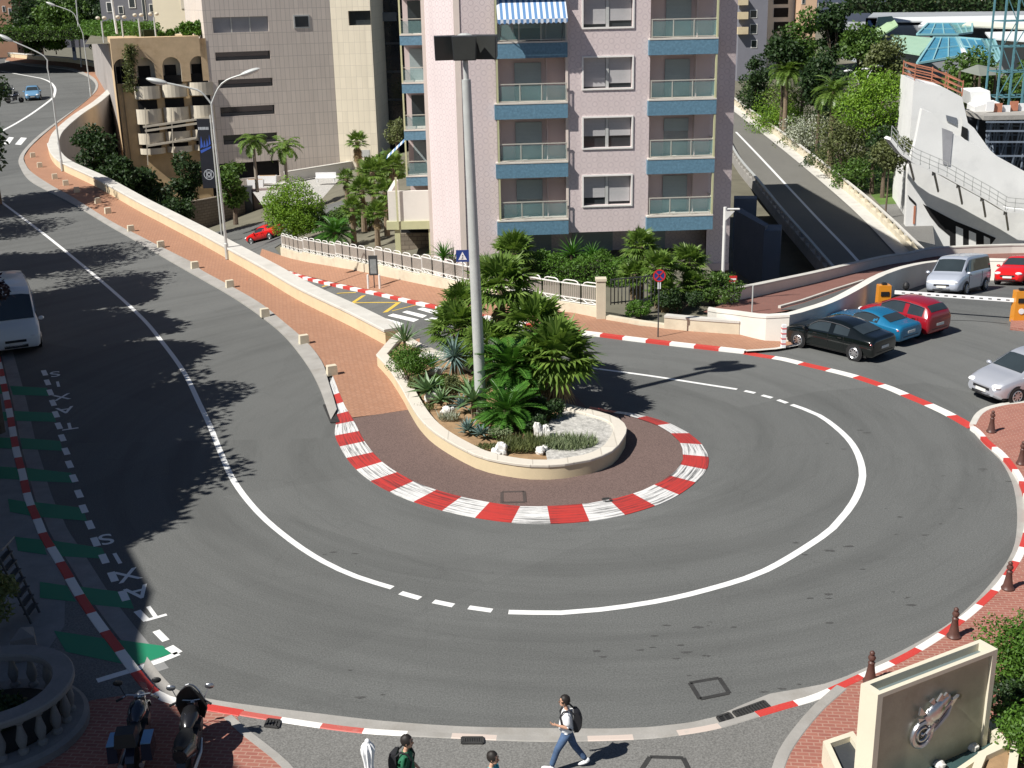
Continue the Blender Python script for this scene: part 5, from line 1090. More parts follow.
    for x in (-C['wb'] / 2 - .05, C['wb'] / 2 - .05):
        for sgn in (-1, 1):
            wv = MB(); y = sgn * (C['W'] - .09); wv.lathe([(r * .62, -.11), (r * .92, -.11), (r, -.08), (r, .08), (r * .92, .11), (r * .62, .11)], 22, 0, (x, y, r), 'Y'); wo = wv.build('wheel', TYRE, t, smooth=True)
            rv = MB(); yo = y + sgn * .10; rv.lathe([(r * .66, -.02), (r * .66, .0), (r * .60, .002)], 18, 1, (x, yo, r), 'Y'); rv.tube([(x + math.cos(k * math.pi / 9) * r * .62, yo + sgn * .008, r + math.sin(k * math.pi / 9) * r * .62) for k in range(19)], .022, 5)
            for k in range(8):
                an = k * math.pi / 4; rv.beam((x + math.cos(an) * r * .08, yo + sgn * .012, r + math.sin(an) * r * .08), (x + math.cos(an) * r * .62, yo + sgn * .012, r + math.sin(an) * r * .62), .055, .02, up=(0, 1, 0))
            rv.lathe([(r * .15, -.02), (r * .12, .02)], 10, 0, (x, yo + sgn * .01, r), 'Y'); rv.build('rim', [RIM, BLACKP], wo); ar = MB(); ar.lathe([(r * 1.15, -.004), (r * 1.15, .004)], 24, 0, (x, sgn * (C['W'] + .002), r * 1.03), 'Y'); ar.build('wheel_arch', BLACKP, wo)
    nose, tail = rows[-1], rows[0]; nx, tx = nose[0], tail[0]; W = C['W']; n2 = rows[-2]; t2 = rows[1]
    for sgn in (-1, 1):
        h = MB(); zc = (n2[2] + nose[2]) / 2 + .02; h.ell((nx - .16, sgn * W * .66, zc), (.17, .20, .10), 10, 6); h.build('headlight', HEADL, t, smooth=True)
        h = MB(); zc = (t2[2]) - .06; h.ell((t2[0] + .045, sgn * W * .78, zc), (.10, .17, .085), 12, 6); h.build('tail_light', TAILL, t, smooth=True)
        h = MB(); xr = rows[w1][0] - .12; h.ell((xr, sgn * (W + .10), rows[w1][2] + .10), (.09, .12, .08), 8, 6); h.build('wing_mirror', body if not dark else BLACKP, t, smooth=True)
    for sgn in (-1, 1):
        for f_ in (r1 + .25, (r1 + w0) / 2, w0 + .5):
            r = interp_row(f_); x, zl, zb, zt, wl, wb, wt = r; ds = MB(); ds.tube([(x, sgn * (wl + .006), zl + .12), (x, sgn * (wl + (wb - wl) * .8 + .026), lerp(zl, zb, .55)), (x, sgn * (wb + .006), zb - .02)], .011, 4); ds.build('door_seam', BLACKP, t)
        for f_ in (r1 + .8, w0 - .1):
            r = interp_row(f_); x, zl, zb, zt, wl, wb, wt = r; ds = MB(); ds.box((x, sgn * (wb + .012), zb - .10), (.18, .03, .035)); ds.build('door_handle', BLACKP, t)
    for x_, z_, k_ in ((nx - .05, nose[1] + .12, 1.1), (tx + .03, .44, 1.25)): ds = MB(); ds.box((x_, 0, z_), (.07, W * k_, .03)); ds.build('bumper_strip', BLACKP, t)
    if kind_trim:
        tm = MB()
        for sgn in (-1, 1):
            pts = []
            for fr_ in [r1 + .1 + (w0 + .6 - r1 - .1) * k / 10 for k in range(11)]:
                r = interp_row(fr_); x, zl, zb, zt, wl, wb, wt = r; h = zt - zb; pts.append(V((x, sgn * (lerp(wb - .02, lerp(wb, wt, .86), .86) + .02), zb + h * .84)))
            tm.tube(pts, .014, 5)
        tm.build('window_trim', CHROME, t)
    g = MB(); g.box((nx - .02, 0, nose[2] - .02), (.06, .8, .10)); g.box((nx - .03, 0, nose[1] + .0), (.06, .9, .12)); g.build('grille', BLACKP, t)
    for x_, z_ in ((nx + .015, .48), (tx - .015, .62)): p = MB(); p.box((x_, 0, z_), (.02, .5, .11)); p.build('number_plate', PLATE, t)
    b = MB(); b.box((0, 0, .24), (C['L'] * .86, W * 1.8, .08)); b.build('underbody', BLACKP, t)
    return t
P_BLACK = paint('paint_black', (.004, .006, .006), .12); P_BLUE = paint('paint_blue', (.015, .17, .33), .25, .3); P_RED = paint('paint_red', (.27, .008, .016), .2); P_RED2 = paint('paint_bright_red', (.62, .012, .012), .22); P_SILV = paint('paint_silver', (.50, .52, .57), .3, .45); P_SILV2 = paint('paint_silver_blue', (.52, .56, .64), .3, .4); P_WHITE = paint('paint_white', (.78, .80, .80), .3); P_LBLUE = paint('paint_light_blue', (.16, .33, .52), .3, .2); P_DARK = paint('paint_dark', (.014, .014, .016), .25)
car('parked_car', 'black saloon parked nearest the red and white kerb', 'sedan', P_BLACK, (799, 347), (853, 360), hr)
car('parked_car', 'bright blue coupe between the black saloon and the red hatchback', 'coupe', P_BLUE, (836, 333), (885, 345), hr)
car('parked_car', 'dark red hatchback parked third from the kerb', 'hatch', P_RED, (869, 326), (914, 337), hr)
car('people_carrier', 'silver van with dark side windows behind the barrier', 'van', P_SILV2, (957, 297), (989, 289), hr)
car('parked_car', 'red car behind the silver van at the right edge', 'hatch', P_RED2, (1018, 287), (1046, 281), hr)
car('moving_car', 'silver car pulling up to the brick island at the right edge', 'mpv', P_SILV, (1010, 405), (1072, 394), hr)
car('minibus', 'white minibus in the shade at the left edge', 'minibus', P_WHITE, (38, 349), (29, 326), hz, left=True).scale = (1.1, 1.08, 1.12)
car('parked_car', 'bright red low car on the lower road below the wall', 'coupe', P_RED2, (252, 244), (270, 239.5), hl).scale = (.84, .9, .95)
car('moving_car', 'light blue car driving down the upper road in the bend', 'hatch', P_LBLUE, (38, 106), (42, 92), hu)
car('parked_car', 'dark car at the top left behind the bend', 'van', P_DARK, (14, 53), (34, 47), hu)
# ================================================================== LAMPS, SIGNS, STREET FURNITURE
def pole_top(base, px, py):
    """height of the pixel (px,py) over the base point, and its sideways shift"""
    q = PY(px, py, base.y); return q
def lamp(label, bpx, hf, elbow, heads, r=.085, bz=0.1):
    b = G(*bpx, lambda x, y: hf(x, y) + bz); t = thing('street_lamp', label, 'street lamp', b); e = PY(*elbow, b.y) - b
    mb = MB(); mb.tube([(0, 0, 0), (0, 0, .9), (0, 0, .95), e], [r * 1.4, r * 1.35, r, r * .7], 8); mb.build('post', METAL, t)
    for mid, hd in heads:
        m = PY(*mid, b.y) - b; h = PY(*hd, b.y) - b; d = (h - m).normalized(); pts = catmull([e, e.lerp(m, .45) + V((0, 0, .25)), m, h - d * .3], .25)
        a = MB(); a.tube(pts, r * .6, 7); a.build('arm', METAL, t)
        R = d.to_track_quat('X', 'Z').to_matrix(); hm = MB(); hm.ell(h, (.62, .24, .15), 12, 8, R=R); ho = hm.build('lamp_head', METAL, t, smooth=True); lm = MB(); lm.ell(h - V((0, 0, .05)), (.5, .2, .14), 12, 6, R=R); lm.build('lens', LAMPG, ho, smooth=True)
    return t
lamp('tall double-armed street lamp standing against the cream parapet', (227.5, 259), hu, (211.5, 104), [((227, 80), (250, 72)), ((190, 88), (157, 81))])
lamp('street lamp with one arm on the brick footway where the wall bends', (62.5, 171), hu, (51, 84), [((44, 56), (6, 38))])
lamp('street lamp with one arm in the far bend of the upper road', (91, 96), hu, (83, 34), [((72, 12), (51, 4))])
b = G(81.5, 67, lambda x, y: hu(x, y) + .1); mb = MB(); e = PY(75, -14, b.y) - b; mb.tube([(0, 0, 0), e], [.12, .09], 8); o = mb.build('lamp_post', METAL); o.location = b; tag(o, 'tall straight grey post beside the tall narrow panel in the far bend', 'post')
# flood light mast in the planter
b = P(481.5, 412, .46); t = thing('floodlight_mast', 'tall grey mast with four square floodlights rising from the planter', 'lamp mast', b); tp = PY(465, 52, b.y) - b
mb = MB(); mb.tube([(0, 0, -.3), V((0, 0, 0)).lerp(tp, .93)], [.21, .15], 14); mb.tube([V((0, 0, 0)).lerp(tp, .93), tp], [.09, .09], 10); mb.build('mast', METAL, t, smooth=True)
hb = MB(); hb.lathe([(.25, -.1), (.25, .1), (.12, .16)], 10, 0, tp + V((0, 0, .42))); hb.build('head_bracket', METAL, t)
for i, (dx, dy, yaw) in enumerate(((-.62, -.05, .30), (0, -.42, 0), (.68, .02, -.35), (.1, .55, 3.1))):
    f = thing('floodlight', None, None, tp + V((dx, dy, .12))); f.parent = t; f.rotation_euler = (math.radians(8), 0, yaw); mb = MB()
    mb.loft([[(-.36, -.07, -.36), (.36, -.07, -.36), (.40, -.09, .40), (-.40, -.09, .40)], [(-.30, .22, -.30), (.30, .22, -.30), (.34, .22, .38), (-.34, .22, .38)]]); mb.build('housing', DMETAL, f)
    mb = MB(); mb.face([(-.33, -.085, -.33), (.33, -.085, -.33), (.37, -.105, .37), (-.37, -.105, .37)]); mb.build('glass_face', FLOODF, f)
# signs
def signpost(name, label, bpx, top, hf, bz=.11, r=.03, m=METAL, cat='sign'):
    b = G(*bpx, lambda x, y: hf(x, y) + bz); e = PY(*top, b.y) - b; t = thing(name, label, cat, b); mb = MB(); mb.tube([(0, 0, 0), (0, 0, e.z)], r, 8); mb.build('post', m, t); return t, e, b
SBLUE = mat('sign_blue', (.02, .05, .22), .5, .05); SRED = mat('sign_red', (.6, .03, .03), .5, .05); SWHITE = mat('sign_white', (.8, .8, .8), .5, .03)
t, e, b = signpost('crossing_sign', 'square blue pedestrian crossing sign with white triangle by the fence', (464, 299), (464, 250), hr)
mb = MB(); mb.box((0, -.04, e.z - .30), (.66, .03, .62)); mb.build('panel', SBLUE, t); mb = MB(); z = e.z - .30; mb.face([(-.22, -.06, z - .2), (.22, -.06, z - .2), (0, -.06, z + .22)]); tri = mb.build('white_triangle', SWHITE, t)
mb = MB(); mb.ell((.01, -.066, z + .03), (.03, .004, .035), 8, 5); mb.beam((.01, -.066, z), (-.01, -.066, z - .08), .03, .006); mb.beam((-.01, -.066, z - .08), (.06, -.066, z - .17), .025, .006); mb.beam((-.01, -.066, z - .08), (-.07, -.066, z - .17), .025, .006); mb.build('walking_figure', BLACKP, tri)
t, e, b = signpost('no_stopping_sign', 'round blue sign with red ring on a dark post in front of the fan palms', (658, 337), (658, 269), hr, m=DMETAL)
mb = MB(); c = (0, -.05, e.z - .28); mb.lathe([(.26, -.012), (.26, .012)], 28, 0, c, 'Y'); mb.build('blue_disc', SBLUE, t)
mb = MB(); n = 28
for k in range(n):
    a, b_ = 2 * math.pi * k / n, 2 * math.pi * (k + 1) / n; mb.face([(math.cos(x) * r_, -.068, e.z - .28 + math.sin(x) * r_) for x, r_ in ((a, .22), (b_, .22), (b_, .275), (a, .275))])
for s in (1, -1): mb.beam((-.17 * s, -.069, e.z - .28 + .17), (.17 * s, -.069, e.z - .28 - .17), .05, .006, up=(0, 1, 0))
mb.build('red_ring', SRED, t); mb = MB(); mb.box((-.04, -.045, e.z - .72), (.05, .02, .3)); mb.box((.05, -.045, e.z - .72), (.05, .02, .3)); mb.build('plate', SWHITE, t)
t, e, b = signpost('no_entry_sign', 'small red sign with white bar on a post behind the white wall', (732, 305), (731, 277), hr, .15, .025)
mb = MB(); mb.box((0, -.035, e.z - .12), (.36, .03, .36)); mb.build('panel', SRED, t); mb = MB(); mb.box((0, -.054, e.z - .10), (.28, .008, .08)); mb.box((0, -.054, e.z - .25), (.3, .008, .05)); mb.build('white_bar', SWHITE, t)
b = G(752, 312, lambda x, y: hr(x, y) + .2); mb = MB(); mb.tube([(0, 0, 0), (0, 0, 1.25)], .035, 8); o = mb.build('thin_post', METAL); o.location = b; tag(o, 'thin bare grey post on the brick terrace behind the white wall', 'post')
t, e, b = signpost('camera_pole', 'tall pale pole with a short side arm at the right foot of the apartment block', (722, 300), (727, 207), hr, .1, .085, WMETAL, 'pole')
mb = MB(); mb.tube([(0, 0, e.z - .1), (.7, 0, e.z - .12)], .05, 7); mb.build('arm', WMETAL, t); mb = MB(); mb.loft([[(.02, -.1, e.z - .2), (.45, -.1, e.z - .2), (.02, -.1, e.z - .65)], [(.02, -.06, e.z - .2), (.45, -.06, e.z - .2), (.02, -.06, e.z - .65)]]); mb.build('bracket_plate', WMETAL, t)
t, e, b = signpost('bus_stop_sign', 'dark framed bus stop panel on a post on the lower footway', (374.5, 288), (374, 256), hr, m=DMETAL)
mb = MB(); mb.box((0, 0, e.z - .55), (.52, .09, 1.15)); mb.build('panel_frame', DMETAL, t); mb = MB(); mb.box((0, -.05, e.z - .6), (.36, .012, .85)); mb.build('timetable', mat('grey_poster', (.30, .32, .32), .4, .2, 6), t)
for i, (x, lab) in enumerate(((368.5, 'white bollard post to the left of the bus stop panel'), (380, 'white bollard post to the right of the bus stop panel'))):
    b = G(x, 288.5, lambda a, c: hr(a, c) + .11); mb = MB(); mb.tube([(0, 0, 0), (0, 0, .78)], [.07, .065], 10); mb.lathe([(.06, 0), (.05, .05), (0.01, .07)], 10, 0, (0, 0, .78)); o = mb.build('white_post', WMETAL); o.location = b; tag(o, lab, 'post')
# posts and plates of the car park
b = G(783, 347.5, lambda a, c: hr(a, c) + .11); t = thing('marker_post', 'white and red banded square marker post beside the black saloon', 'post', b); mb = MB(); mb.box((0, 0, .5), (.18, .18, 1.0)); mb.build('post', SWHITE, t); mb = MB()
for k in range(4): mb.box((0, 0, .18 + k * .22), (.19, .19, .05))
mb.build('red_bands', SRED, t)
# barrier: two orange cabinets and a boom
def cabinet(label, px, py, H, rz=0):
    b = G(px, py, hr); t = thing('barrier_cabinet', label, 'barrier', b, rz); mb = MB(); mb.box((0, 0, H / 2), (.62, .45, H), taper=.92); mb.build('body', ORANGE, t)
    mb = MB(); mb.box((0, -.235, H * .72), (.38, .03, .2)); mb.build('dark_slot', BLACKP, t); mb = MB(); mb.lathe([(.13, -.01), (.13, .01)], 16, 0, (0, -.24, H * .38), 'Y'); mb.build('white_disc', SWHITE, t)
    mb = MB(); mb.box((0, 0, H + .05), (.2, .2, .1)); mb.build('lamp_cap', BLACKP, t); return t, b
t1, b1 = cabinet('orange barrier cabinet by the white wall, behind the red hatchback', 882, 313, 1.35)
t2, b2 = cabinet('orange barrier cabinet with white disc on the island at the right edge', 1018, 322, 1.45)
ba = G(893, 313, hr) + V((0, 0, 1.0)); bb_ = G(1014, 322, hr) + V((0, 0, 1.0)); bm = thing('barrier_boom', 'white barrier boom with dark dashes across the car park entrance', 'barrier', ba)
mb = MB(); mb.beam(V(), bb_ - ba, .09, .16); mb.build('boom', SWHITE, bm); mb = MB(); d = bb_ - ba; n = 14
for i in range(1, n): mb.beam(d * ((i - .2) / n) - V((0, .047, 0)), d * ((i + .2) / n) - V((0, .047, 0)), .01, .05)
mb.build('dark_dashes', BLACKP, bm)
isl2 = px_sheet('barrier_island', [(1010, 330), (1011, 318), (1018, 312), (1040, 310), (1060, 330), (1030, 332)], hr, .13, 1, BRICK_R, skirt=.14)
b = G(904, 312, hr); mb = MB(); mb.ell((0, 0, 1.25), (.16, .16, .2), 10, 7); mb.tube([(0, 0, 0), (0, 0, 1.2)], .06, 8); o = mb.build('dark_post', BLACKP); o.location = b; tag(o, 'dark round-headed post seen above the red hatchback roof', 'post')
line('floor_slot', [(934, 320), (975, 321), (1008, 324)], .07, hr, GRATE)
# bollards
bl = [(.21, 0), (.22, .05), (.19, .09), (.16, .16), (.115, .42), (.09, .62), (.105, .65), (.105, .68), (.07, .71), (.06, .74), (.10, .78), (.115, .84), (.09, .90), (.05, .92), (.075, .96), (.08, 1.0), (.05, 1.05), (.012, 1.07)]
mb = MB(); mb.lathe(bl, 18); bo = mb.build('bollard', RUST, smooth=True)
for i, (x, y, lab) in enumerate(((870, 682, 'brown iron bollard right behind the stone monument'), (953.5, 637, 'brown iron bollard on the kerb right of the monument, second from it'), (1007.5, 589, 'brown iron bollard on the right kerb edge, third from the monument'), (1021, 464, 'brown iron bollard on the brick island at the frame edge'), (991, 432, 'brown iron bollard at the tip of the brick island'))):
    o = bo if i == 0 else bo.copy()
    if i: COL.objects.link(o)
    o.location = P(x, y, .122); o.scale = (.74, .74, .72); tag(o, lab, 'bollard', 'bollards on the kerb')
# ================================================================== PEOPLE
def skin_mesh(name, verts, edges, radii, root=0, sub=2):
    me = bpy.data.meshes.new(name); me.from_pydata([tuple(v) for v in verts], edges, []); o = bpy.data.objects.new(name, me); COL.objects.link(o)
    m = o.modifiers.new('skin', 'SKIN'); m.use_smooth_shade = True; m.branch_smoothing = .6
    for i, sv in enumerate(me.skin_vertices[0].data):
        r = radii[i]; sv.radius = (r, r) if not isinstance(r, tuple) else r; sv.use_root = (i == root)
    s = o.modifiers.new('sub', 'SUBSURF'); s.levels = sub; s.render_levels = sub
    dg = bpy.context.evaluated_depsgraph_get(); r = bpy.data.meshes.new_from_object(o.evaluated_get(dg)); bpy.data.objects.remove(o); bpy.data.meshes.remove(me); r.name = name
    return r
class SK:
    def __init__(s): s.v = []; s.e = []; s.r = []
    def chain(s, pts, rs, at=None):
        prev = at
        for p, r in zip(pts, rs):
            s.v.append(V(p)); s.r.append(r); i = len(s.v) - 1
            if prev is not None: s.e.append((prev, i))
            prev = i
        return prev
def mesh_obj(name, me, mats, parent):
    o = bpy.data.objects.new(name, me); COL.objects.link(o); o.parent = parent; me.materials.clear()
    for m in mats: me.materials.append(m)
    for p in me.polygons: p.use_smooth = True
    return o
def join_mesh(me, mb):
    bm = bmesh.new(); bm.from_mesh(me); vs = [bm.verts.new(p) for p in mb.v]
    for f, m in zip(mb.f, mb.m):
        try: nf = bm.faces.new([vs[i] for i in f]); nf.material_index = m; nf.smooth = True
        except ValueError: pass
    bm.to_mesh(me); bm.free()
def segd(p, a, b):
    d = b - a; k = max(0, min(1, (p - a).dot(d) / d.length_squared)); return (p - a - d * k).length
def paint_body(me, arms):
    for f in me.polygons:
        c = f.center
        if f.material_index or c.z > 1.475: continue
        fore = min(min(segd(c, e, w + (w - e) * .8), 9) for s, e, w in arms); up = min(segd(c, s, e) for s, e, w in arms); tor = segd(c, V((0, 0, .9)), V((0, 0, 1.45))); leg = c.z < .93
        if fore < up and fore < .075: continue
        if leg: f.material_index = 4 if c.z > .12 else 0
        else: f.material_index = 3
def person(label, loc, rz, legs, arms, shirt, trousers, hair_long=0, bag=None, sc=1.0, headtilt=0, shoes=None, hairm=None):
    """faces +X; legs: (thigh, shin) pitch per side; arms: (shoulder pitch, elbow pitch, out) per side, radians, + is forward"""
    t = thing('person', label, 'person', loc, rz); t.scale = (sc, sc, sc); hx = lambda a, L: V((math.sin(a) * L, 0, -math.cos(a) * L))
    b = SK(); b.chain([(0, 0, .96), (-.005, 0, 1.10), (0, 0, 1.26), (.0, 0, 1.40), (.01, 0, 1.50), (.03, 0, 1.57)], [(.11, .085), (.10, .08), (.11, .085), (.10, .075), (.05, .05), (.053, .053)])
    tr = SK(); tr.chain([(0, 0, .98), (0, 0, .93)], [(.17, .14), (.165, .14)]); feet = []; ank = []
    sh = SK(); sh.chain([(0, 0, .90), (0, 0, 1.06), (0, 0, 1.24), (.0, 0, 1.39), (.008, 0, 1.475)], [(.195, .165), (.185, .155), (.19, .155), (.175, .135), (.085, .08)])
    shoe = MB(); shoes_ = []; armseg = []
    for sgn, (th, shn) in zip((1, -1), legs):
        hip = V((0, sgn * .10, .93)); knee = hip + hx(th, .44); an = knee + hx(shn, .43)
        b.chain([hip, hip.lerp(knee, .5), knee, knee.lerp(an, .35), an], [.065, .06, .05, .048, .036], 0)
        tr.chain([hip, hip.lerp(knee, .5), knee, knee.lerp(an, .5), knee.lerp(an, .96)], [.11, .098, .078, .07, .066], 1)
        f = shn * .5; shoe = MB(); shoes_.append(shoe); R = Matrix.Rotation(-max(-.6, min(.5, shn * .6)), 3, 'Y'); shoe.ell(an + R @ V((.07, 0, -.05)), (.14, .05, .045), 12, 7, R=R); shoe.ell(an + R @ V((-.02, 0, -.02)), (.06, .045, .06), 10, 6, R=R)
    for sgn, (sp, ep, out) in zip((1, -1), arms):
        s0 = V((0, sgn * .17, 1.42)); rot = lambda a: V((math.sin(a) * math.cos(out), sgn * math.sin(out), -math.cos(a) * math.cos(out))); el = s0 + rot(sp) * .29; inw = V((0, -sgn * (.12 if ep > 1.4 else .0), 0)); wr = el + (rot(ep) + inw).normalized() * .25
        armseg.append((s0, el, wr)); i = b.chain([s0, s0.lerp(el, .5), el, el.lerp(wr, .4), wr], [.042, .042, .040, .037, .027], 3)
        d = (wr - el).normalized(); sd = V((0, 1, 0)); pa = wr + d * .07; i2 = b.chain([pa], [(.032, .018)], i)
        nrm = d.cross(sd).normalized()
        for k, L in enumerate((.062, .072, .068, .052)):
            o0 = pa + sd * (k - 1.5) * .019 + d * .015; b.chain([o0, o0 + d * L * .55 + nrm * .008, o0 + d * L * .9 + nrm * .03], [.0085, .008, .0065], i2)
        b.chain([wr + d * .02 + sd * .028 * -sgn, wr + d * .06 + sd * .05 * -sgn + nrm * .01], [.011, .009], i)
        sh.chain([s0 * 1.0, s0.lerp(el, .45), s0.lerp(el, .85)], [.10, .085, .08], 3)
    body = skin_mesh('person_body', b.v, b.e, b.r, 0, 2); h = MB(); R = Matrix.Rotation(headtilt, 3, 'Y'); hc = V((.045, 0, 1.66))
    h.ell(hc, (.098, .076, .122), 18, 14, R=R); h.ell(hc + V((.03, 0, -.07)), (.065, .058, .055), 12, 8)
    h.loft([[hc + V((.088, y * .5, .02)), hc + V((.09, -y * .5, .02)), hc + V((.09, -y * .5, .0))] for y in (.02,)] + [[hc + V((.122, .016, -.028)), hc + V((.122, -.016, -.028)), hc + V((.095, 0, -.042))]], closed=True)
    for s in (1, -1): h.ell(hc + V((-.005, s * .076, -.01)), (.022, .012, .032), 8, 6)
    join_mesh(body, h)
    e = MB(); body_o = mesh_obj('person_body', body, [SKIN, BLACKP, mat('lips', (.35, .13, .11), .6), shirt, trousers], t)
    paint_body(body, armseg)
    fm = MB()
    for s in (1, -1): fm.ell(hc + V((.089, s * .031, .012)), (.010, .013, .008), 8, 6, 1); fm.box(hc + V((.094, s * .032, .035)), (.010, .03, .006), 0, 1)
    fm.box(hc + V((.091, 0, -.062)), (.012, .042, .010), 0, 2); join_mesh(body, fm)
    hm = MB(); hm.ell(hc + V((-.016, 0, .022)), (.112, .094, .122), 16, 12, R=R, jit=.05, seed=3)
    # cut the face free of hair
    keep = [f for f in hm.f if not (sum(hm.v[i][0] for i in f) / len(f) > hc.x + .045 and sum(hm.v[i][2] for i in f) / len(f) < hc.z + .075) and not (sum(hm.v[i][2] for i in f) / len(f) < hc.z - .05 and sum(hm.v[i][0] for i in f) / len(f) > hc.x - .02)]
    hm.f = keep; hm.m = [0] * len(keep); hm.build('hair', hairm or HAIR, t, smooth=True, sharp=180)
    mesh_obj('shirt', skin_mesh('shirt', sh.v, sh.e, sh.r, 0, 2), [shirt], t); mesh_obj('trousers', skin_mesh('trousers', tr.v, tr.e, tr.r, 0, 2), [trousers], t); [k.build('shoe', shoes or SWHITE, t, smooth=True) for k in shoes_]
    if bag:
        g = MB(); q = [[(-.15, -.13, z), (-.15, .13, z), (-.24 - d, .12, z), (-.27 - d, 0, z), (-.24 - d, -.12, z)] for z, d in ((.98, .0), (1.06, .05), (1.25, .06), (1.38, .03), (1.45, -.03))]; g.loft(q); bo = g.build('backpack', BAGM, t, smooth=True, sharp=60)
        s = MB()
        for y in (.12, -.12): s.tube([(-.16, y, 1.40), (-.06, y * 1.05, 1.505), (.07, y * 1.02, 1.47), (.135, y * .95, 1.34), (.11, y * 1.1, 1.18), (-.10, y * 1.25, 1.05)], .019, 6)
        s.build('strap', BAGM, bo, smooth=True)
    return t
b = P(567, 769, .118); person('man in white shirt and blue jeans with black backpack walking left along the bottom pavement', b, math.radians(178), [(.48, .30), (-.36, -.62)], [(-.1, 1.85, .1), (-.35, .55, .1)], WSHIRT, DENIM, bag=True, sc=.92)
def under(px, py, h): q = P(px, py, h); return V((q.x, q.y, .118))
person('man with dark curly hair, green shirt and black backpack at the bottom edge', under(405, 746, 1.68), math.radians(-8), [(.2, .0), (-.2, -.4)], [(.1, .7, .1), (-.1, .5, .1)], GSHIRT, DENIM, bag=True)
person('person with black hair and turquoise shirt, only the head above the bottom edge', under(491, 762, 1.60), math.radians(-20), [(.2, .0), (-.2, -.4)], [(.1, .3, .1), (-.1, .3, .1)], TSHIRT, DENIM, sc=.95)
# folded white parasol at the bottom edge
b = under(368, 752, 1.75); t = thing('folded_parasol', 'small folded white cloth parasol at the bottom edge left of the man in green', 'parasol', b); mb = MB(); mb.tube([(0, 0, 0), (0, 0, 1.8)], .02, 7); mb.build('pole', METAL, t); mb = MB(); n = 20
mb.loft([[V((math.cos(2 * math.pi * k / n) * r * (1 + (.28 if k % 2 else -.12)), math.sin(2 * math.pi * k / n) * r * (1 + (.28 if k % 2 else -.12)), z)) for k in range(n)] for r, z in ((.10, 1.1), (.065, 1.32), (.075, 1.45), (.10, 1.62), (.105, 1.72), (.07, 1.80), (.03, 1.84))]); mb.ell((0.0, 0, 1.85), (.05, .045, .055), 10, 7); mb.build('cloth', WSHIRT, t, smooth=True, sharp=80)
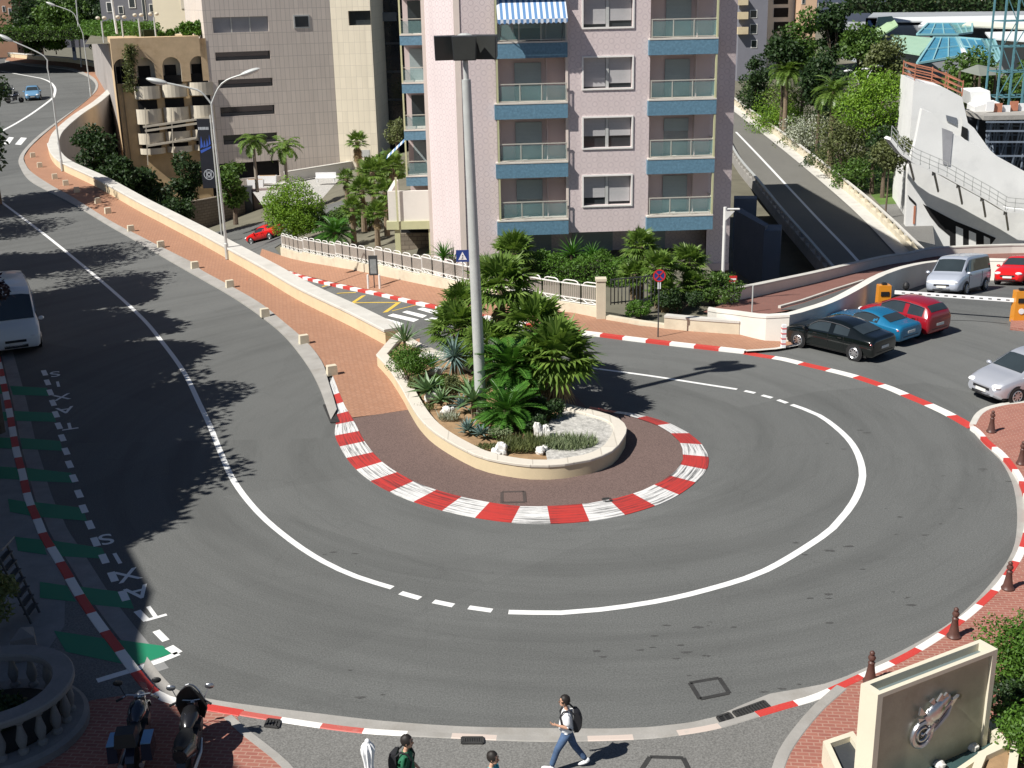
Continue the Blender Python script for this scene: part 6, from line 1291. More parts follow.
# ================================================================== MOTORCYCLES (front wheel towards +X)
def motorcycle(label, base, rz, kind):
    t = thing('motorcycle', label, 'motorcycle', base, rz)
    for x, r, w in ((.74, .31, .055), (-.72, .31, .075)):
        mb = MB(); pr = [(r - .12, -w), (r - .03, -w), (r, -w * .4), (r, w * .4), (r - .03, w), (r - .12, w)]; mb.lathe(pr, 22, 0, (x, 0, r), 'Y'); wo = mb.build('wheel', TYRE, t, smooth=True); rm_ = MB(); rm_.lathe([(.16, -.03), (.20, -.04), (.20, .04), (.16, .03)], 20, 0, (x, 0, r), 'Y')
        for k in range(5): a = k * 1.2566; rm_.beam((x, 0, r), (x + math.cos(a) * .18, 0, r + math.sin(a) * .18), .04, .05, up=(0, 1, 0))
        rm_.build('rim', RIM, wo)
    mb = MB()
    for s in (.08, -.08): mb.tube([(.74, s, .31), (.58, s, .72), (.46, s, 1.0)], .028, 7)
    mb.build('fork', CHROME, t); mb = MB(); mb.tube([(.30, .40, 1.04), (.42, .22, 1.08), (.46, 0, 1.03), (.42, -.22, 1.08), (.30, -.40, 1.04)], .017, 7); hb = mb.build('handlebar', CHROME, t)
    mb = MB()
    for s in (1, -1): mb.tube([(.36, s * .30, 1.05), (.28, s * .41, 1.04)], .026, 7)
    mb.build('grip', BLACKP, hb)
    for s in (1, -1): mb = MB(); mb.tube([(.38, s * .24, 1.07), (.46, s * .36, 1.30)], .010, 5); mb.ell((.46, s * .38, 1.34), (.03, .10, .065), 10, 7); mb.build('mirror', CHROME if kind else BLACKP, t, smooth=True)
    bp = paint('tank_dark', (.02, .025, .04), .15) if kind == 0 else P_DARK
    mb = MB(); mb.loft([[V((x, math.cos(a) * w, z + math.sin(a) * h)) for a in [k * math.pi / 6 for k in range(12)]] for x, w, h, z in ((.40, .10, .08, .90), (.30, .17, .13, .90), (.05, .18, .14, .88), (-.18, .11, .10, .84), (-.24, .07, .06, .82))]); mb.build('fuel_tank', bp, t, smooth=True)
    mb = MB(); mb.loft([[V((x, math.cos(a) * w, z + math.sin(a) * h)) for a in [k * math.pi / 6 for k in range(12)]] for x, w, h, z in ((-.16, .10, .05, .80), (-.40, .17, .06, .80), (-.72, .16, .06, .86), (-.98, .09, .05, .90))]); mb.build('seat', BLACKP, t, smooth=True)
    mb = MB(); mb.box((.05, 0, .48), (.50, .34, .34)); mb.box((.18, 0, .66), (.26, .42, .16)); mb.tube([(.46, 0, .95), (.0, 0, .72), (-.5, 0, .66), (-.72, 0, .31)], .035, 7); mb.build('engine', DMETAL, t)
    for s in ((-1,) if kind else (1, -1)): mb = MB(); mb.tube([(.15, s * .17, .35), (-.2, s * .2, .26), (-.95, s * .2, .34)], [.03, .045, .055], 9); mb.build('exhaust', CHROME, t, smooth=True)
    mb = MB(); mb.ell((.58, 0, .94), (.12, .11, .11), 12, 8); mb.build('headlight', CHROME, t, smooth=True)
    for s in (.74, -.72): mb = MB(); mb.loft([[V((s + math.cos(a) * .345, y, .31 + math.sin(a) * .345)) for y in (-.085, .085)] + [V((s + math.cos(a) * .36, y, .31 + math.sin(a) * .36)) for y in (.085, -.085)] for a in [math.pi * k / 10 + .2 for k in range(9)]]); mb.build('mudguard', bp, t, smooth=True)
    GL = glassy('screen_glass', (.10, .12, .14), .05, .35)
    if kind == 0:
        mb = MB(); mb.loft([[V((.55 - (z - 1.05) * .5 - abs(y) * .35, y, z)) for y in (-.2, -.1, 0, .1, .2)] for z in (1.05, 1.2, 1.4)], closed=False); mb.build('windscreen', GL, t, smooth=True)
        for s in (1, -1): mb = MB(); mb.box((-.72, s * .32, .62), (.5, .2, .36), taper=.9); pn = mb.build('pannier', bp, t); mb = MB(); mb.box((-.72, s * .32, .815), (.47, .19, .02)); mb.build('lid', P_LBLUE, pn)
        mb = MB(); mb.box((-1.02, 0, 1.05), (.36, .42, .28), taper=.85); mb.build('top_case', BLACKP, t)
    else:
        mb = MB(); secs = []
        for z, w, x in ((.62, .22, .62), (.85, .30, .60), (1.05, .30, .52), (1.28, .24, .42), (1.44, .14, .34)): secs.append([V((x - (y / w) ** 2 * .16, y, z)) for y in [w * k / 5 for k in range(-5, 6)]] + [V((x - .03 - (y / w) ** 2 * .16, y * .95, z)) for y in [w * k / 5 for k in range(5, -6, -1)]])
        mb.loft(secs); mb.build('front_fairing', BLACKP, t, smooth=True); mb = MB()
        mb.tube([V((.58 - (k / 5) ** 2 * .18 - .2 * (1 - (k / 5) ** 2), .31 * k / 5, .95 + .5 * (1 - (k / 5) ** 2))) for k in range(-5, 6)], .02, 6); mb.build('fairing_rim', CHROME, t)
        mb = MB(); mb.loft([[V((x, math.cos(a) * w, z + math.sin(a) * h)) for a in [k * math.pi / 6 for k in range(12)]] for x, w, h, z in ((-.2, .2, .2, .55), (-.6, .24, .22, .6), (-1.0, .14, .14, .72))]); mb.build('rear_cowl', P_DARK, t, smooth=True)
    return t
motorcycle('dark touring motorcycle with windscreen and pale-lidded panniers, left of the pair', P(141, 752, .12), math.radians(97), 0)
motorcycle('black motor scooter with tall front fairing and chrome rim, right of the pair', P(193, 758, .12), math.radians(94), 1)
# ================================================================== MONUMENT WITH MOTORCYCLE RELIEF
HT = 2.45; FL_, FR_, BL_, BR_ = (P(a, b, HT) for a, b in ((878, 695), (998, 649), (863, 683), (983, 640.5)))
u = V((FR_.x - FL_.x, FR_.y - FL_.y, 0)); Wm = u.length; u.normalize(); n = V((u.y, -u.x, 0)); Dm = abs((BL_ - FL_).dot(n)); Dm = max(.35, min(.6, Dm)); ang = math.atan2(u.y, u.x)
mon = thing('stone_monument', 'cream stone slab monument with dark panel and chrome motorcycle relief', 'monument', (FL_.x, FL_.y, .122), ang); H = HT - .122
mb = MB(); fr = .13
mb.bb(0, fr, 0, Dm, 0, H); mb.bb(Wm - fr, Wm, 0, Dm, 0, H); mb.bb(fr, Wm - fr, Dm - fr * .7, Dm, 0, H); mb.bb(fr, Wm - fr, .0, .09, H - .09, H); mb.build('frame', MONST, mon)
mb = MB(); mb.bb(fr, Wm - fr, .05, .12, .2, H - .092); mb.build('panel', MONPANEL, mon)
mb = MB(); mb.bb(fr, Wm - fr, .12, Dm - fr * .7 - .002, 0, H - .16); mb.build('trough', mat('slate_trough', (.16, .20, .20), .4, .1), mon)
# relief: u along the panel, v up; measured in the panel's own plane
def pv(px, py):
    nn = V((u.y, -u.x, 0)); q = PP(px, py, V((FL_.x, FL_.y, 0)) - nn * .05, nn); d = q - V((FL_.x, FL_.y, .122)); return V((d.dot(u), -.02, d.z))
mb = MB(); wc = pv(919, 732); R0 = .24
ringp = [wc + V((math.cos(a) * R0, 0, math.sin(a) * R0 * 1.05)) for a in [2 * math.pi * k / 24 for k in range(25)]]
mb.tube(ringp, .055, 8); mb.tube([wc + V((math.cos(a) * .14, -.01, math.sin(a) * .14)) for a in [2 * math.pi * k / 18 for k in range(19)]], .03, 7); mb.ell(wc, (.05, .05, .05), 10, 6)
mb.tube([wc + V((.05, -.04, 0)), pv(931, 720), pv(941, 707), pv(949, 698)], [.05, .06, .05, .04], 8); mb.tube([pv(924, 734), pv(934, 724), pv(944, 712), pv(948, 704)], [.04, .05, .05, .03], 8)
rel = mb.build('motorcycle_relief', CHROME, mon, smooth=True)
mb = MB(); mb.ell(pv(932, 709) + V((0, -.02, 0)), (.24, .09, .20), 14, 9, R=Matrix.Rotation(-.7, 3, 'Y'), jit=.06, seed=4); mb.ell(pv(927, 716), (.16, .08, .20), 12, 8, jit=.1, seed=5); mb.ell(pv(940, 701), (.22, .07, .12), 12, 8, R=Matrix.Rotation(-.6, 3, 'Y'), jit=.08, seed=6); mb.build('relief_body', CHROME, rel, smooth=True)
mb = MB(); mb.loft([[pv(943, 702), pv(946, 698), pv(949, 705)], [pv(952, 694) + V((0, -.07, 0)), pv(954, 692), pv(953, 698)], [pv(957, 693), pv(959, 692), pv(958, 697)]]); mb.build('relief_tail', CHROME, rel)
mb = MB()
for a, b, c in (((926, 700), (932, 705), (930, 696)), ((933, 699), (942, 700), (938, 691)), ((938, 696), (947, 698), (943, 690)), ((915, 713), (922, 712), (917, 705)), ((915, 720), (921, 716), (914, 716))): 
    p1, p2, p3 = pv(*a), pv(*b), pv(*c); o_ = V((0, -.04, 0)); mb.face([p1 + o_, p2 + o_, p3 + o_]); mb.face([p1, p3, p2]); mb.face([p1, p1 + o_, p3 + o_, p3]); mb.face([p2, p3, p3 + o_, p2 + o_])
mb.build('relief_shards', CHROME, rel)
mb = MB(); mb.tube([wc + V((0, -.05, 0)), pv(927, 722), pv(936, 709)], .022, 6); mb.tube([pv(924, 724) + V((0, -.05, 0)), pv(930, 714)], .03, 6); mb.ell(pv(931, 717) + V((0, -.06, 0)), (.06, .04, .06), 8, 6); mb.build('relief_fork', DMETAL, rel)
# basin and planters round the foot of the slab
def low_box(name, label, pxs, z, h, th, m, inner, depth=.12):
    pts = [P(a, b, z) for a, b in pxs]; pts = [V((p.x, p.y, 0)) for p in pts]
    if sum(a.x * b.y - b.x * a.y for a, b in zip(pts, pts[1:] + pts[:1])) < 0: pts = pts[::-1]
    t = thing(name, label, 'planter' if 'planter' in name else 'basin', pts[0] + V((0, 0, .12))); mb = MB(); pin = []
    k = len(pts)
    for i in range(k):
        a, b, c = pts[i - 1], pts[i], pts[(i + 1) % k]; e1 = (b - a).normalized(); e2 = (c - b).normalized(); n1, n2 = V((-e1.y, e1.x, 0)), V((-e2.y, e2.x, 0)); bis = (n1 + n2).normalized(); pin.append(b + bis * th / max(.3, bis.dot(n1)))
    for i in range(k):
        a, b, c, d = pts[i], pts[(i + 1) % k], pin[(i + 1) % k], pin[i]
        mb.face([a + V((0, 0, .1)), b + V((0, 0, .1)), b + V((0, 0, z)), a + V((0, 0, z))]); mb.face([a + V((0, 0, z)), b + V((0, 0, z)), c + V((0, 0, z)), d + V((0, 0, z))]); mb.face([c + V((0, 0, .1)), d + V((0, 0, .1)), d + V((0, 0, z)), c + V((0, 0, z))])
    mb.build('rim_wall', m, t, world=True); mb = MB(); mb.face([p + V((0, 0, z - depth)) for p in pin]); mb.build('filling', inner, t, world=True); return t
low_box('stone_planter', 'empty cream stone trough at the left foot of the monument', [(823, 741), (853, 731), (884, 776), (850, 800)], .62, .5, .12, MONST, DMETAL)
low_box('fountain_basin', 'shallow water basin in front of the monument panel', [(872, 774), (983, 724), (1004, 741), (905, 810)], .42, .3, .10, MONST, WATERM, .10)
low_box('stone_planter', 'cream stone planter at the right foot of the monument', [(985, 722), (1000, 714), (1022, 728), (1016, 775), (960, 800), (978, 752), (1000, 742)], .60, .5, .16, MONST, SOIL)
for i, (x, y) in enumerate(((973, 748), (940, 766))):
    mb = MB(); mb.ell((0, 0, .02), (.12, .1, .09), 9, 6, jit=.15, seed=i); o = mb.build('rock', ROCK); o.location = P(x, y, .36); tag(o, ('small pale rock in the basin near the right planter', 'small pale rock in the basin at the bottom edge')[i], 'rock')
bush('clipped_shrub', 'bright green clipped shrub behind the right end of the monument', 'shrub', P(1022, 695, .12), (1.2, 1.1, 1.75), L_HEDGE, 9000, .085, 95, nc=34, lump=.45)
bush('clipped_shrub', 'bright green clipped shrub at the bottom right corner', 'shrub', P(1030, 760, .12), (1.0, .8, 1.25), L_HEDGE, 6000, .085, 96, nc=28, lump=.45)
bush('clipped_shrub', 'dark green shrub in the shade between the monument and the bright shrubs', 'shrub', P(1016, 722, .12), (.7, .6, 1.0), L_DARK, 2600, .085, 97, nc=16, lump=.45)
# ================================================================== ROUND BALUSTRADE AND LEFT CORNER
c = P(-8, 684, 1.25); R1 = 1.46; t = thing('round_balustrade', 'round grey stone balustrade with pale coping at the bottom left corner', 'balustrade', (c.x, c.y, .12)); cc = [V((math.cos(a) * R1, math.sin(a) * R1, 0)) for a in [2 * math.pi * k / 48 for k in range(48)]]
GST = mat('weathered_stone', (.23, .22, .21), .9, .16, 2, .2, dirt=(.2, .2, .18), dirtamt=.7)
mb = MB(); mb.path(cc, [(.12, .98), (.14, 1.02), (.14, 1.10), (.11, 1.13), (-.28, 1.13), (-.30, 1.08), (-.30, .98)], closed=True); mb.build('coping', GST, t)
mb = MB(); mb.path(cc, [(.32, -.1), (.32, .16), (.22, .22), (-.2, .22), (-.2, -.1)], closed=True); mb.build('plinth', GST, t)
for k in range(22):
    a = 2 * math.pi * k / 22; mb = MB(); mb.lathe([(.11, .22), (.11, .28), (.06, .33), (.10, .45), (.115, .55), (.06, .78), (.05, .86), (.09, .90), (.09, .98)], 10, 0, (math.cos(a) * (R1 - .04), math.sin(a) * (R1 - .04), 0)); mb.build('baluster', GST, t, smooth=True)
mb = MB(); mb.prism([(p.x * .86, p.y * .86) for p in cc], .0, .25); mb.build('bed_soil', mat('dark_soil', (.03, .03, .025), .95, .3, 3), t)
bush('shrub', 'dark planting inside the round balustrade', 'shrub', c - V((.3, .2, .95)), (1.0, 1.0, .55), L_DARK, 2200, .12, 98, nc=16, stems=False)
bush('shrub', 'sunlit olive green foliage at the left edge above the balustrade', 'shrub', P(-6, 640, .12), (.8, .7, 2.3), L_OLIVE, 2600, .12, 99, nc=18)
mb = MB(); mb.loft([[(-.3, -.3, 0), (.3, -.3, 0), (.3, .3, 0), (-.3, .3, 0)], [(-.26, -.26, .55), (.26, -.26, .55), (.26, .26, .55), (-.26, .26, .55)], [(0, 0, .72)] * 4]); o = mb.build('corner_stone', GST); o.location = P(25, 655, .12); o.rotation_euler = (0, 0, .4); tag(o, 'grey pointed corner stone beside the round balustrade', 'stone')
b = P(24, 618, .12); t = thing('metal_stand', 'black metal stand with flat top and rungs at the left edge', 'stand', b); mb = MB()
for s in (-.28, .28): mb.tube([(-.30, s, 2.0), (.28, s, 0)], .03, 7); 
mb.build('side_rail', DMETAL, t); mb = MB(); mb.box((-.36, 0, 2.02), (.55, .75, .05)); mb.build('top_plate', GST, t)
for k in range(7): z = .25 + k * .24; x = .28 - .58 * z / 2.0; mb = MB(); mb.box((x, 0, z), (.16, .56, .03)); mb.build('rung', DMETAL, t)
# ================================================================== TREES OFF THE LEFT EDGE THAT SHADE THE ROAD
cot = ce_ = None
def caster(px, py, h, rx, rz, seed, label, mats=None, n=3600, ls=.3, ry=None):
    s = P(px, py, 0); k = 1 / math.tan(math.radians(48)); a = math.radians(32)
    x, y = s.x - h * k * math.cos(a), s.y - h * k * math.sin(a)
    g = hu(x, y)
    return tree('roadside_tree', label, V((x, y, g)), h, (rx, ry or rx, rz), mats or L_DARK, n, ls, seed, nc=20, tr=.28, lump=.45)
caster(150, 405, 8.5, 3.4, 2.4, 81, 'dark roadside tree whose shadow reaches farthest onto the road', ls=.32, n=5200, ry=2.6)
caster(95, 430, 8.0, 3.6, 2.6, 82, 'dark roadside tree shading the upper taxi lettering', n=5200)
caster(150, 478, 7.5, 2.3, 1.6, 83, 'dark roadside tree shading the road above the lower taxi lettering', n=3000)
caster(120, 525, 7.0, 1.7, 1.6, 84, 'thin roadside tree beside the hotel wing', n=900, ls=.25)
caster(70, 262, 9.0, 4.2, 2.6, 85, 'dark roadside tree shading the middle of the upper road', n=5600)
caster(115, 283, 8.0, 2.6, 1.9, 86, 'dark roadside tree above the minibus', n=3400)
caster(40, 300, 9.0, 3.6, 2.6, 87, 'dark roadside tree whose shade covers the minibus', n=4200)
caster(70, 345, 7.5, 2.8, 2.2, 91, 'dark roadside tree next to the minibus nose', n=3600)
caster(60, 214, 8.5, 4.0, 2.0, 88, 'dark roadside tree shading the kerb blocks', n=5200)
caster(100, 204, 8.0, 2.4, 1.5, 89, 'dark roadside tree whose shade crosses the parapet', n=2600)
caster(10, 235, 9.0, 3.6, 2.6, 90, 'dark roadside tree farther up the road', n=4000)
for i, (x, y, r_) in enumerate(((20, 330, 4.6), (62, 395, 4.4), (40, 440, 4.0), (95, 330, 2.6), (15, 270, 4.5), (70, 480, 3.6), (30, 215, 4.5), (120, 360, 2.2), (90, 300, 3.0), (40, 365, 3.8), (75, 430, 3.4), (50, 470, 3.4), (25, 520, 3.6))): caster(x, y, 8.5, r_, 3.0, 400 + i, '%s tree of the dense roadside row beyond the left frame edge' % ordn[i], n=9000, ls=.48)
EDGE()
# wing of the hotel on the left, out of the frame; its roof edge draws the straight shadow border
k = 1 / math.tan(math.radians(48)); a_ = math.radians(32); HW = 17.0; off = V((HW * k * math.cos(a_), HW * k * math.sin(a_), 0))
wf = [P(97, 470), P(112, 500), P(128, 545), P(153, 592), P(140, 640), P(144, 668), P(176, 706), P(246, 772)]
foot = [V((p.x, p.y, 0)) - off for p in wf]
hw = thing('hotel_wing', 'pale flat-roofed hotel wing left of the taxi rank', 'building', (foot[0].x - 4, foot[0].y, 0))
mb = MB(); mb.prism([(p.x, p.y) for p in foot] + [(foot[-1].x - 3, foot[-1].y - 6), (-70, -8), (-70, 34), (foot[0].x - 4, foot[0].y + 1)], 0, HW); mb.build('wall', mat('hotel_render', (.36, .31, .25), .85, .08, .5), hw, world=True)
# ================================================================== BACKGROUND, LEFT
def facing(name, label, pA, pB, cat='building'):
    """root whose local x runs from pA to pB, y into the building, z up"""
    d = V((pB.x - pA.x, pB.y - pA.y, 0)); t = thing(name, label, cat, pA, math.atan2(d.y, d.x)); t['_L'] = d.length
    return t, d.normalized(), d.length
def fuv(t, px, py, back=0.0):
    o = t.location; a = t.rotation_euler.z; uu = V((math.cos(a), math.sin(a), 0)); nn = V((uu.y, -uu.x, 0)); q = PP(px, py, o - nn * back, nn) - o; return q.dot(uu), q.z
C1 = P(340, 167, -4.0); od = V((.93, .37, 0)).normalized(); C0 = C1 - od * 15.5
office, _, OL = facing('office_building', 'beige tiled office building with horizontal strip windows behind the palms', C0, C1); OZ = 32
def hit(px, py, bk=0): return fuv(office, px, py, bk)
LX = hit(207, 60)[0]
bands = [(215, 270, 52.5, 61), (218, 272.5, 80, 88.5), (220, 274.5, 107.5, 117), (223, 277, 135.5, 145)]
holes = []
for a, b, y0, y1 in bands:
    ua, z1 = hit(a, y0); ub, _ = hit(b, y0 - 3); z0 = hit(a, y1)[1]; holes.append((ua, ub, z0, z1))
ua, z1 = hit(212, 17.5); ub = hit(268, 17)[0]; z0 = hit(213, 33)[1]; topw = (ua, ub, z0, z1)
ga, gz1 = hit(236, 163); gb = hit(279, 160)[0]; gar = (ga - 4.5, gb, -.5, gz1)
mb = MB(); wall_holes(mb, LX, OL, -3, OZ, holes + [topw, gar]); mb.face([(LX, 0, -3), (LX, 0, OZ), (LX, 14, OZ), (LX, 14, -3)]); mb.face([(LX, 14, -3), (LX, 14, OZ), (OL, 14, OZ), (OL, 14, -3)]); mb.face([(LX, 0, OZ), (OL, 0, OZ), (OL, 14, OZ), (LX, 14, OZ)]); mb.build('tiled_wall', OFFT, office)
for h in holes + [gar]:
    mb = MB(); mb.bb(h[0], h[1], .55, .69, h[2], h[3]); w_ = mb.build('strip_window' if h is not gar else 'garage_opening', BLACKIN if h is gar else DGLASS, office)
    if h is not gar: mb = MB(); mb.bb(h[0] + .1, h[1] - .1, .28, .32, h[2], h[2] + .35); mb.build('sill_rail', DMETAL, w_)
mb = MB(); mb.bb(topw[0], topw[1], .3, .4, topw[2], topw[3]); w_ = mb.build('strip_window', mat('office_blind', (.30, .31, .33), .5, .08), office); mb = MB()
for k in (1, 2): x = lerp(topw[0], topw[1], k / 3); mb.bb(x - .06, x + .06, .2, .298, topw[2], topw[3])
mb.build('mullion', METAL, w_)
ua, z1 = hit(293, 15); ub, z0 = hit(310, 28); mb = MB(); mb.bb(ua, ub, -.06, -.003, z0, z1); w_ = mb.build('window', METAL, office); mb = MB(); mb.bb(ua + .15, ub - .15, -.08, -.062, z0 + .15, z1 - .15); mb.build('pane', DGLASS, w_)
# cream end of the same building, its sunlight put into lighter tiles
E1 = P(379, 160, -4.0); E1 = V((C1.x, C1.y, 0)) + V((1, -.03, 0)).normalized() * (PY(378, 150, C1.y).x - C1.x)
en, _, EL = facing('office_end', 'cream office end, tiles coloured lighter for the sun, with one dark strip window', V((C1.x + .02, C1.y, -4)), V((E1.x, E1.y, -4)))
ua, z1 = fuv(en, 348, 11); ub, z0 = fuv(en, 373, 25); h = (ua, EL - .01, z0, z1); mb = MB(); wall_holes(mb, 0, EL, -3, OZ, [h]); mb.face([(EL, 0, -3), (EL, 14, -3), (EL, 14, OZ), (EL, 0, OZ)]); mb.build('tiled_wall', OFFSUN, en); mb = MB(); mb.bb(h[0], h[1], .5, .6, z0, z1); mb.build('strip_window', DGLASS, en)
ua, z1 = fuv(en, 358, 150); ub, z0 = fuv(en, 370, 157); mb = MB(); mb.bb(ua, ub, -.04, -.003, z0, z1); mb.build('vent_grille', METAL, en)
# dark glazed building behind the gap
dg_, _, DL = facing('glass_tower', 'dark glazed tower in the gap left of the apartment block', PY(374, 150, 150), PY(414, 150, 150)); mb = MB(); mb.bb(0, DL + 3, 0, 10, -6, 40); mb.build('glazing', glassy('tower_glass', (.012, .016, .022), .12), dg_); mb = MB()
for k in range(12): mb.bb(-.1, DL + 3, -.12, -.003, -4 + k * 3.3, -3.75 + k * 3.3)
mb.build('floor_bands', mat('dark_band', (.05, .06, .07), .5), dg_); mb = MB()
for z in (15.2, 18.2): mb.bb(-.6, 3.6, -.9, -.125, z, z + 1.0)
mb.build('balcony_band', mat('slate_band', (.12, .14, .16), .6), dg_)
ptree('young_tree', 'slender young tree in front of the dark glass tower', (385, 112, 408, 150), 118, L_OLIVE, 1500, .22, 121, -4.5, nc=12, lump=.45)
# white garden terrace, gravel yard, low walls below the office
yz = P(320, 176, -4).z
gt = thing('terrace_wall', 'white terrace wall at the foot of the office building', 'wall', P(288, 178, -4.2)); a, b = P(286, 181, -4.4), P(352, 170, -4.4); mb = MB(); mb.beam(a + V((0, 0, .4)), b + V((0, 0, .4)), .4, 1.0); mb.build('wall_body', WHITEWALL, gt, world=True); mb = MB(); mb.beam(a + V((0, -.0, .97)), b + V((0, 0, .97)), .55, .12); mb.build('coping', COPE, gt, world=True)
for i, (x, y, w_, lab) in enumerate(((326, 182, 2.2, 'white garden bench on the terrace right of the twin palms'), (256, 187, 1.6, 'white planter box at the foot of the left twin palm'), (268, 183, 1.8, 'long white planter box by the garage opening'))):
    b = P(x, y, -4.3); t = thing('garden_bench' if i == 0 else 'planter_box', lab, 'bench' if i == 0 else 'planter box', b); mb = MB()
    if i == 0: mb.box((0, 0, .45), (w_, .5, .1)); mb.build('seat', SWHITE, t); mb = MB(); mb.box((0, .25, .75), (w_, .08, .5)); mb.build('backrest', SWHITE, t); mb = MB(); mb.box((-.9, 0, .2), (.1, .45, .4)); mb.build('leg', SWHITE, t); mb = MB(); mb.box((.9, 0, .2), (.1, .45, .4)); mb.build('leg', SWHITE, t)
    else: mb.box((0, 0, .4), (w_, .6, .8), taper=1.08); mb.build('box', SWHITE, t); mb = MB(); mb.box((0, 0, .78), (w_ * .98, .54, .06)); mb.build('soil', SOIL, t)
px_sheet('office_yard', [(250, 188), (300, 178), (400, 168), (430, 190), (330, 205), (262, 205)], lambda x, y: -4.6, 0, 3, GRAVEL)
# rubble wall along the far side of the lower road
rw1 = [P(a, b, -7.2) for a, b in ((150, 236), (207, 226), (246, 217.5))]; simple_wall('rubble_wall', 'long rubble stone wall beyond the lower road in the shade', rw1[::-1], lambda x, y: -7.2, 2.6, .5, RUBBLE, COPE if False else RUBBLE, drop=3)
pp = P(249, 217, -7.2); mb = MB(); mb.box((0, 0, 1.6), (1.0, .8, 3.2)); o = mb.build('dark_gate', DMETAL); o.location = pp + V((0, .3, 0)); tag(o, 'dark gate at the right end of the rubble wall', 'gate')
rw2 = [P(a, b, -7.0) for a, b in ((253, 214), (290, 212))]; simple_wall('brick_wall', 'short mauve wall between the dark gate and the lime tree', rw2[::-1], lambda x, y: -7, 2.6, .5, mat('mauve_wall', (.32, .25, .24), .9, .15, 1), None, drop=3)
# ---- arched stone building
aA = P(112, 176, -7.5); arch_o = V((C0.x, C0.y, 0)) + od * (LX - .4)
AB = V((arch_o.x, arch_o.y, 0)) + V((-.2, -.1, 0)); Adir = V((.945, .327, 0)).normalized(); AA = AB - Adir * 16.0
nA = V((Adir.y, -Adir.x, 0)); AA = PP(113.5, 70, V((AB.x, AB.y, 0)), nA); AA = V((AA.x, AA.y, 0))
ar, _, AL = facing('arched_building', 'honey stone terrace building with round arches and pale balconies', V((AA.x, AA.y, -9)), V((AB.x, AB.y, -9)))
def ah(px, py, bk=0): return fuv(ar, px, py, bk)
ztop = ah(160, 39.5)[1]; print('arch top', ztop - 9)
arches = [ah(124, 76), ah(146, 74), ah(172, 71), ah(199, 66)]; aw = (ah(181.5, 70)[0] - ah(163, 70)[0]) / 2; ahh = ah(172, 57)[1]; azb = ah(172, 82)[1]
mb = MB(); seg = 10
def arch_wall(mb, u0, u1, z0, z1, cs, r, zs, y=0):
    """front wall with arched openings: centre u, springing height zs, radius r, base z0"""
    x = u0
    for c in cs:
        mb.face([(x, y, z0), (c - r, y, z0), (c - r, y, z1), (x, y, z1)]); pr = [(c - r * math.cos(math.pi * k / seg), zs + r * math.sin(math.pi * k / seg)) for k in range(seg + 1)]
        for (a, za), (b, zb) in zip(pr, pr[1:]): mb.face([(a, y, za), (b, y, zb), (b, y, z1), (a, y, z1)]); mb.face([(a, y, za), (a, y + 1.2, za), (b, y + 1.2, zb), (b, y, zb)], 1)
        for s in (-1, 1): mb.face([(c + s * r, y, z0), (c + s * r, y + 1.2, z0), (c + s * r, y + 1.2, zs), (c + s * r, y, zs)], 1)
        x = c + r
    mb.face([(x, y, z0), (u1, y, z0), (u1, y, z1), (x, y, z1)])
zs = ahh - aw
arch_wall(mb, 0, AL, azb, ztop, [a[0] for a in arches], aw, zs); mb.face([(0, 0, 0), (0, 0, ztop), (0, 9, ztop), (0, 9, 0)]); mb.build('stone_wall', [OCHRE, PALEB], ar)
mb = MB(); mb.face([(0, 1.2, azb), (AL, 1.2, azb), (AL, 1.2, ztop), (0, 1.2, ztop)]); mb.build('loggia_back', PALEB, ar)
for i, (c, _) in enumerate(arches): mb = MB(); mb.bb(c - aw * .72, c + aw * .55, 1.1, 1.19, azb, zs + .1); mb.build('arch_door', BLACKIN, ar)
rows_px = [(84, 97), (107, 122), (131, 142), (146, 152)]
mb = MB(); mb.face([(0, .5, 0), (AL, .5, 0), (AL, .5, azb), (0, .5, azb)]); mb.build('lower_wall', OCHD, ar)
for r_i, (ya, yb) in enumerate(rows_px):
    for i, (px, ) in enumerate(((147 + r_i * 2,), (174 + r_i * 2,), (201 + r_i * 2,))):
        uc, z1 = ah(px, ya + (2, 0, -2)[i]); _, z0 = ah(px, yb + (2, 0, -2)[i]); n_ = 10; w_ = aw * 1.4; mb = MB()
        mb.loft([[(uc + w_ * math.cos(a), .45 - .95 * math.sin(a), z) for a in [math.pi * k / n_ for k in range(n_ + 1)]] for z in (z0, z1)], closed=False); mb.face([(uc + w_ * math.cos(a), .45 - .95 * math.sin(a), z0) for a in [math.pi * k / n_ for k in range(n_ + 1)]]); bo = mb.build('balcony', PALEB, ar)
        mb = MB(); mb.bb(uc - w_ * .8, uc + w_ * .7, .42, .499, z1 - .1, z1 + .9); mb.build('dark_window', BLACKIN, bo)
for (xa, ya), (xb, yb) in (((143, 127), (213, 117)), ((145, 131), (213, 121)), ((147, 146), (196, 138))):
    a, b = ah(xa, ya, -.6), ah(xb, yb, -.6); mb = MB(); mb.beam((a[0], -.6, a[1]), (b[0], -.6, b[1]), .12, .22); mb.build('scaffold_rail', PALEB, ar)
for x in (171, 145): a, b = ah(x, 108, -.6), ah(x + 3, 165, -.6); mb = MB(); mb.beam((a[0], -.6, a[1]), (b[0], -.6, b[1]), .1, .1); mb.build('scaffold_post', PALEB, ar)
mb = MB(); mb.bb(0, AL, .0, 9, ztop - .01, ztop + .25); mb.build('roof', COPE if False else OCHRE, ar)
TZ = ztop - 9
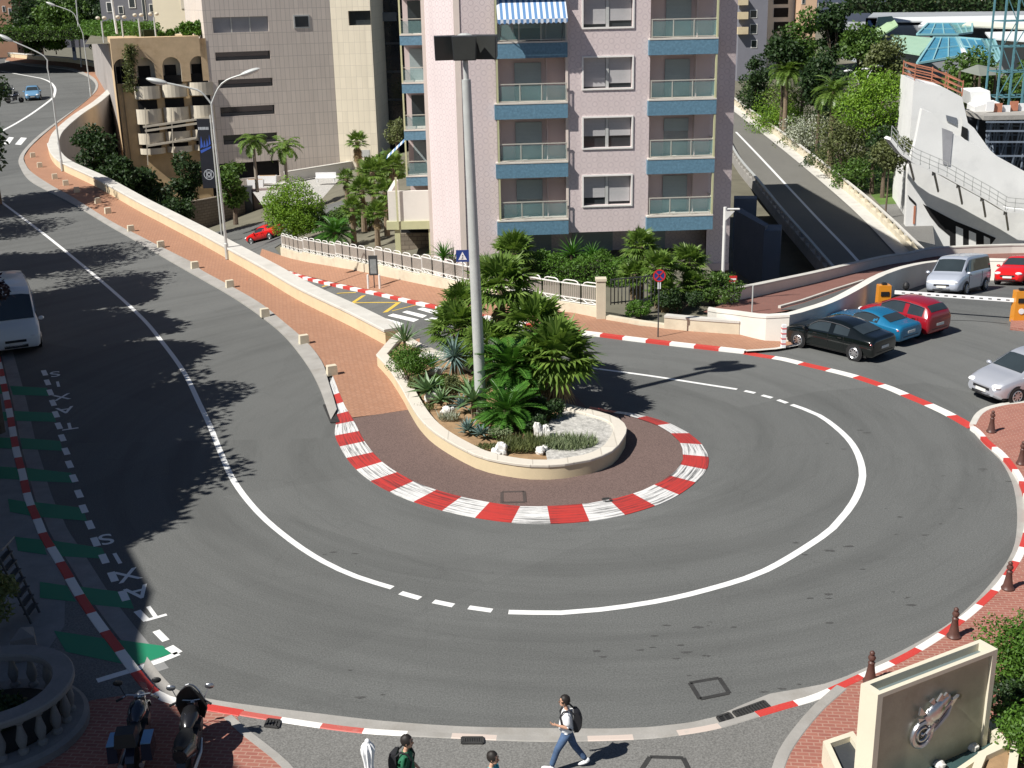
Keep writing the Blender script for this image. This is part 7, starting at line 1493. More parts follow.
# vine on the wall
b = V((AA.x, AA.y, 0)) + Adir * ah(130, 80)[0]; q = random.Random(5); mb = MB(); t = thing('climbing_vine', 'dry climbing vine hanging down the arched stone wall', 'plant', (b.x, b.y, -2))
for _ in range(900):
    z = q.uniform(.5, 1) ; py = lerp(44, 92, q.random()); px = 130 + q.gauss(0, 3.2); u_, zz = ah(px, py, -.15); p = V((AA.x, AA.y, -9)) + Adir * u_ + V((Adir.y, -Adir.x, 0)) * q.uniform(.05, .4) + V((0, 0, zz)); leafq(mb, p - t.location, rdir(q), rdir(q), .28, .16)
mb.build('leaves', L_OLIVE, t); mb = MB(); u0_, z0_ = ah(133, 95, -.1); u1_, z1_ = ah(130, 44, -.1); mb.tube([V((AA.x, AA.y, -9)) + Adir * u0_ + V((Adir.y, -Adir.x, 0)) * .1 + V((0, 0, z0_)) - t.location, V((AA.x, AA.y, -9)) + Adir * u1_ + V((Adir.y, -Adir.x, 0)) * .1 + V((0, 0, z1_)) - t.location], .05, 5); mb.build('stem', BARK, t)
# plain retaining wall between bend and arches
def at_y(px, py, Y): return PY(px, py, Y)
g0, g1 = at_y(93, 55, 176), V((AA.x, AA.y, 0)) + Adir * .2
rwall = thing('retaining_wall', 'plain grey retaining wall below the planted terrace', 'wall', (g1.x, g1.y, -9)); mb = MB(); a, b = V((g0.x, g0.y, 0)), V((g1.x, g1.y, 0)); GW = mat('grey_render', (.33, .30, .28), .9, .1, .5, dirt=(.2, .19, .17), dirtamt=.5)
mb.face([a + V((0, 0, -10)), b + V((0, 0, -10)), b + V((0, 0, TZ - .6)), a + V((0, 0, TZ - .6))]); mb.face([a + V((0, .5, -10)), a + V((0, .5, TZ - .6)), b + V((.4, .5, TZ - .6)), b + V((.4, .5, -10))]); mb.face([a + V((0, 0, TZ - .6)), b + V((0, 0, TZ - .6)), b + V((.4, .5, TZ - .6)), a + V((0, .5, TZ - .6))]); mb.build('wall_body', GW, rwall, world=True)
b0 = P(128, 172, -8.5); b1 = P(152, 172, -8.5); mb = MB(); bt = thing('buttress_wall', 'rough stone buttress wall left of the pale balconies', 'wall', (b0.x, b0.y, -9)); mb.beam((b0.x, b0.y + 4, -1), (b1.x, b1.y + 4, -1), 1.5, 16); mb.build('wall_body', GREYWALL, bt, world=True)
bush('shrub', 'dark bush growing on the rough stone buttress wall', 'shrub', V((PY(134, 118, b0.y + 3).x, b0.y + 3, PY(134, 121, b0.y + 3).z)), (2.1, 1.2, 2.6), L_DARK, 1600, .3, 130, stems=True)
# terrace with hedge, lamps, flagpole and houses behind
Yt = AA.y + 9
tg = [V((AA.x - 3, AA.y + 1.0, 0)), V((AB.x, AB.y + 1.0, 0)), V((AB.x + 4, AB.y + 70, 0)), V((AA.x - 40, AA.y + 70, 0)), V((g0.x - 30, g0.y + 3, 0)), V((g0.x, g0.y + .6, 0))]
sheet('terrace_ground', tg, lambda x, y: TZ - .3, 0, 8, EARTH)
hedge('hedge', 'long clipped hedge along the edge of the planted terrace', V((g0.x - .5, g0.y + 1.2, TZ - .4)), V((AB.x - 5.5, AB.y + 1.6, TZ - .2)), 2.2, 1.5, L_HEDGE, 7000, .28, 131)
hedge('hedge', 'lower shaded hedge beside the cream wall of the far bend', V((g0.x - 16, g0.y + 2.5, TZ - 1.2)), V((g0.x - 1, g0.y + 1.6, TZ - 1.0)), 2.0, 1.7, L_BROAD, 4200, .28, 132)
for i, (x0, y0, x1, y1, lab) in enumerate(((172, 22, 196, 38, 'round green shrub on the terrace in front of the cream house'), (187, 15, 207, 36, 'taller leafy shrub on the terrace against the office wall'), (160, 26, 178, 38, 'low green shrub on the terrace by the globe lamps'))): rx, c, rz = pbox(x0, y0, x1, y1, AB.y + 3); bush('shrub', lab, 'shrub', V((c.x, AB.y + 2.5 - i * .3, TZ - .3)), (rx, rx * .7, max(1.4, c.z + rz - TZ + .3)), L_HEDGE, 1800, .28, 133 + i, nc=12)
for i, (x, y) in enumerate(((101, 18), (121, 17), (138, 15), (153.5, 14))):
    Y = Yt - 5; c = PY(x, y, Y); t = thing('globe_lamp', '%s of the row of globe lamps on the planted terrace, counted from the left' % ordn[i], 'lamp', (c.x, Y, TZ - .3), 0, 'globe lamps on the terrace'); h_ = c.z - TZ + .3; mb = MB(); mb.tube([(0, 0, 0), (0, 0, h_ - .3)], .09, 7); mb.build('post', METAL, t)
    for s in (-.34, .34): mb = MB(); mb.ell((s, 0, h_), (.24, .24, .18), 12, 8); mb.build('globe', PALEB, t, smooth=True)
c = PY(117, 34, Yt - 4); mb = MB(); mb.tube([(0, 0, 0), (-.35, 0, 9)], [.14, .10], 8); o = mb.build('flag_pole', WMETAL); o.location = (c.x, Yt - 4, c.z); tag(o, 'tall white pole rising from the terrace hedge', 'pole')
def house(name, label, x0, x1, ybot, Y, ztop_, m, wins=(), depth=12, wm=None, wname='window'):
    a, b = PY(x0, ybot, Y), PY(x1, ybot, Y); t = thing(name, label, 'building', (a.x, Y, a.z)); L = b.x - a.x; mb = MB(); mb.bb(0, L, 0, depth, -4, ztop_ - a.z); mb.build('wall', m, t); mb = MB(); mb.bb(-.2, L + .2, -.2, depth + .2, ztop_ - a.z + .003, ztop_ - a.z + .4); mb.build('roof', COPE, t)
    for (xa, ya, xb, yb) in wins:
        p, q_ = PY(xa, ya, Y) - t.location, PY(xb, yb, Y) - t.location; mb = MB(); mb.bb(p.x, q_.x, -.08, -.004, q_.z, p.z); w_ = mb.build(wname, wm or WFRAME, t); mb = MB(); e = min(.12, (q_.x - p.x) * .12); mb.bb(p.x + e, q_.x - e, -.1, -.082, q_.z + e, p.z - e); mb.build('pane', DGLASS if wm is None else wm, w_)
    return t
house('cream_house', 'pale cream house behind the terrace shrubs, left of the office', 156, 206, 36, AB.y + 22, 30, CREAM if False else mat('pale_yellow', (.78, .69, .52), .8, .04, .5), [(180, -6, 186, 9), (190, -6, 196, 9), (200, -6, 204, 8)], wm=PALEB)
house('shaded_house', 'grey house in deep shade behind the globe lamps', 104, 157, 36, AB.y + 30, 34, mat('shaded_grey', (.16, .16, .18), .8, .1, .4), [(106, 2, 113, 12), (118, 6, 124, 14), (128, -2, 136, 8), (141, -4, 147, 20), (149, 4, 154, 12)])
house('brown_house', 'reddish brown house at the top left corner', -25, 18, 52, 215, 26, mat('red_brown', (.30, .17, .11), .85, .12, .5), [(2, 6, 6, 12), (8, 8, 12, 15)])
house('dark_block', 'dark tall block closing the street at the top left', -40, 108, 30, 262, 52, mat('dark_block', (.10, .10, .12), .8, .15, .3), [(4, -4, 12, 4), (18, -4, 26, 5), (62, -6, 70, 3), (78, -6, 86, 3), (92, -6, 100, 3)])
for i, (bx, Y, m, n_, ls, lab) in enumerate((((8, -12, 58, 56), 200, L_DARK, 4200, .55, 'large dark street tree at the top left, nearest the brown house'), ((38, -16, 84, 52), 194, L_BROAD, 4800, .5, 'large green street tree at the top left behind the far street lamp'), ((70, -14, 112, 44), 198, L_DARK, 4200, .5, 'dark tree at the top left beside the globe lamps'), ((96, -6, 124, 34), 186, L_DARK, 2200, .45, 'small dark tree behind the white pole'))): ptree('street_tree', lab, bx, Y, m, n_, ls, 140 + i, TZ - 2.5, nc=22, lump=.42)
for i, (bx, Y, m, lab) in enumerate((((20, 36, 46, 52), 188, L_BROAD, 'green shrub left of the far bend wall'), ((42, 34, 68, 52), 186, L_HEDGE, 'bright green shrub beside the tall narrow panel'), ((88, 30, 112, 50), 180, L_BROAD, 'green shrub above the plain retaining wall'))): ptree('shrub', lab, bx, Y, m, 1500, .34, 150 + i, PY((bx[0] + bx[2]) / 2, bx[3] + 1, Y).z, nc=12, cat='shrub', tr=.08)
# tall narrow advertising panel in the far bend
b = G(74, 64, lambda x, y: hu(x, y) + .1); t = thing('banner_panel', 'tall narrow white and blue banner panel on the cream wall of the far bend', 'banner', b); p0, p1 = PY(69.5, 29, b.y) - b, PY(77, 60, b.y) - b; mb = MB(); mb.bb(p0.x, p1.x, -.08, .08, p1.z, p0.z); mb.build('panel', mat('banner_white', (.50, .55, .68), .6, .1, 1), t); mb = MB(); h_ = p0.z - p1.z; mb.bb(p0.x + .1, p1.x - .1, -.10, -.083, p1.z + h_ * .28, p1.z + h_ * .42); mb.bb(p0.x, p1.x, -.10, -.083, p0.z - h_ * .12, p0.z); mb.build('blue_print', SBLUE, t)
# ivy and dark trees below the bend
for i, (bx, Y, m, n_, lab) in enumerate((((72, 116, 118, 190), 108, L_DARK, 4200, 'dark ivy-covered tree under the bend of the parapet wall'), ((100, 150, 140, 205), 104, L_DARK, 3200, 'dark bushy tree below the parapet, second from the bend'), ((128, 165, 172, 215), 106, L_DARK, 3400, 'dark bushy tree left of the black banner'), ((168, 150, 205, 205), 112, L_DARK, 3000, 'dark tree directly behind the black banner'), ((216, 152, 248, 212), 110, L_BROAD, 2600, 'green tree right of the black banner beside the street lamp'), ((150, 196, 196, 222), 104, L_DARK, 2200, 'low dark bush above the rubble wall'))): ptree('dark_tree', lab, bx, Y, m, n_, .32, 160 + i, PY(bx[0], bx[3], Y).z - 1.0, nc=20, lump=.42)
# black banner with blue sails and round emblem
Yb = 98; p0, p1 = PY(196.5, 119, Yb), PY(216, 188, Yb); t = thing('black_banner', 'black vertical banner with white lettering, blue sails and a round emblem', 'banner', ((p0.x + p1.x) / 2, Yb, p1.z)); Wb, Hb = p1.x - p0.x, p0.z - p1.z
mb = MB(); mb.bb(-Wb / 2, Wb / 2, -.03, .03, 0, Hb); mb.build('cloth', mat('banner_black', (.012, .014, .022), .6, .2, 1), t); mb = MB(); mb.tube([(Wb / 2 + .1, 0, -6), (Wb / 2 + .1, 0, Hb + .3)], .07, 7); mb.build('pole', METAL, t)
def bt_(u, v): return (-Wb / 2 + u * Wb, -.04, Hb * (1 - v))
BW = mat('banner_print_white', (.45, .48, .52), .6, .1, 3); BB = mat('banner_print_blue', (.04, .10, .42), .6, .1, 3)
mb = MB(); x = .06
for w_ in (.10, .06, .10, .08, .09, .10, .05, .09, .07): mb.face([bt_(x, .155), bt_(x + w_ * .8, .155), bt_(x + w_ * .8, .115), bt_(x, .115)]); x += w_ + .01
mb.build('lettering', BW, t)
mb = MB()
for pts in ([(.08, .42), (.30, .40), (.22, .24)], [(.32, .41), (.52, .40), (.45, .30)], [(.55, .41), (.75, .38), (.66, .28)], [(.78, .38), (.92, .36), (.86, .22)], [(.06, .45), (.95, .39), (.90, .42), (.12, .49)]): mb.face([bt_(*p) for p in pts])
mb.build('blue_sails', BB, t); mb = MB(); cx, cy, n_ = .56, .80, 28; asp = Wb / Hb
def circ(r0, r1):
    for k in range(n_):
        a, b = 2 * math.pi * k / n_, 2 * math.pi * (k + 1) / n_; mb.face([bt_(cx + math.cos(q_) * r, cy + math.sin(q_) * r * asp) for q_, r in ((a, r0), (b, r0), (b, r1), (a, r1))])
circ(.36, .41); circ(.10, .16)
for s in (-1, 1):
    mb.face([bt_(cx + s * .17, cy - .30 * asp), bt_(cx + s * .21, cy - .30 * asp), bt_(cx + s * .21, cy + .30 * asp), bt_(cx + s * .17, cy + .30 * asp)]); mb.face([bt_(cx - .33, cy + s * .18 * asp), bt_(cx + .33, cy + s * .18 * asp), bt_(cx + .33, cy + s * .22 * asp), bt_(cx - .33, cy + s * .22 * asp)])
mb.build('round_emblem', BW, t)
# motorcycles parked in the shade at the upper left edge
for i, (x, y, lab) in enumerate(((3, 92, 'dark motorcycle in the row at the upper left edge, farthest left'), (10, 97, 'dark motorcycle in the row at the upper left edge, between its neighbours'), (15, 103, 'dark motorcycle in the row at the upper left edge, nearest the blue car'))):
    g = G(x, y, hu); 
    if i == 0: mproto = motorcycle(lab, g, .5, 0); mproto['group'] = 'motorcycles at the upper left edge'
    else: copy_tree(mproto, label=lab, loc=g)
caster(-6, 96, 9, 4.0, 3.0, 171, 'dark roadside tree shading the parked motorcycles in the bend', n=3400)
# ================================================================== BACKGROUND, RIGHT
# sloping carriageway of the boulevard below, with its two barriers
def hb(x, y): return -6.3 + .030 * (y - 96)
Lf = [(724, 138), (738, 165), (760, 192), (782, 220), (805, 247), (826, 272), (850, 300)]
Rt = [(728, 100), (748, 115), (775, 135), (805, 158), (835, 182), (865, 207), (890, 230), (907, 247), (935, 275)]
bl_ = Gs(Lf, hb); br_ = Gs(Rt, hb)
sheet('boulevard', [V((p.x, p.y, 0)) for p in bl_ + br_[::-1]], hb, 0, 4, asphalt('boulevard_asphalt', (.16, .155, .138), .3))
def hg(x, y): return hb(x, y) - .5
sheet('park_slope', [V((p.x + .3, p.y, 0)) for p in br_ if p.y > 113] + [V((46, 113.6, 0)), V((220, 113.6, 0)), V((220, 420, 0)), V((br_[0].x, 420, 0))], hg, 0, 12, EARTH)
bry = [(a, p.y) for (a, b), p in zip(Rt, br_)]
def beyond(bx, Y):
    m = interp(bry, (bx[0] + bx[2]) / 2); a, b = PY(bx[0], 100, m), PY(bx[2], 100, m); return max(Y, m + 4.5 + .32 * abs(b.x - a.x))
line('boulevard_line', [(736, 132), (760, 157), (790, 189), (820, 221), (848, 250), (870, 275)], .28, hb)
def barrier_wall(name, label, pts, hf, h, gap, m, rail_m):
    pts = catmull([V((p.x, p.y, 0)) for p in pts], 2.0); t = thing(name, label, 'barrier', pts[0] + V((0, 0, hf(pts[0].x, pts[0].y)))); P3 = [V((p.x, p.y, hf(p.x, p.y))) for p in pts]; mb = MB(); mb.path(P3, [(-.2, -.5), (-.2, h), (.2, h), (.2, -.5)]); mb.build('low_wall', m, t, world=True)
    mb = MB(); mb.path(P3, [(-.12, h + .42), (-.12, h + .55), (.12, h + .55), (.12, h + .42)]); mb.build('rail', rail_m, t, world=True); r = resample(P3, step=gap)[:95]
    for p in r: mb = MB(); mb.bb(p.x - .2, p.x + .2, p.y - .14, p.y + .14, p.z + h + .002, p.z + h + .42); mb.build('rail_block', m, t, world=True)
    return t
vg = offset(catmull([V((p.x, p.y, 0)) for p in br_], 2.0), 1.5)
sheet('barrier_sunlit_strip', [V((p.x, p.y, 0)) for p in br_] + vg[::-1], hb, .08, 3, COPE)  # pale strip added to stand in for the sunlit face of the barrier
barrier_wall('road_barrier', 'cream balustraded barrier along the tree side of the boulevard below', br_, hb, .55, 2.3, STONEW, COPE)
barrier_wall('road_barrier', 'grey balustraded barrier along the near side of the boulevard below', bl_[::-1], hb, .5, 2.3, CONC, METAL)
# lower street behind, lawn and pavement near the white concrete building
px_sheet('lower_street', [(880, 205), (930, 202), (935, 245), (914, 240)], hg, .03, 4, A_PATH); px_sheet('lawn', [(850, 172), (930, 166), (930, 203), (880, 205)], hg, .03, 4, GRASSM)
# dark ramp walls in the pit beside the apartment block
def block(name, label, pts, z0, z1, m, cat='wall', cap=None):
    p = [V((q_.x, q_.y, 0)) for q_ in pts]; t = thing(name, label, cat, p[0] + V((0, 0, z0))); mb = MB(); mb.prism([(q_.x, q_.y) for q_ in p], z0, z1); mb.build('wall_body', m, t, world=True)
    mb = MB(); mb.prism([(q_.x, q_.y) for q_ in p], z1 + .003, z1 + .12); mb.build('coping', cap or m, t, world=True); return t
GB = mat('blue_grey_concrete', (.17, .19, .22), .85, .1, .5)
zt_ = -4.2; block('ramp_wall', 'bluish concrete end wall of the ramp in the pit below the terrace', [P(764, 232, zt_), P(781, 232, zt_), P(782, 226, zt_), P(765, 226, zt_)], -9, zt_, GB)
block('ramp_wall', 'long dark ramp wall running back from the bluish end wall', [P(735, 208, -3.6), P(765, 232, zt_), P(768, 229, zt_), P(738, 204, -3.6)], -9, -3.9, GB)
block('ramp_wall', 'low concrete wall across the back of the pit by the apartment block', [P(734, 200, -4.2), P(757, 200, -4.2), P(757, 197, -4.2), P(734, 197, -4.2)], -9, -4.2, GB)
# ---- white concrete building with stairs
Yc = 108
def cw(px, py, Y=Yc): return PY(px, py, Y)
wb_ = thing('concrete_building', 'unfinished white concrete building with curved ramp wall and outside stairs', 'building', (cw(905, 250).x, Yc, -8))
mb = MB()
def slab(poly, Y, th, m=0, Yend=None):
    """outline in the picture taken as a real wall standing at y=Y, th deep"""
    f = [PY(a, b, Y) for a, b in poly]; k = [p + V((th * .18, th, 0)) for p in f]; ia = [mb.add(p) for p in f]; ib = [mb.add(p) for p in k]; mb.idx(ia, m); mb.idx(ib[::-1], m); n_ = len(f)
    for i in range(n_): mb.idx((ia[i], ib[i], ib[(i + 1) % n_], ia[(i + 1) % n_]), m)
slab([(914, 81), (945, 88), (962, 97), (974, 150), (974, 256), (903, 256), (905, 200), (909, 150)], 113, 9); mb.build('stair_tower', CONCW, wb_, world=True)
mb = MB(); slab([(922, 109), (932, 113), (945, 127), (952, 133), (1000, 158), (1040, 180), (1075, 200), (1075, 262), (904, 262), (908, 168), (916, 140)], 108.5, 1.2); mb.build('curved_wall', CONCW, wb_, world=True)
mb = MB(); slab([(962, 118), (974, 128), (990, 150), (1015, 172), (1024, 178), (1075, 205), (1075, 215), (1010, 176), (965, 142)], 111, 1.0); mb.build('ramp_parapet', CONCW, wb_, world=True)
mb = MB(); slab([(970, 92), (990, 91), (991, 104), (972, 106)], 122, 5); mb.build('rear_block', CONCW, wb_, world=True); mb = MB(); slab([(985, 104), (1000, 103), (1000, 116), (974, 116), (975, 107)], 119, 4); mb.build('rear_block', CONCW, wb_, world=True)
def recess(poly, Y, m, nm):
    g = MB(); f = [PY(a, b, Y) for a, b in poly]; g.face(f); k = [p + V((0, .04, 0)) for p in f]; g.face(k[::-1]); n_ = len(f)
    for i in range(n_): g.face([f[i], k[i], k[(i + 1) % n_], f[(i + 1) % n_]])
    g.build(nm, m, wb_, world=True)
recess([(923, 204), (938, 212), (955, 221), (975, 229), (996, 238), (990, 246), (975, 246), (950, 247), (950, 236), (938, 226), (930, 216)], 108.44, BLACKIN, 'dark_opening')
for xa, xb in ((956, 963), (969, 976), (984, 990)): recess([(xa, 226 + (xa - 956) * .35), (xb, 229 + (xa - 956) * .35), (xb, 250), (xa, 250)], 108.38, CONCW, 'pillar')
recess([(908, 195), (916, 203), (916, 206), (909, 199)], 108.44, BLACKIN, 'slot_window'); recess([(946, 115), (957, 118), (957, 126), (947, 121)], 112.9, GB, 'window'); recess([(962, 126), (968, 129), (968, 142), (961, 136)], 110.9, BLACKIN, 'door_opening')
recess([(914, 206), (916, 206), (915, 224), (913, 224)], 108.42, ORBAR, 'red_pipe'); recess([(942, 128), (953, 132), (950, 166), (943, 164)], 108.43, mat('stained_concrete', (.36, .36, .38), .9, .2, .6), 'rain_stain')
# steel stairs hung on the wall
st_px = [(888, 138), (899, 152), (912, 161), (940, 173), (965, 187), (985, 198), (1003, 209), (1024, 211), (1060, 211)]; Ys = 106
sp = [PY(a, b, Ys) for a, b in st_px]; mb = MB()
for a, b in zip(sp, sp[1:]): mb.beam(a, b, 1.7, .28)
sd_ = mb.build('stair_deck', CONCW, wb_, world=True); rr = resample(sp, step=.9); hb_ = MB(); hh = V((0, 0, 1.15)); fr_ = V((0, -.85, 0))
for p in rr: hb_.beam(p + fr_, p + fr_ + hh, .05, .05)
for a, b in zip(sp, sp[1:]):
    for z in (.35, .75, 1.15): hb_.beam(a + fr_ + V((0, 0, z)), b + fr_ + V((0, 0, z)), .05, .06)
o = hb_.build('handrail', METAL, sd_); o.data.transform(Matrix.Translation(-V(wb_.location))); 
for p in resample(sp, step=2.4)[1:]:
    g = MB(); g.beam(p + V((0, -.5, -.1)), p + V((1.3, 1.6, -2.2)), .14, .18); g.beam(p + V((0, -.5, -.45)), p + V((0, -.5, .05)), .22, .3); g.build('stair_bracket', CONC, wb_, world=True)
# orange barriers on the roof
ob = thing('roof_barrier', 'orange guard rails on top of the white stair tower', 'guard rail', PY(914, 80, 113)); mb = MB(); e = [PY(914.5, 80.5, 113.2), PY(945, 87.5, 113.2), PY(962, 96, 113.2)]; bk_ = [p + V((1.3, 7.5, 0)) for p in e]
for k in (0, .5, 1.0):
    up = V((0, 0, .25 + k))
    for a, b in list(zip(e, e[1:])) + list(zip(bk_, bk_[1:])) + [(e[0], bk_[0]), (e[2], bk_[2])]: mb.beam(a + up, b + up, .05, .11)
mb.build('rail', ORBAR, ob, world=True); mb = MB()
for p in e + bk_: mb.beam(p, p + V((0, 0, 1.4)), .08, .08)
mb.build('post', ORBAR, ob, world=True)
# scaffold tower
sc_ = thing('scaffold_tower', 'teal steel lattice tower standing behind the white concrete building', 'scaffold', PY(1010, 120, 121)); mb = MB(); Y0 = 121
xs = [PY(x, 60, Y0).x for x in (1001, 1013, 1026, 1040)]; zlo, zhi = PY(1010, 122, Y0).z, PY(1010, -60, Y0).z
for x in xs:
    for y in (Y0, Y0 + 3): mb.beam((x, y, zlo), (x, y, zhi), .16, .16)
k = 0; z = zlo
while z < zhi:
    for y in (Y0, Y0 + 3): mb.beam((xs[0], y, z), (xs[-1], y, z), .10, .10)
    for a, b in zip(xs, xs[1:]): mb.beam((a, Y0, z), (b, Y0, z + 2.4), .07, .07) if k % 2 else mb.beam((b, Y0, z), (a, Y0, z + 2.4), .07, .07)
    for x in xs: mb.beam((x, Y0, z), (x, Y0 + 3, z), .08, .08)
    z += 2.4; k += 1
mb.build('lattice', SCAF, sc_, world=True)
# site stores and shoring under the tower
sh_ = thing('shoring_frames', 'dense grey and blue shoring frames behind the curved white wall', 'scaffold', PY(1000, 150, 115)); mb = MB(); q = random.Random(8)
for i in range(26):
    x = PY(988 + i * 2.6, 150, 115).x; za = PY(1000, 119 + q.uniform(-2, 2), 115).z; mb.beam((x, 115 + q.uniform(0, 4), -3), (x + q.uniform(-.1, .1), 115 + q.uniform(0, 4), za), .13, .13)
for py in (122, 131, 142, 156): mb.beam(PY(986, py, 115), PY(1060, py, 115), .15, .15); mb.beam(PY(986, py + 4, 118), PY(1060, py + 4, 118), .12, .12)
mb.build('props', mat('shoring_steel', (.20, .24, .30), .6, .2, 2), sh_, world=True); mb = MB(); a = PY(984, 116, 115); mb.bb(a.x, a.x + 12, 115, 121, a.z - .4, a.z); mb.build('deck', CONC, sh_, world=True); mb = MB(); mb.bb(a.x, a.x + 12, 121.5, 122, -9, a.z); mb.build('back_sheet', mat('dark_sheet', (.04, .045, .06), .8, .2), sh_, world=True)
mb = MB(); 
rb = thing('site_barrier', 'red and white site barriers beside the lattice tower', 'barrier', PY(1000, 110, 118))
for i in range(6):
    a = PY(990 + i * 8, 106 + (i % 3) * 2, 118 + i * .3); g = MB(); g.box(a, (.75, .2, .9)); g.build('panel', ORBAR if i % 2 else SWHITE, rb, world=True)
# ---- trees of the gardens
GZ = -5
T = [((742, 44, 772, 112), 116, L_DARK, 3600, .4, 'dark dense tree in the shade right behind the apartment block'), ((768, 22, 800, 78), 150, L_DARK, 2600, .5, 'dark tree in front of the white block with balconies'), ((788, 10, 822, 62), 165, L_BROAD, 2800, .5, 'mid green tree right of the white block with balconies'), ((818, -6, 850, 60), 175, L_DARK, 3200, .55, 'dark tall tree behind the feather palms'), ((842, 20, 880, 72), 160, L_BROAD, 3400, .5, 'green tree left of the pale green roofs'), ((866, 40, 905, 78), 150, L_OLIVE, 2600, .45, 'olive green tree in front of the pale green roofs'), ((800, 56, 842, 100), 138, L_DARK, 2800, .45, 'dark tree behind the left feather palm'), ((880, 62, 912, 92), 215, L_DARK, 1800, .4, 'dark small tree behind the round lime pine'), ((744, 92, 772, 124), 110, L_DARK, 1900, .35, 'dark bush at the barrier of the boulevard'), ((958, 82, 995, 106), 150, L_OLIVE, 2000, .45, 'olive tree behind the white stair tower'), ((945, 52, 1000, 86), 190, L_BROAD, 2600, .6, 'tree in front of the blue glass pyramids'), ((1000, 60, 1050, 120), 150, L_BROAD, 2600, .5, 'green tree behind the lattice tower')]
def gtree(lab, bx, Y, m, n_, ls, sd, **kw):
    ex, ey = (bx[2] - bx[0]) * .09, (bx[3] - bx[1]) * .08; bx = (bx[0] - ex, bx[1] - ey, bx[2] + ex, bx[3] + ey); Y = beyond(bx, Y); c = PY((bx[0] + bx[2]) / 2, bx[3], Y); ptree('garden_tree', lab, bx, Y, m, n_, ls, sd, hg(c.x, Y), **kw)
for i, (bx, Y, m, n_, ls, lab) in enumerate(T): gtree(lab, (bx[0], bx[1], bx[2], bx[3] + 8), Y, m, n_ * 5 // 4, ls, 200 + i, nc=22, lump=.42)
gtree('round lime green umbrella pine crown left of the white concrete building', (842, 70, 914, 134), 124, L_LIME, 9000, .26, 220, nc=34, lump=.36)
gtree('lime green round bush tree at the boulevard barrier', (752, 94, 812, 140), 112, L_LIME, 5600, .24, 221, nc=26, lump=.4)
gtree('olive green bushy tree beside the boulevard, lowest of the group', (812, 108, 884, 180), 116, L_OLIVE, 7500, .27, 222, nc=30, lump=.38)
gtree('silvery green shrub tree between the two lime green crowns', (785, 112, 830, 150), 113, L_SILV, 2400, .25, 223, nc=16, lump=.4)
gtree('dark tree under the umbrella pine by the lawn', (868, 118, 904, 176), 122, L_DARK, 3400, .3, 224, nc=18, lump=.42)
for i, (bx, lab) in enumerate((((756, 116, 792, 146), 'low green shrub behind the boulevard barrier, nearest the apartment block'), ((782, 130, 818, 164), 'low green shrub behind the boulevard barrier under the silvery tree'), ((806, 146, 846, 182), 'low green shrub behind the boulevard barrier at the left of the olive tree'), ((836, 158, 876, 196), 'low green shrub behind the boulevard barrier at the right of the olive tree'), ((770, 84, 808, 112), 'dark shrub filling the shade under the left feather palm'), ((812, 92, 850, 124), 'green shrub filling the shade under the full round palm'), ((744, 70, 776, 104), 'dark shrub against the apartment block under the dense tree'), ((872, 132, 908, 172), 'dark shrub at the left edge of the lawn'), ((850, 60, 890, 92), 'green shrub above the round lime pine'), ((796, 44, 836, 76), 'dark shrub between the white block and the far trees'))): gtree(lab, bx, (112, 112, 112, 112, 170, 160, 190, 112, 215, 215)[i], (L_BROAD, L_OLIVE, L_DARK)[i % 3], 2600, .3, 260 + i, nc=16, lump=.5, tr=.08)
def gpalm(label, cx, cy, Y, Rpx, seed): GZ = 0; Y = beyond((cx - Rpx, 0, cx + Rpx, 0), Y); c = PY(cx, cy, Y); R = Rpx * abs(PY(cx + 1, cy, Y).x - c.x); GZ = hg(c.x, Y); return cycad('date_palm', label, V((c.x, Y, GZ)), R, c.z - GZ, 40, seed, [L_PALM, L_DRY], w=.24, droop=1.5, tr=.3, el=(-.5, 1.35), pairs=18, cat='palm')
gpalm('feather palm with full round crown left of the umbrella pine', 834, 92, 119, 27, 230); gpalm('feather palm with dark crown in front of the white block', 787, 72, 128, 22, 231); gpalm('feather palm half hidden behind the olive green bush', 858, 106, 195, 20, 232); gpalm('small feather palm low in the shade by the apartment block', 752, 118, 108, 16, 233)
for i, (hx, hy, ex, ey, bx, by, lab) in enumerate(((866, 69, 850, 76, 848, 100, 'street lamp head curving out of the trees, leftmost of the three'), (848, 71, 858, 78, 860, 100, 'street lamp head curving out of the trees, middle of the three'), (879, 66, 868, 73, 866, 100, 'street lamp head curving out of the trees, rightmost of the three'))):
    Y = 150 - i * .5; b = PY(bx, by, Y); t = thing('garden_lamp', lab, 'street lamp', (b.x, Y, GZ)); L_ = lambda a, c: PY(a, c, Y) - V((b.x, Y, GZ)); mb = MB(); mb.tube(catmull([V((0, 0, 0)), V((0, 0, b.z - GZ)), L_(ex, ey + 3), L_(lerp(ex, hx, .5), lerp(ey, hy, .8))], .6), .07, 6); mb.build('post', METAL, t); mb = MB(); mb.ell(L_(hx, hy), (.55, .22, .16), 10, 6); mb.build('lamp_head', SWHITE, t, smooth=True)
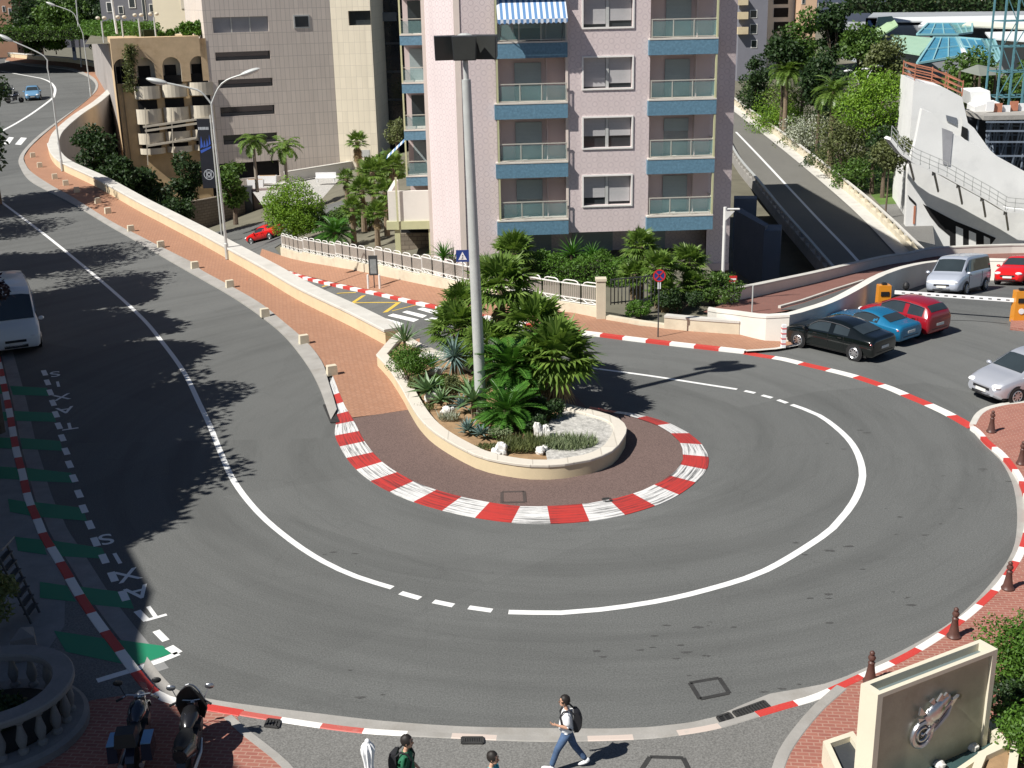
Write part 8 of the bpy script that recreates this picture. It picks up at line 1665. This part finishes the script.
# ---- blocks and the glazed centre beyond
wbk = house('white_block', 'white block with dark recessed balconies right of the apartment block', 762, 792, 88, 245, 44, WHITEWALL, [(774, -6, 788, 4), (774, 8, 788, 17), (774, 22, 788, 31), (774, 37, 788, 46), (774, 52, 788, 60)], wname='balcony_recess', wm=BLACKIN)
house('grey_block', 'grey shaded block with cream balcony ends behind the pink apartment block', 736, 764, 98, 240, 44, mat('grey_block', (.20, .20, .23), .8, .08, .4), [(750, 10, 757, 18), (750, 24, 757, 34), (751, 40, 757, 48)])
gb = bpy.data.objects['grey_block']
for k, y in enumerate((-2, 12, 27)): p, q_ = PY(737, y, 240) - gb.location, PY(747, y + 7, 240) - gb.location; mb = MB(); mb.bb(p.x, q_.x, -1.2, -.004, q_.z, p.z); mb.build('balcony', CREAM, gb)
house('peach_block', 'peach coloured block behind the trees at the top', 800, 816, 20, 240, 40, mat('peach', (.62, .42, .28), .8, .05, .4), [(802, -5, 805, 4)]); house('dark_slab_block', 'long dark blue slab block along the top edge', 812, 905, 14, 330, 40, mat('slate_blue', (.10, .12, .17), .6, .1, .3), [(818 + k * 12, 3, 826 + k * 12, 7) for k in range(7)])
house('yellow_house', 'yellow house at the top edge, left one of the pair', 938, 953, 8, 330, 40, mat('yellow_house', (.72, .56, .22), .8, .05, .4), [(941, -4, 944, 2)]); house('brown_slab_block', 'brownish block between the yellow houses at the top edge', 953, 980, 8, 345, 40, mat('brown_slab', (.22, .16, .16), .8, .1, .3), [(956 + k * 6, -4, 960 + k * 6, 3) for k in range(4)]); house('yellow_house', 'narrow yellow house at the top edge, right one of the pair', 980, 988, 7, 330, 40, mat('yellow_house2', (.72, .56, .22), .8, .05, .4), [(982, -4, 985, 2)]); house('grey_slab_block', 'long grey block at the top right corner', 986, 1075, 10, 350, 44, mat('grey_slab', (.16, .17, .20), .8, .1, .3), [(992 + k * 10, -4, 998 + k * 10, 4) for k in range(6)])
house('rear_slab_block', 'dark block on the skyline behind the yellow houses', 900, 945, 6, 370, 46, mat('rear_slab', (.13, .14, .17), .8, .1, .3), [(905 + k * 10, -4, 911 + k * 10, 2) for k in range(4)])
hedge('hedge', 'long dark tree hedge above the white roofs along the skyline', PY(845, 13, 300), PY(1060, 12, 300), 6, 3.2, L_DARK, 3000, 1.0, 240)
cc_ = thing('congress_centre', 'low congress centre with pale green roofs and blue glass pyramids', 'building', PY(930, 60, 240)); 
def poly3(nm, pts, m, th=.3):
    f = [PY(a, b, Y) for a, b, Y in pts]; mb = MB(); k = [p - V((0, 0, th)) for p in f]; mb.face(f); mb.face(k[::-1]); n_ = len(f)
    for i in range(n_): mb.face([f[i], k[i], k[(i + 1) % n_], f[(i + 1) % n_]])
    return mb.build(nm, m, cc_, world=True)
WR = mat('white_roof', (.66, .68, .68), .7, .06, .1); GR2 = mat('pale_green', (.36, .50, .30), .6, .08, .2); GREY = mat('roof_grey', (.34, .36, .38), .7, .1, .1)
poly3('roof', [(868, 17, 275), (1075, 14, 275), (1075, 10, 300), (874, 12, 300)], GREY); poly3('roof', [(894, 21, 262), (1075, 20, 262), (1075, 14, 276), (890, 17, 276)], WR); poly3('roof', [(918, 26, 254), (1075, 29, 254), (1075, 21, 262), (924, 20, 262)], WR); poly3('roof', [(962, 25, 252), (1075, 31, 250), (1075, 27, 256), (970, 21, 258)], mat('cream_roof', (.72, .72, .60), .7, .05, .1))
poly3('green_gable', [(874, 40, 236), (898, 25, 238), (892, 16, 262), (878, 17, 262)], GR2); poly3('sign_wall', [(865, 27, 250), (874, 31, 250), (877, 18, 250), (866, 18, 250)], SWHITE); poly3('sign_print', [(867, 25, 249.5), (872, 27, 249.5), (874, 20, 249.5), (868, 20, 249.5)], SBLUE)
poly3('green_roof', [(889, 49, 222), (920, 54, 214), (934, 38, 236), (893, 34, 240)], GREENROOF)
base = [PY(918, 63, 205), PY(966, 56, 205), PY(960, 38, 236), PY(933, 38, 236)]
BG2 = mat('blue_frame', (.25, .48, .52), .4, .05)
def glassroof(nm, quad, m):
    f = [PY(a, b, Y) for a, b, Y in quad]; mb = MB(); mb.face(f); mb.face([p - V((0, 0, .25)) for p in f][::-1]); o = mb.build(nm, m, cc_, world=True); g = MB(); n_ = len(f)
    for i in range(n_): g.beam(f[i] + V((0, 0, .1)), f[(i + 1) % n_] + V((0, 0, .1)), .35, .35)
    if n_ == 4:
        for k in (.33, .66): g.beam(f[0].lerp(f[1], k) + V((0, 0, .1)), f[3].lerp(f[2], k) + V((0, 0, .1)), .2, .2)
        g.beam(f[0].lerp(f[3], .5) + V((0, 0, .1)), f[1].lerp(f[2], .5) + V((0, 0, .1)), .2, .2)
    fo = g.build('glazing_bars', BG2); fo.data.transform(Matrix.Translation(-cc_.location)); fo.parent = o
glassroof('glass_pyramid', [(917, 64, 204), (964, 56, 206), (956, 38, 236), (934, 38, 236)], BLUEGL); glassroof('glass_pyramid', [(967, 56, 206), (995, 65, 202), (982, 40, 232), (958, 38, 236)], BLUEGL); glassroof('glass_pyramid', [(917, 35, 238), (958, 35, 238), (950, 24, 256), (928, 24, 256)], BLUEGL); glassroof('glass_pyramid', [(958, 35, 238), (972, 33, 240), (972, 24, 256), (950, 24, 256)], mat('teal_roof', (.12, .30, .30), .3, .1)); glassroof('glass_pyramid', [(995, 65, 202), (1001, 58, 210), (994, 40, 234), (982, 40, 232)], mat('green_glass', (.14, .28, .26), .25, .1))
poly3('white_ridge', [(963, 56, 203), (968, 56, 203), (960, 38, 234), (957, 38, 234)], SWHITE, .6)
poly3('roof', [(990, 38, 236), (1075, 44, 230), (1075, 30, 250), (985, 32, 248)], WR)
mb = MB(); a, b = PY(872, 75, 262), PY(1075, 75, 262); mb.bb(a.x, b.x, 262, 300, -12, PY(930, 22, 262).z - .6); mb.build('wall', GREY, cc_, world=True); mb = MB(); a, b = PY(905, 70, 240), PY(1075, 70, 240); mb.bb(a.x, b.x, 240, 260, -12, PY(930, 40, 240).z - .6); mb.build('wall', GREY, cc_, world=True)
kk = thing('garden_pavilion', 'small pavilion with a grey-green hipped roof behind the white stair tower', 'pavilion', PY(977, 76, 150)); mb = MB(); f = [PY(960, 71, 147), PY(980, 76, 144), PY(996, 75, 147), PY(996, 68, 153), PY(976, 65, 156)]; ap = PY(978, 64.5, 150); n_ = len(f)
for i in range(n_): mb.face([f[i], f[(i + 1) % n_], ap])
mb.face(f[::-1]); mb.build('roof', mat('pavilion_roof', (.24, .26, .22), .7, .1, .4), kk, world=True); mb = MB()
for p in f: mb.beam(V((p.x, p.y, -9)), p, .2, .2)
mb.build('posts', BARK, kk, world=True)
# ================================================================== LIGHT
SUN_EL, SUN_AZ = 48.0, 32.0      # elevation; direction the shadows run, measured from +X
ca, sa = math.cos(math.radians(SUN_AZ)), math.sin(math.radians(SUN_AZ)); ce, se = math.cos(math.radians(SUN_EL)), math.sin(math.radians(SUN_EL))
w = bpy.data.worlds.new("World"); scene.world = w; w.use_nodes = True; t = w.node_tree
sky = t.nodes.new('ShaderNodeTexSky'); sky.sky_type = 'NISHITA'; sky.sun_disc = False; sky.sun_elevation = math.radians(SUN_EL)
# sun direction (towards the sun) = (-ca,-sa): Nishita rotation is measured clockwise from +Y
sky.sun_rotation = math.atan2(-ca, -sa); sky.air_density = .65; sky.dust_density = .25; sky.ozone_density = 2.0; sky.altitude = 20
bg = t.nodes['Background']; bg.inputs[1].default_value = .05; t.links.new(sky.outputs[0], bg.inputs[0])
sd = bpy.data.lights.new('sun', 'SUN'); sd.energy = 4.9; sd.angle = math.radians(.5); sd.color = (1, .965, .905)
so = bpy.data.objects.new('sun', sd); COL.objects.link(so); so.rotation_euler = V((ca * ce, sa * ce, -se)).to_track_quat('-Z', 'Y').to_euler(); so.location = (-40, -30, 60)
scene.view_settings.view_transform = 'Standard'; scene.view_settings.look = 'None'; scene.view_settings.exposure = 0.45; scene.view_settings.gamma = 1.0
scene.cycles.max_bounces = 6; scene.cycles.transparent_max_bounces = 10; scene.cycles.use_denoising = True
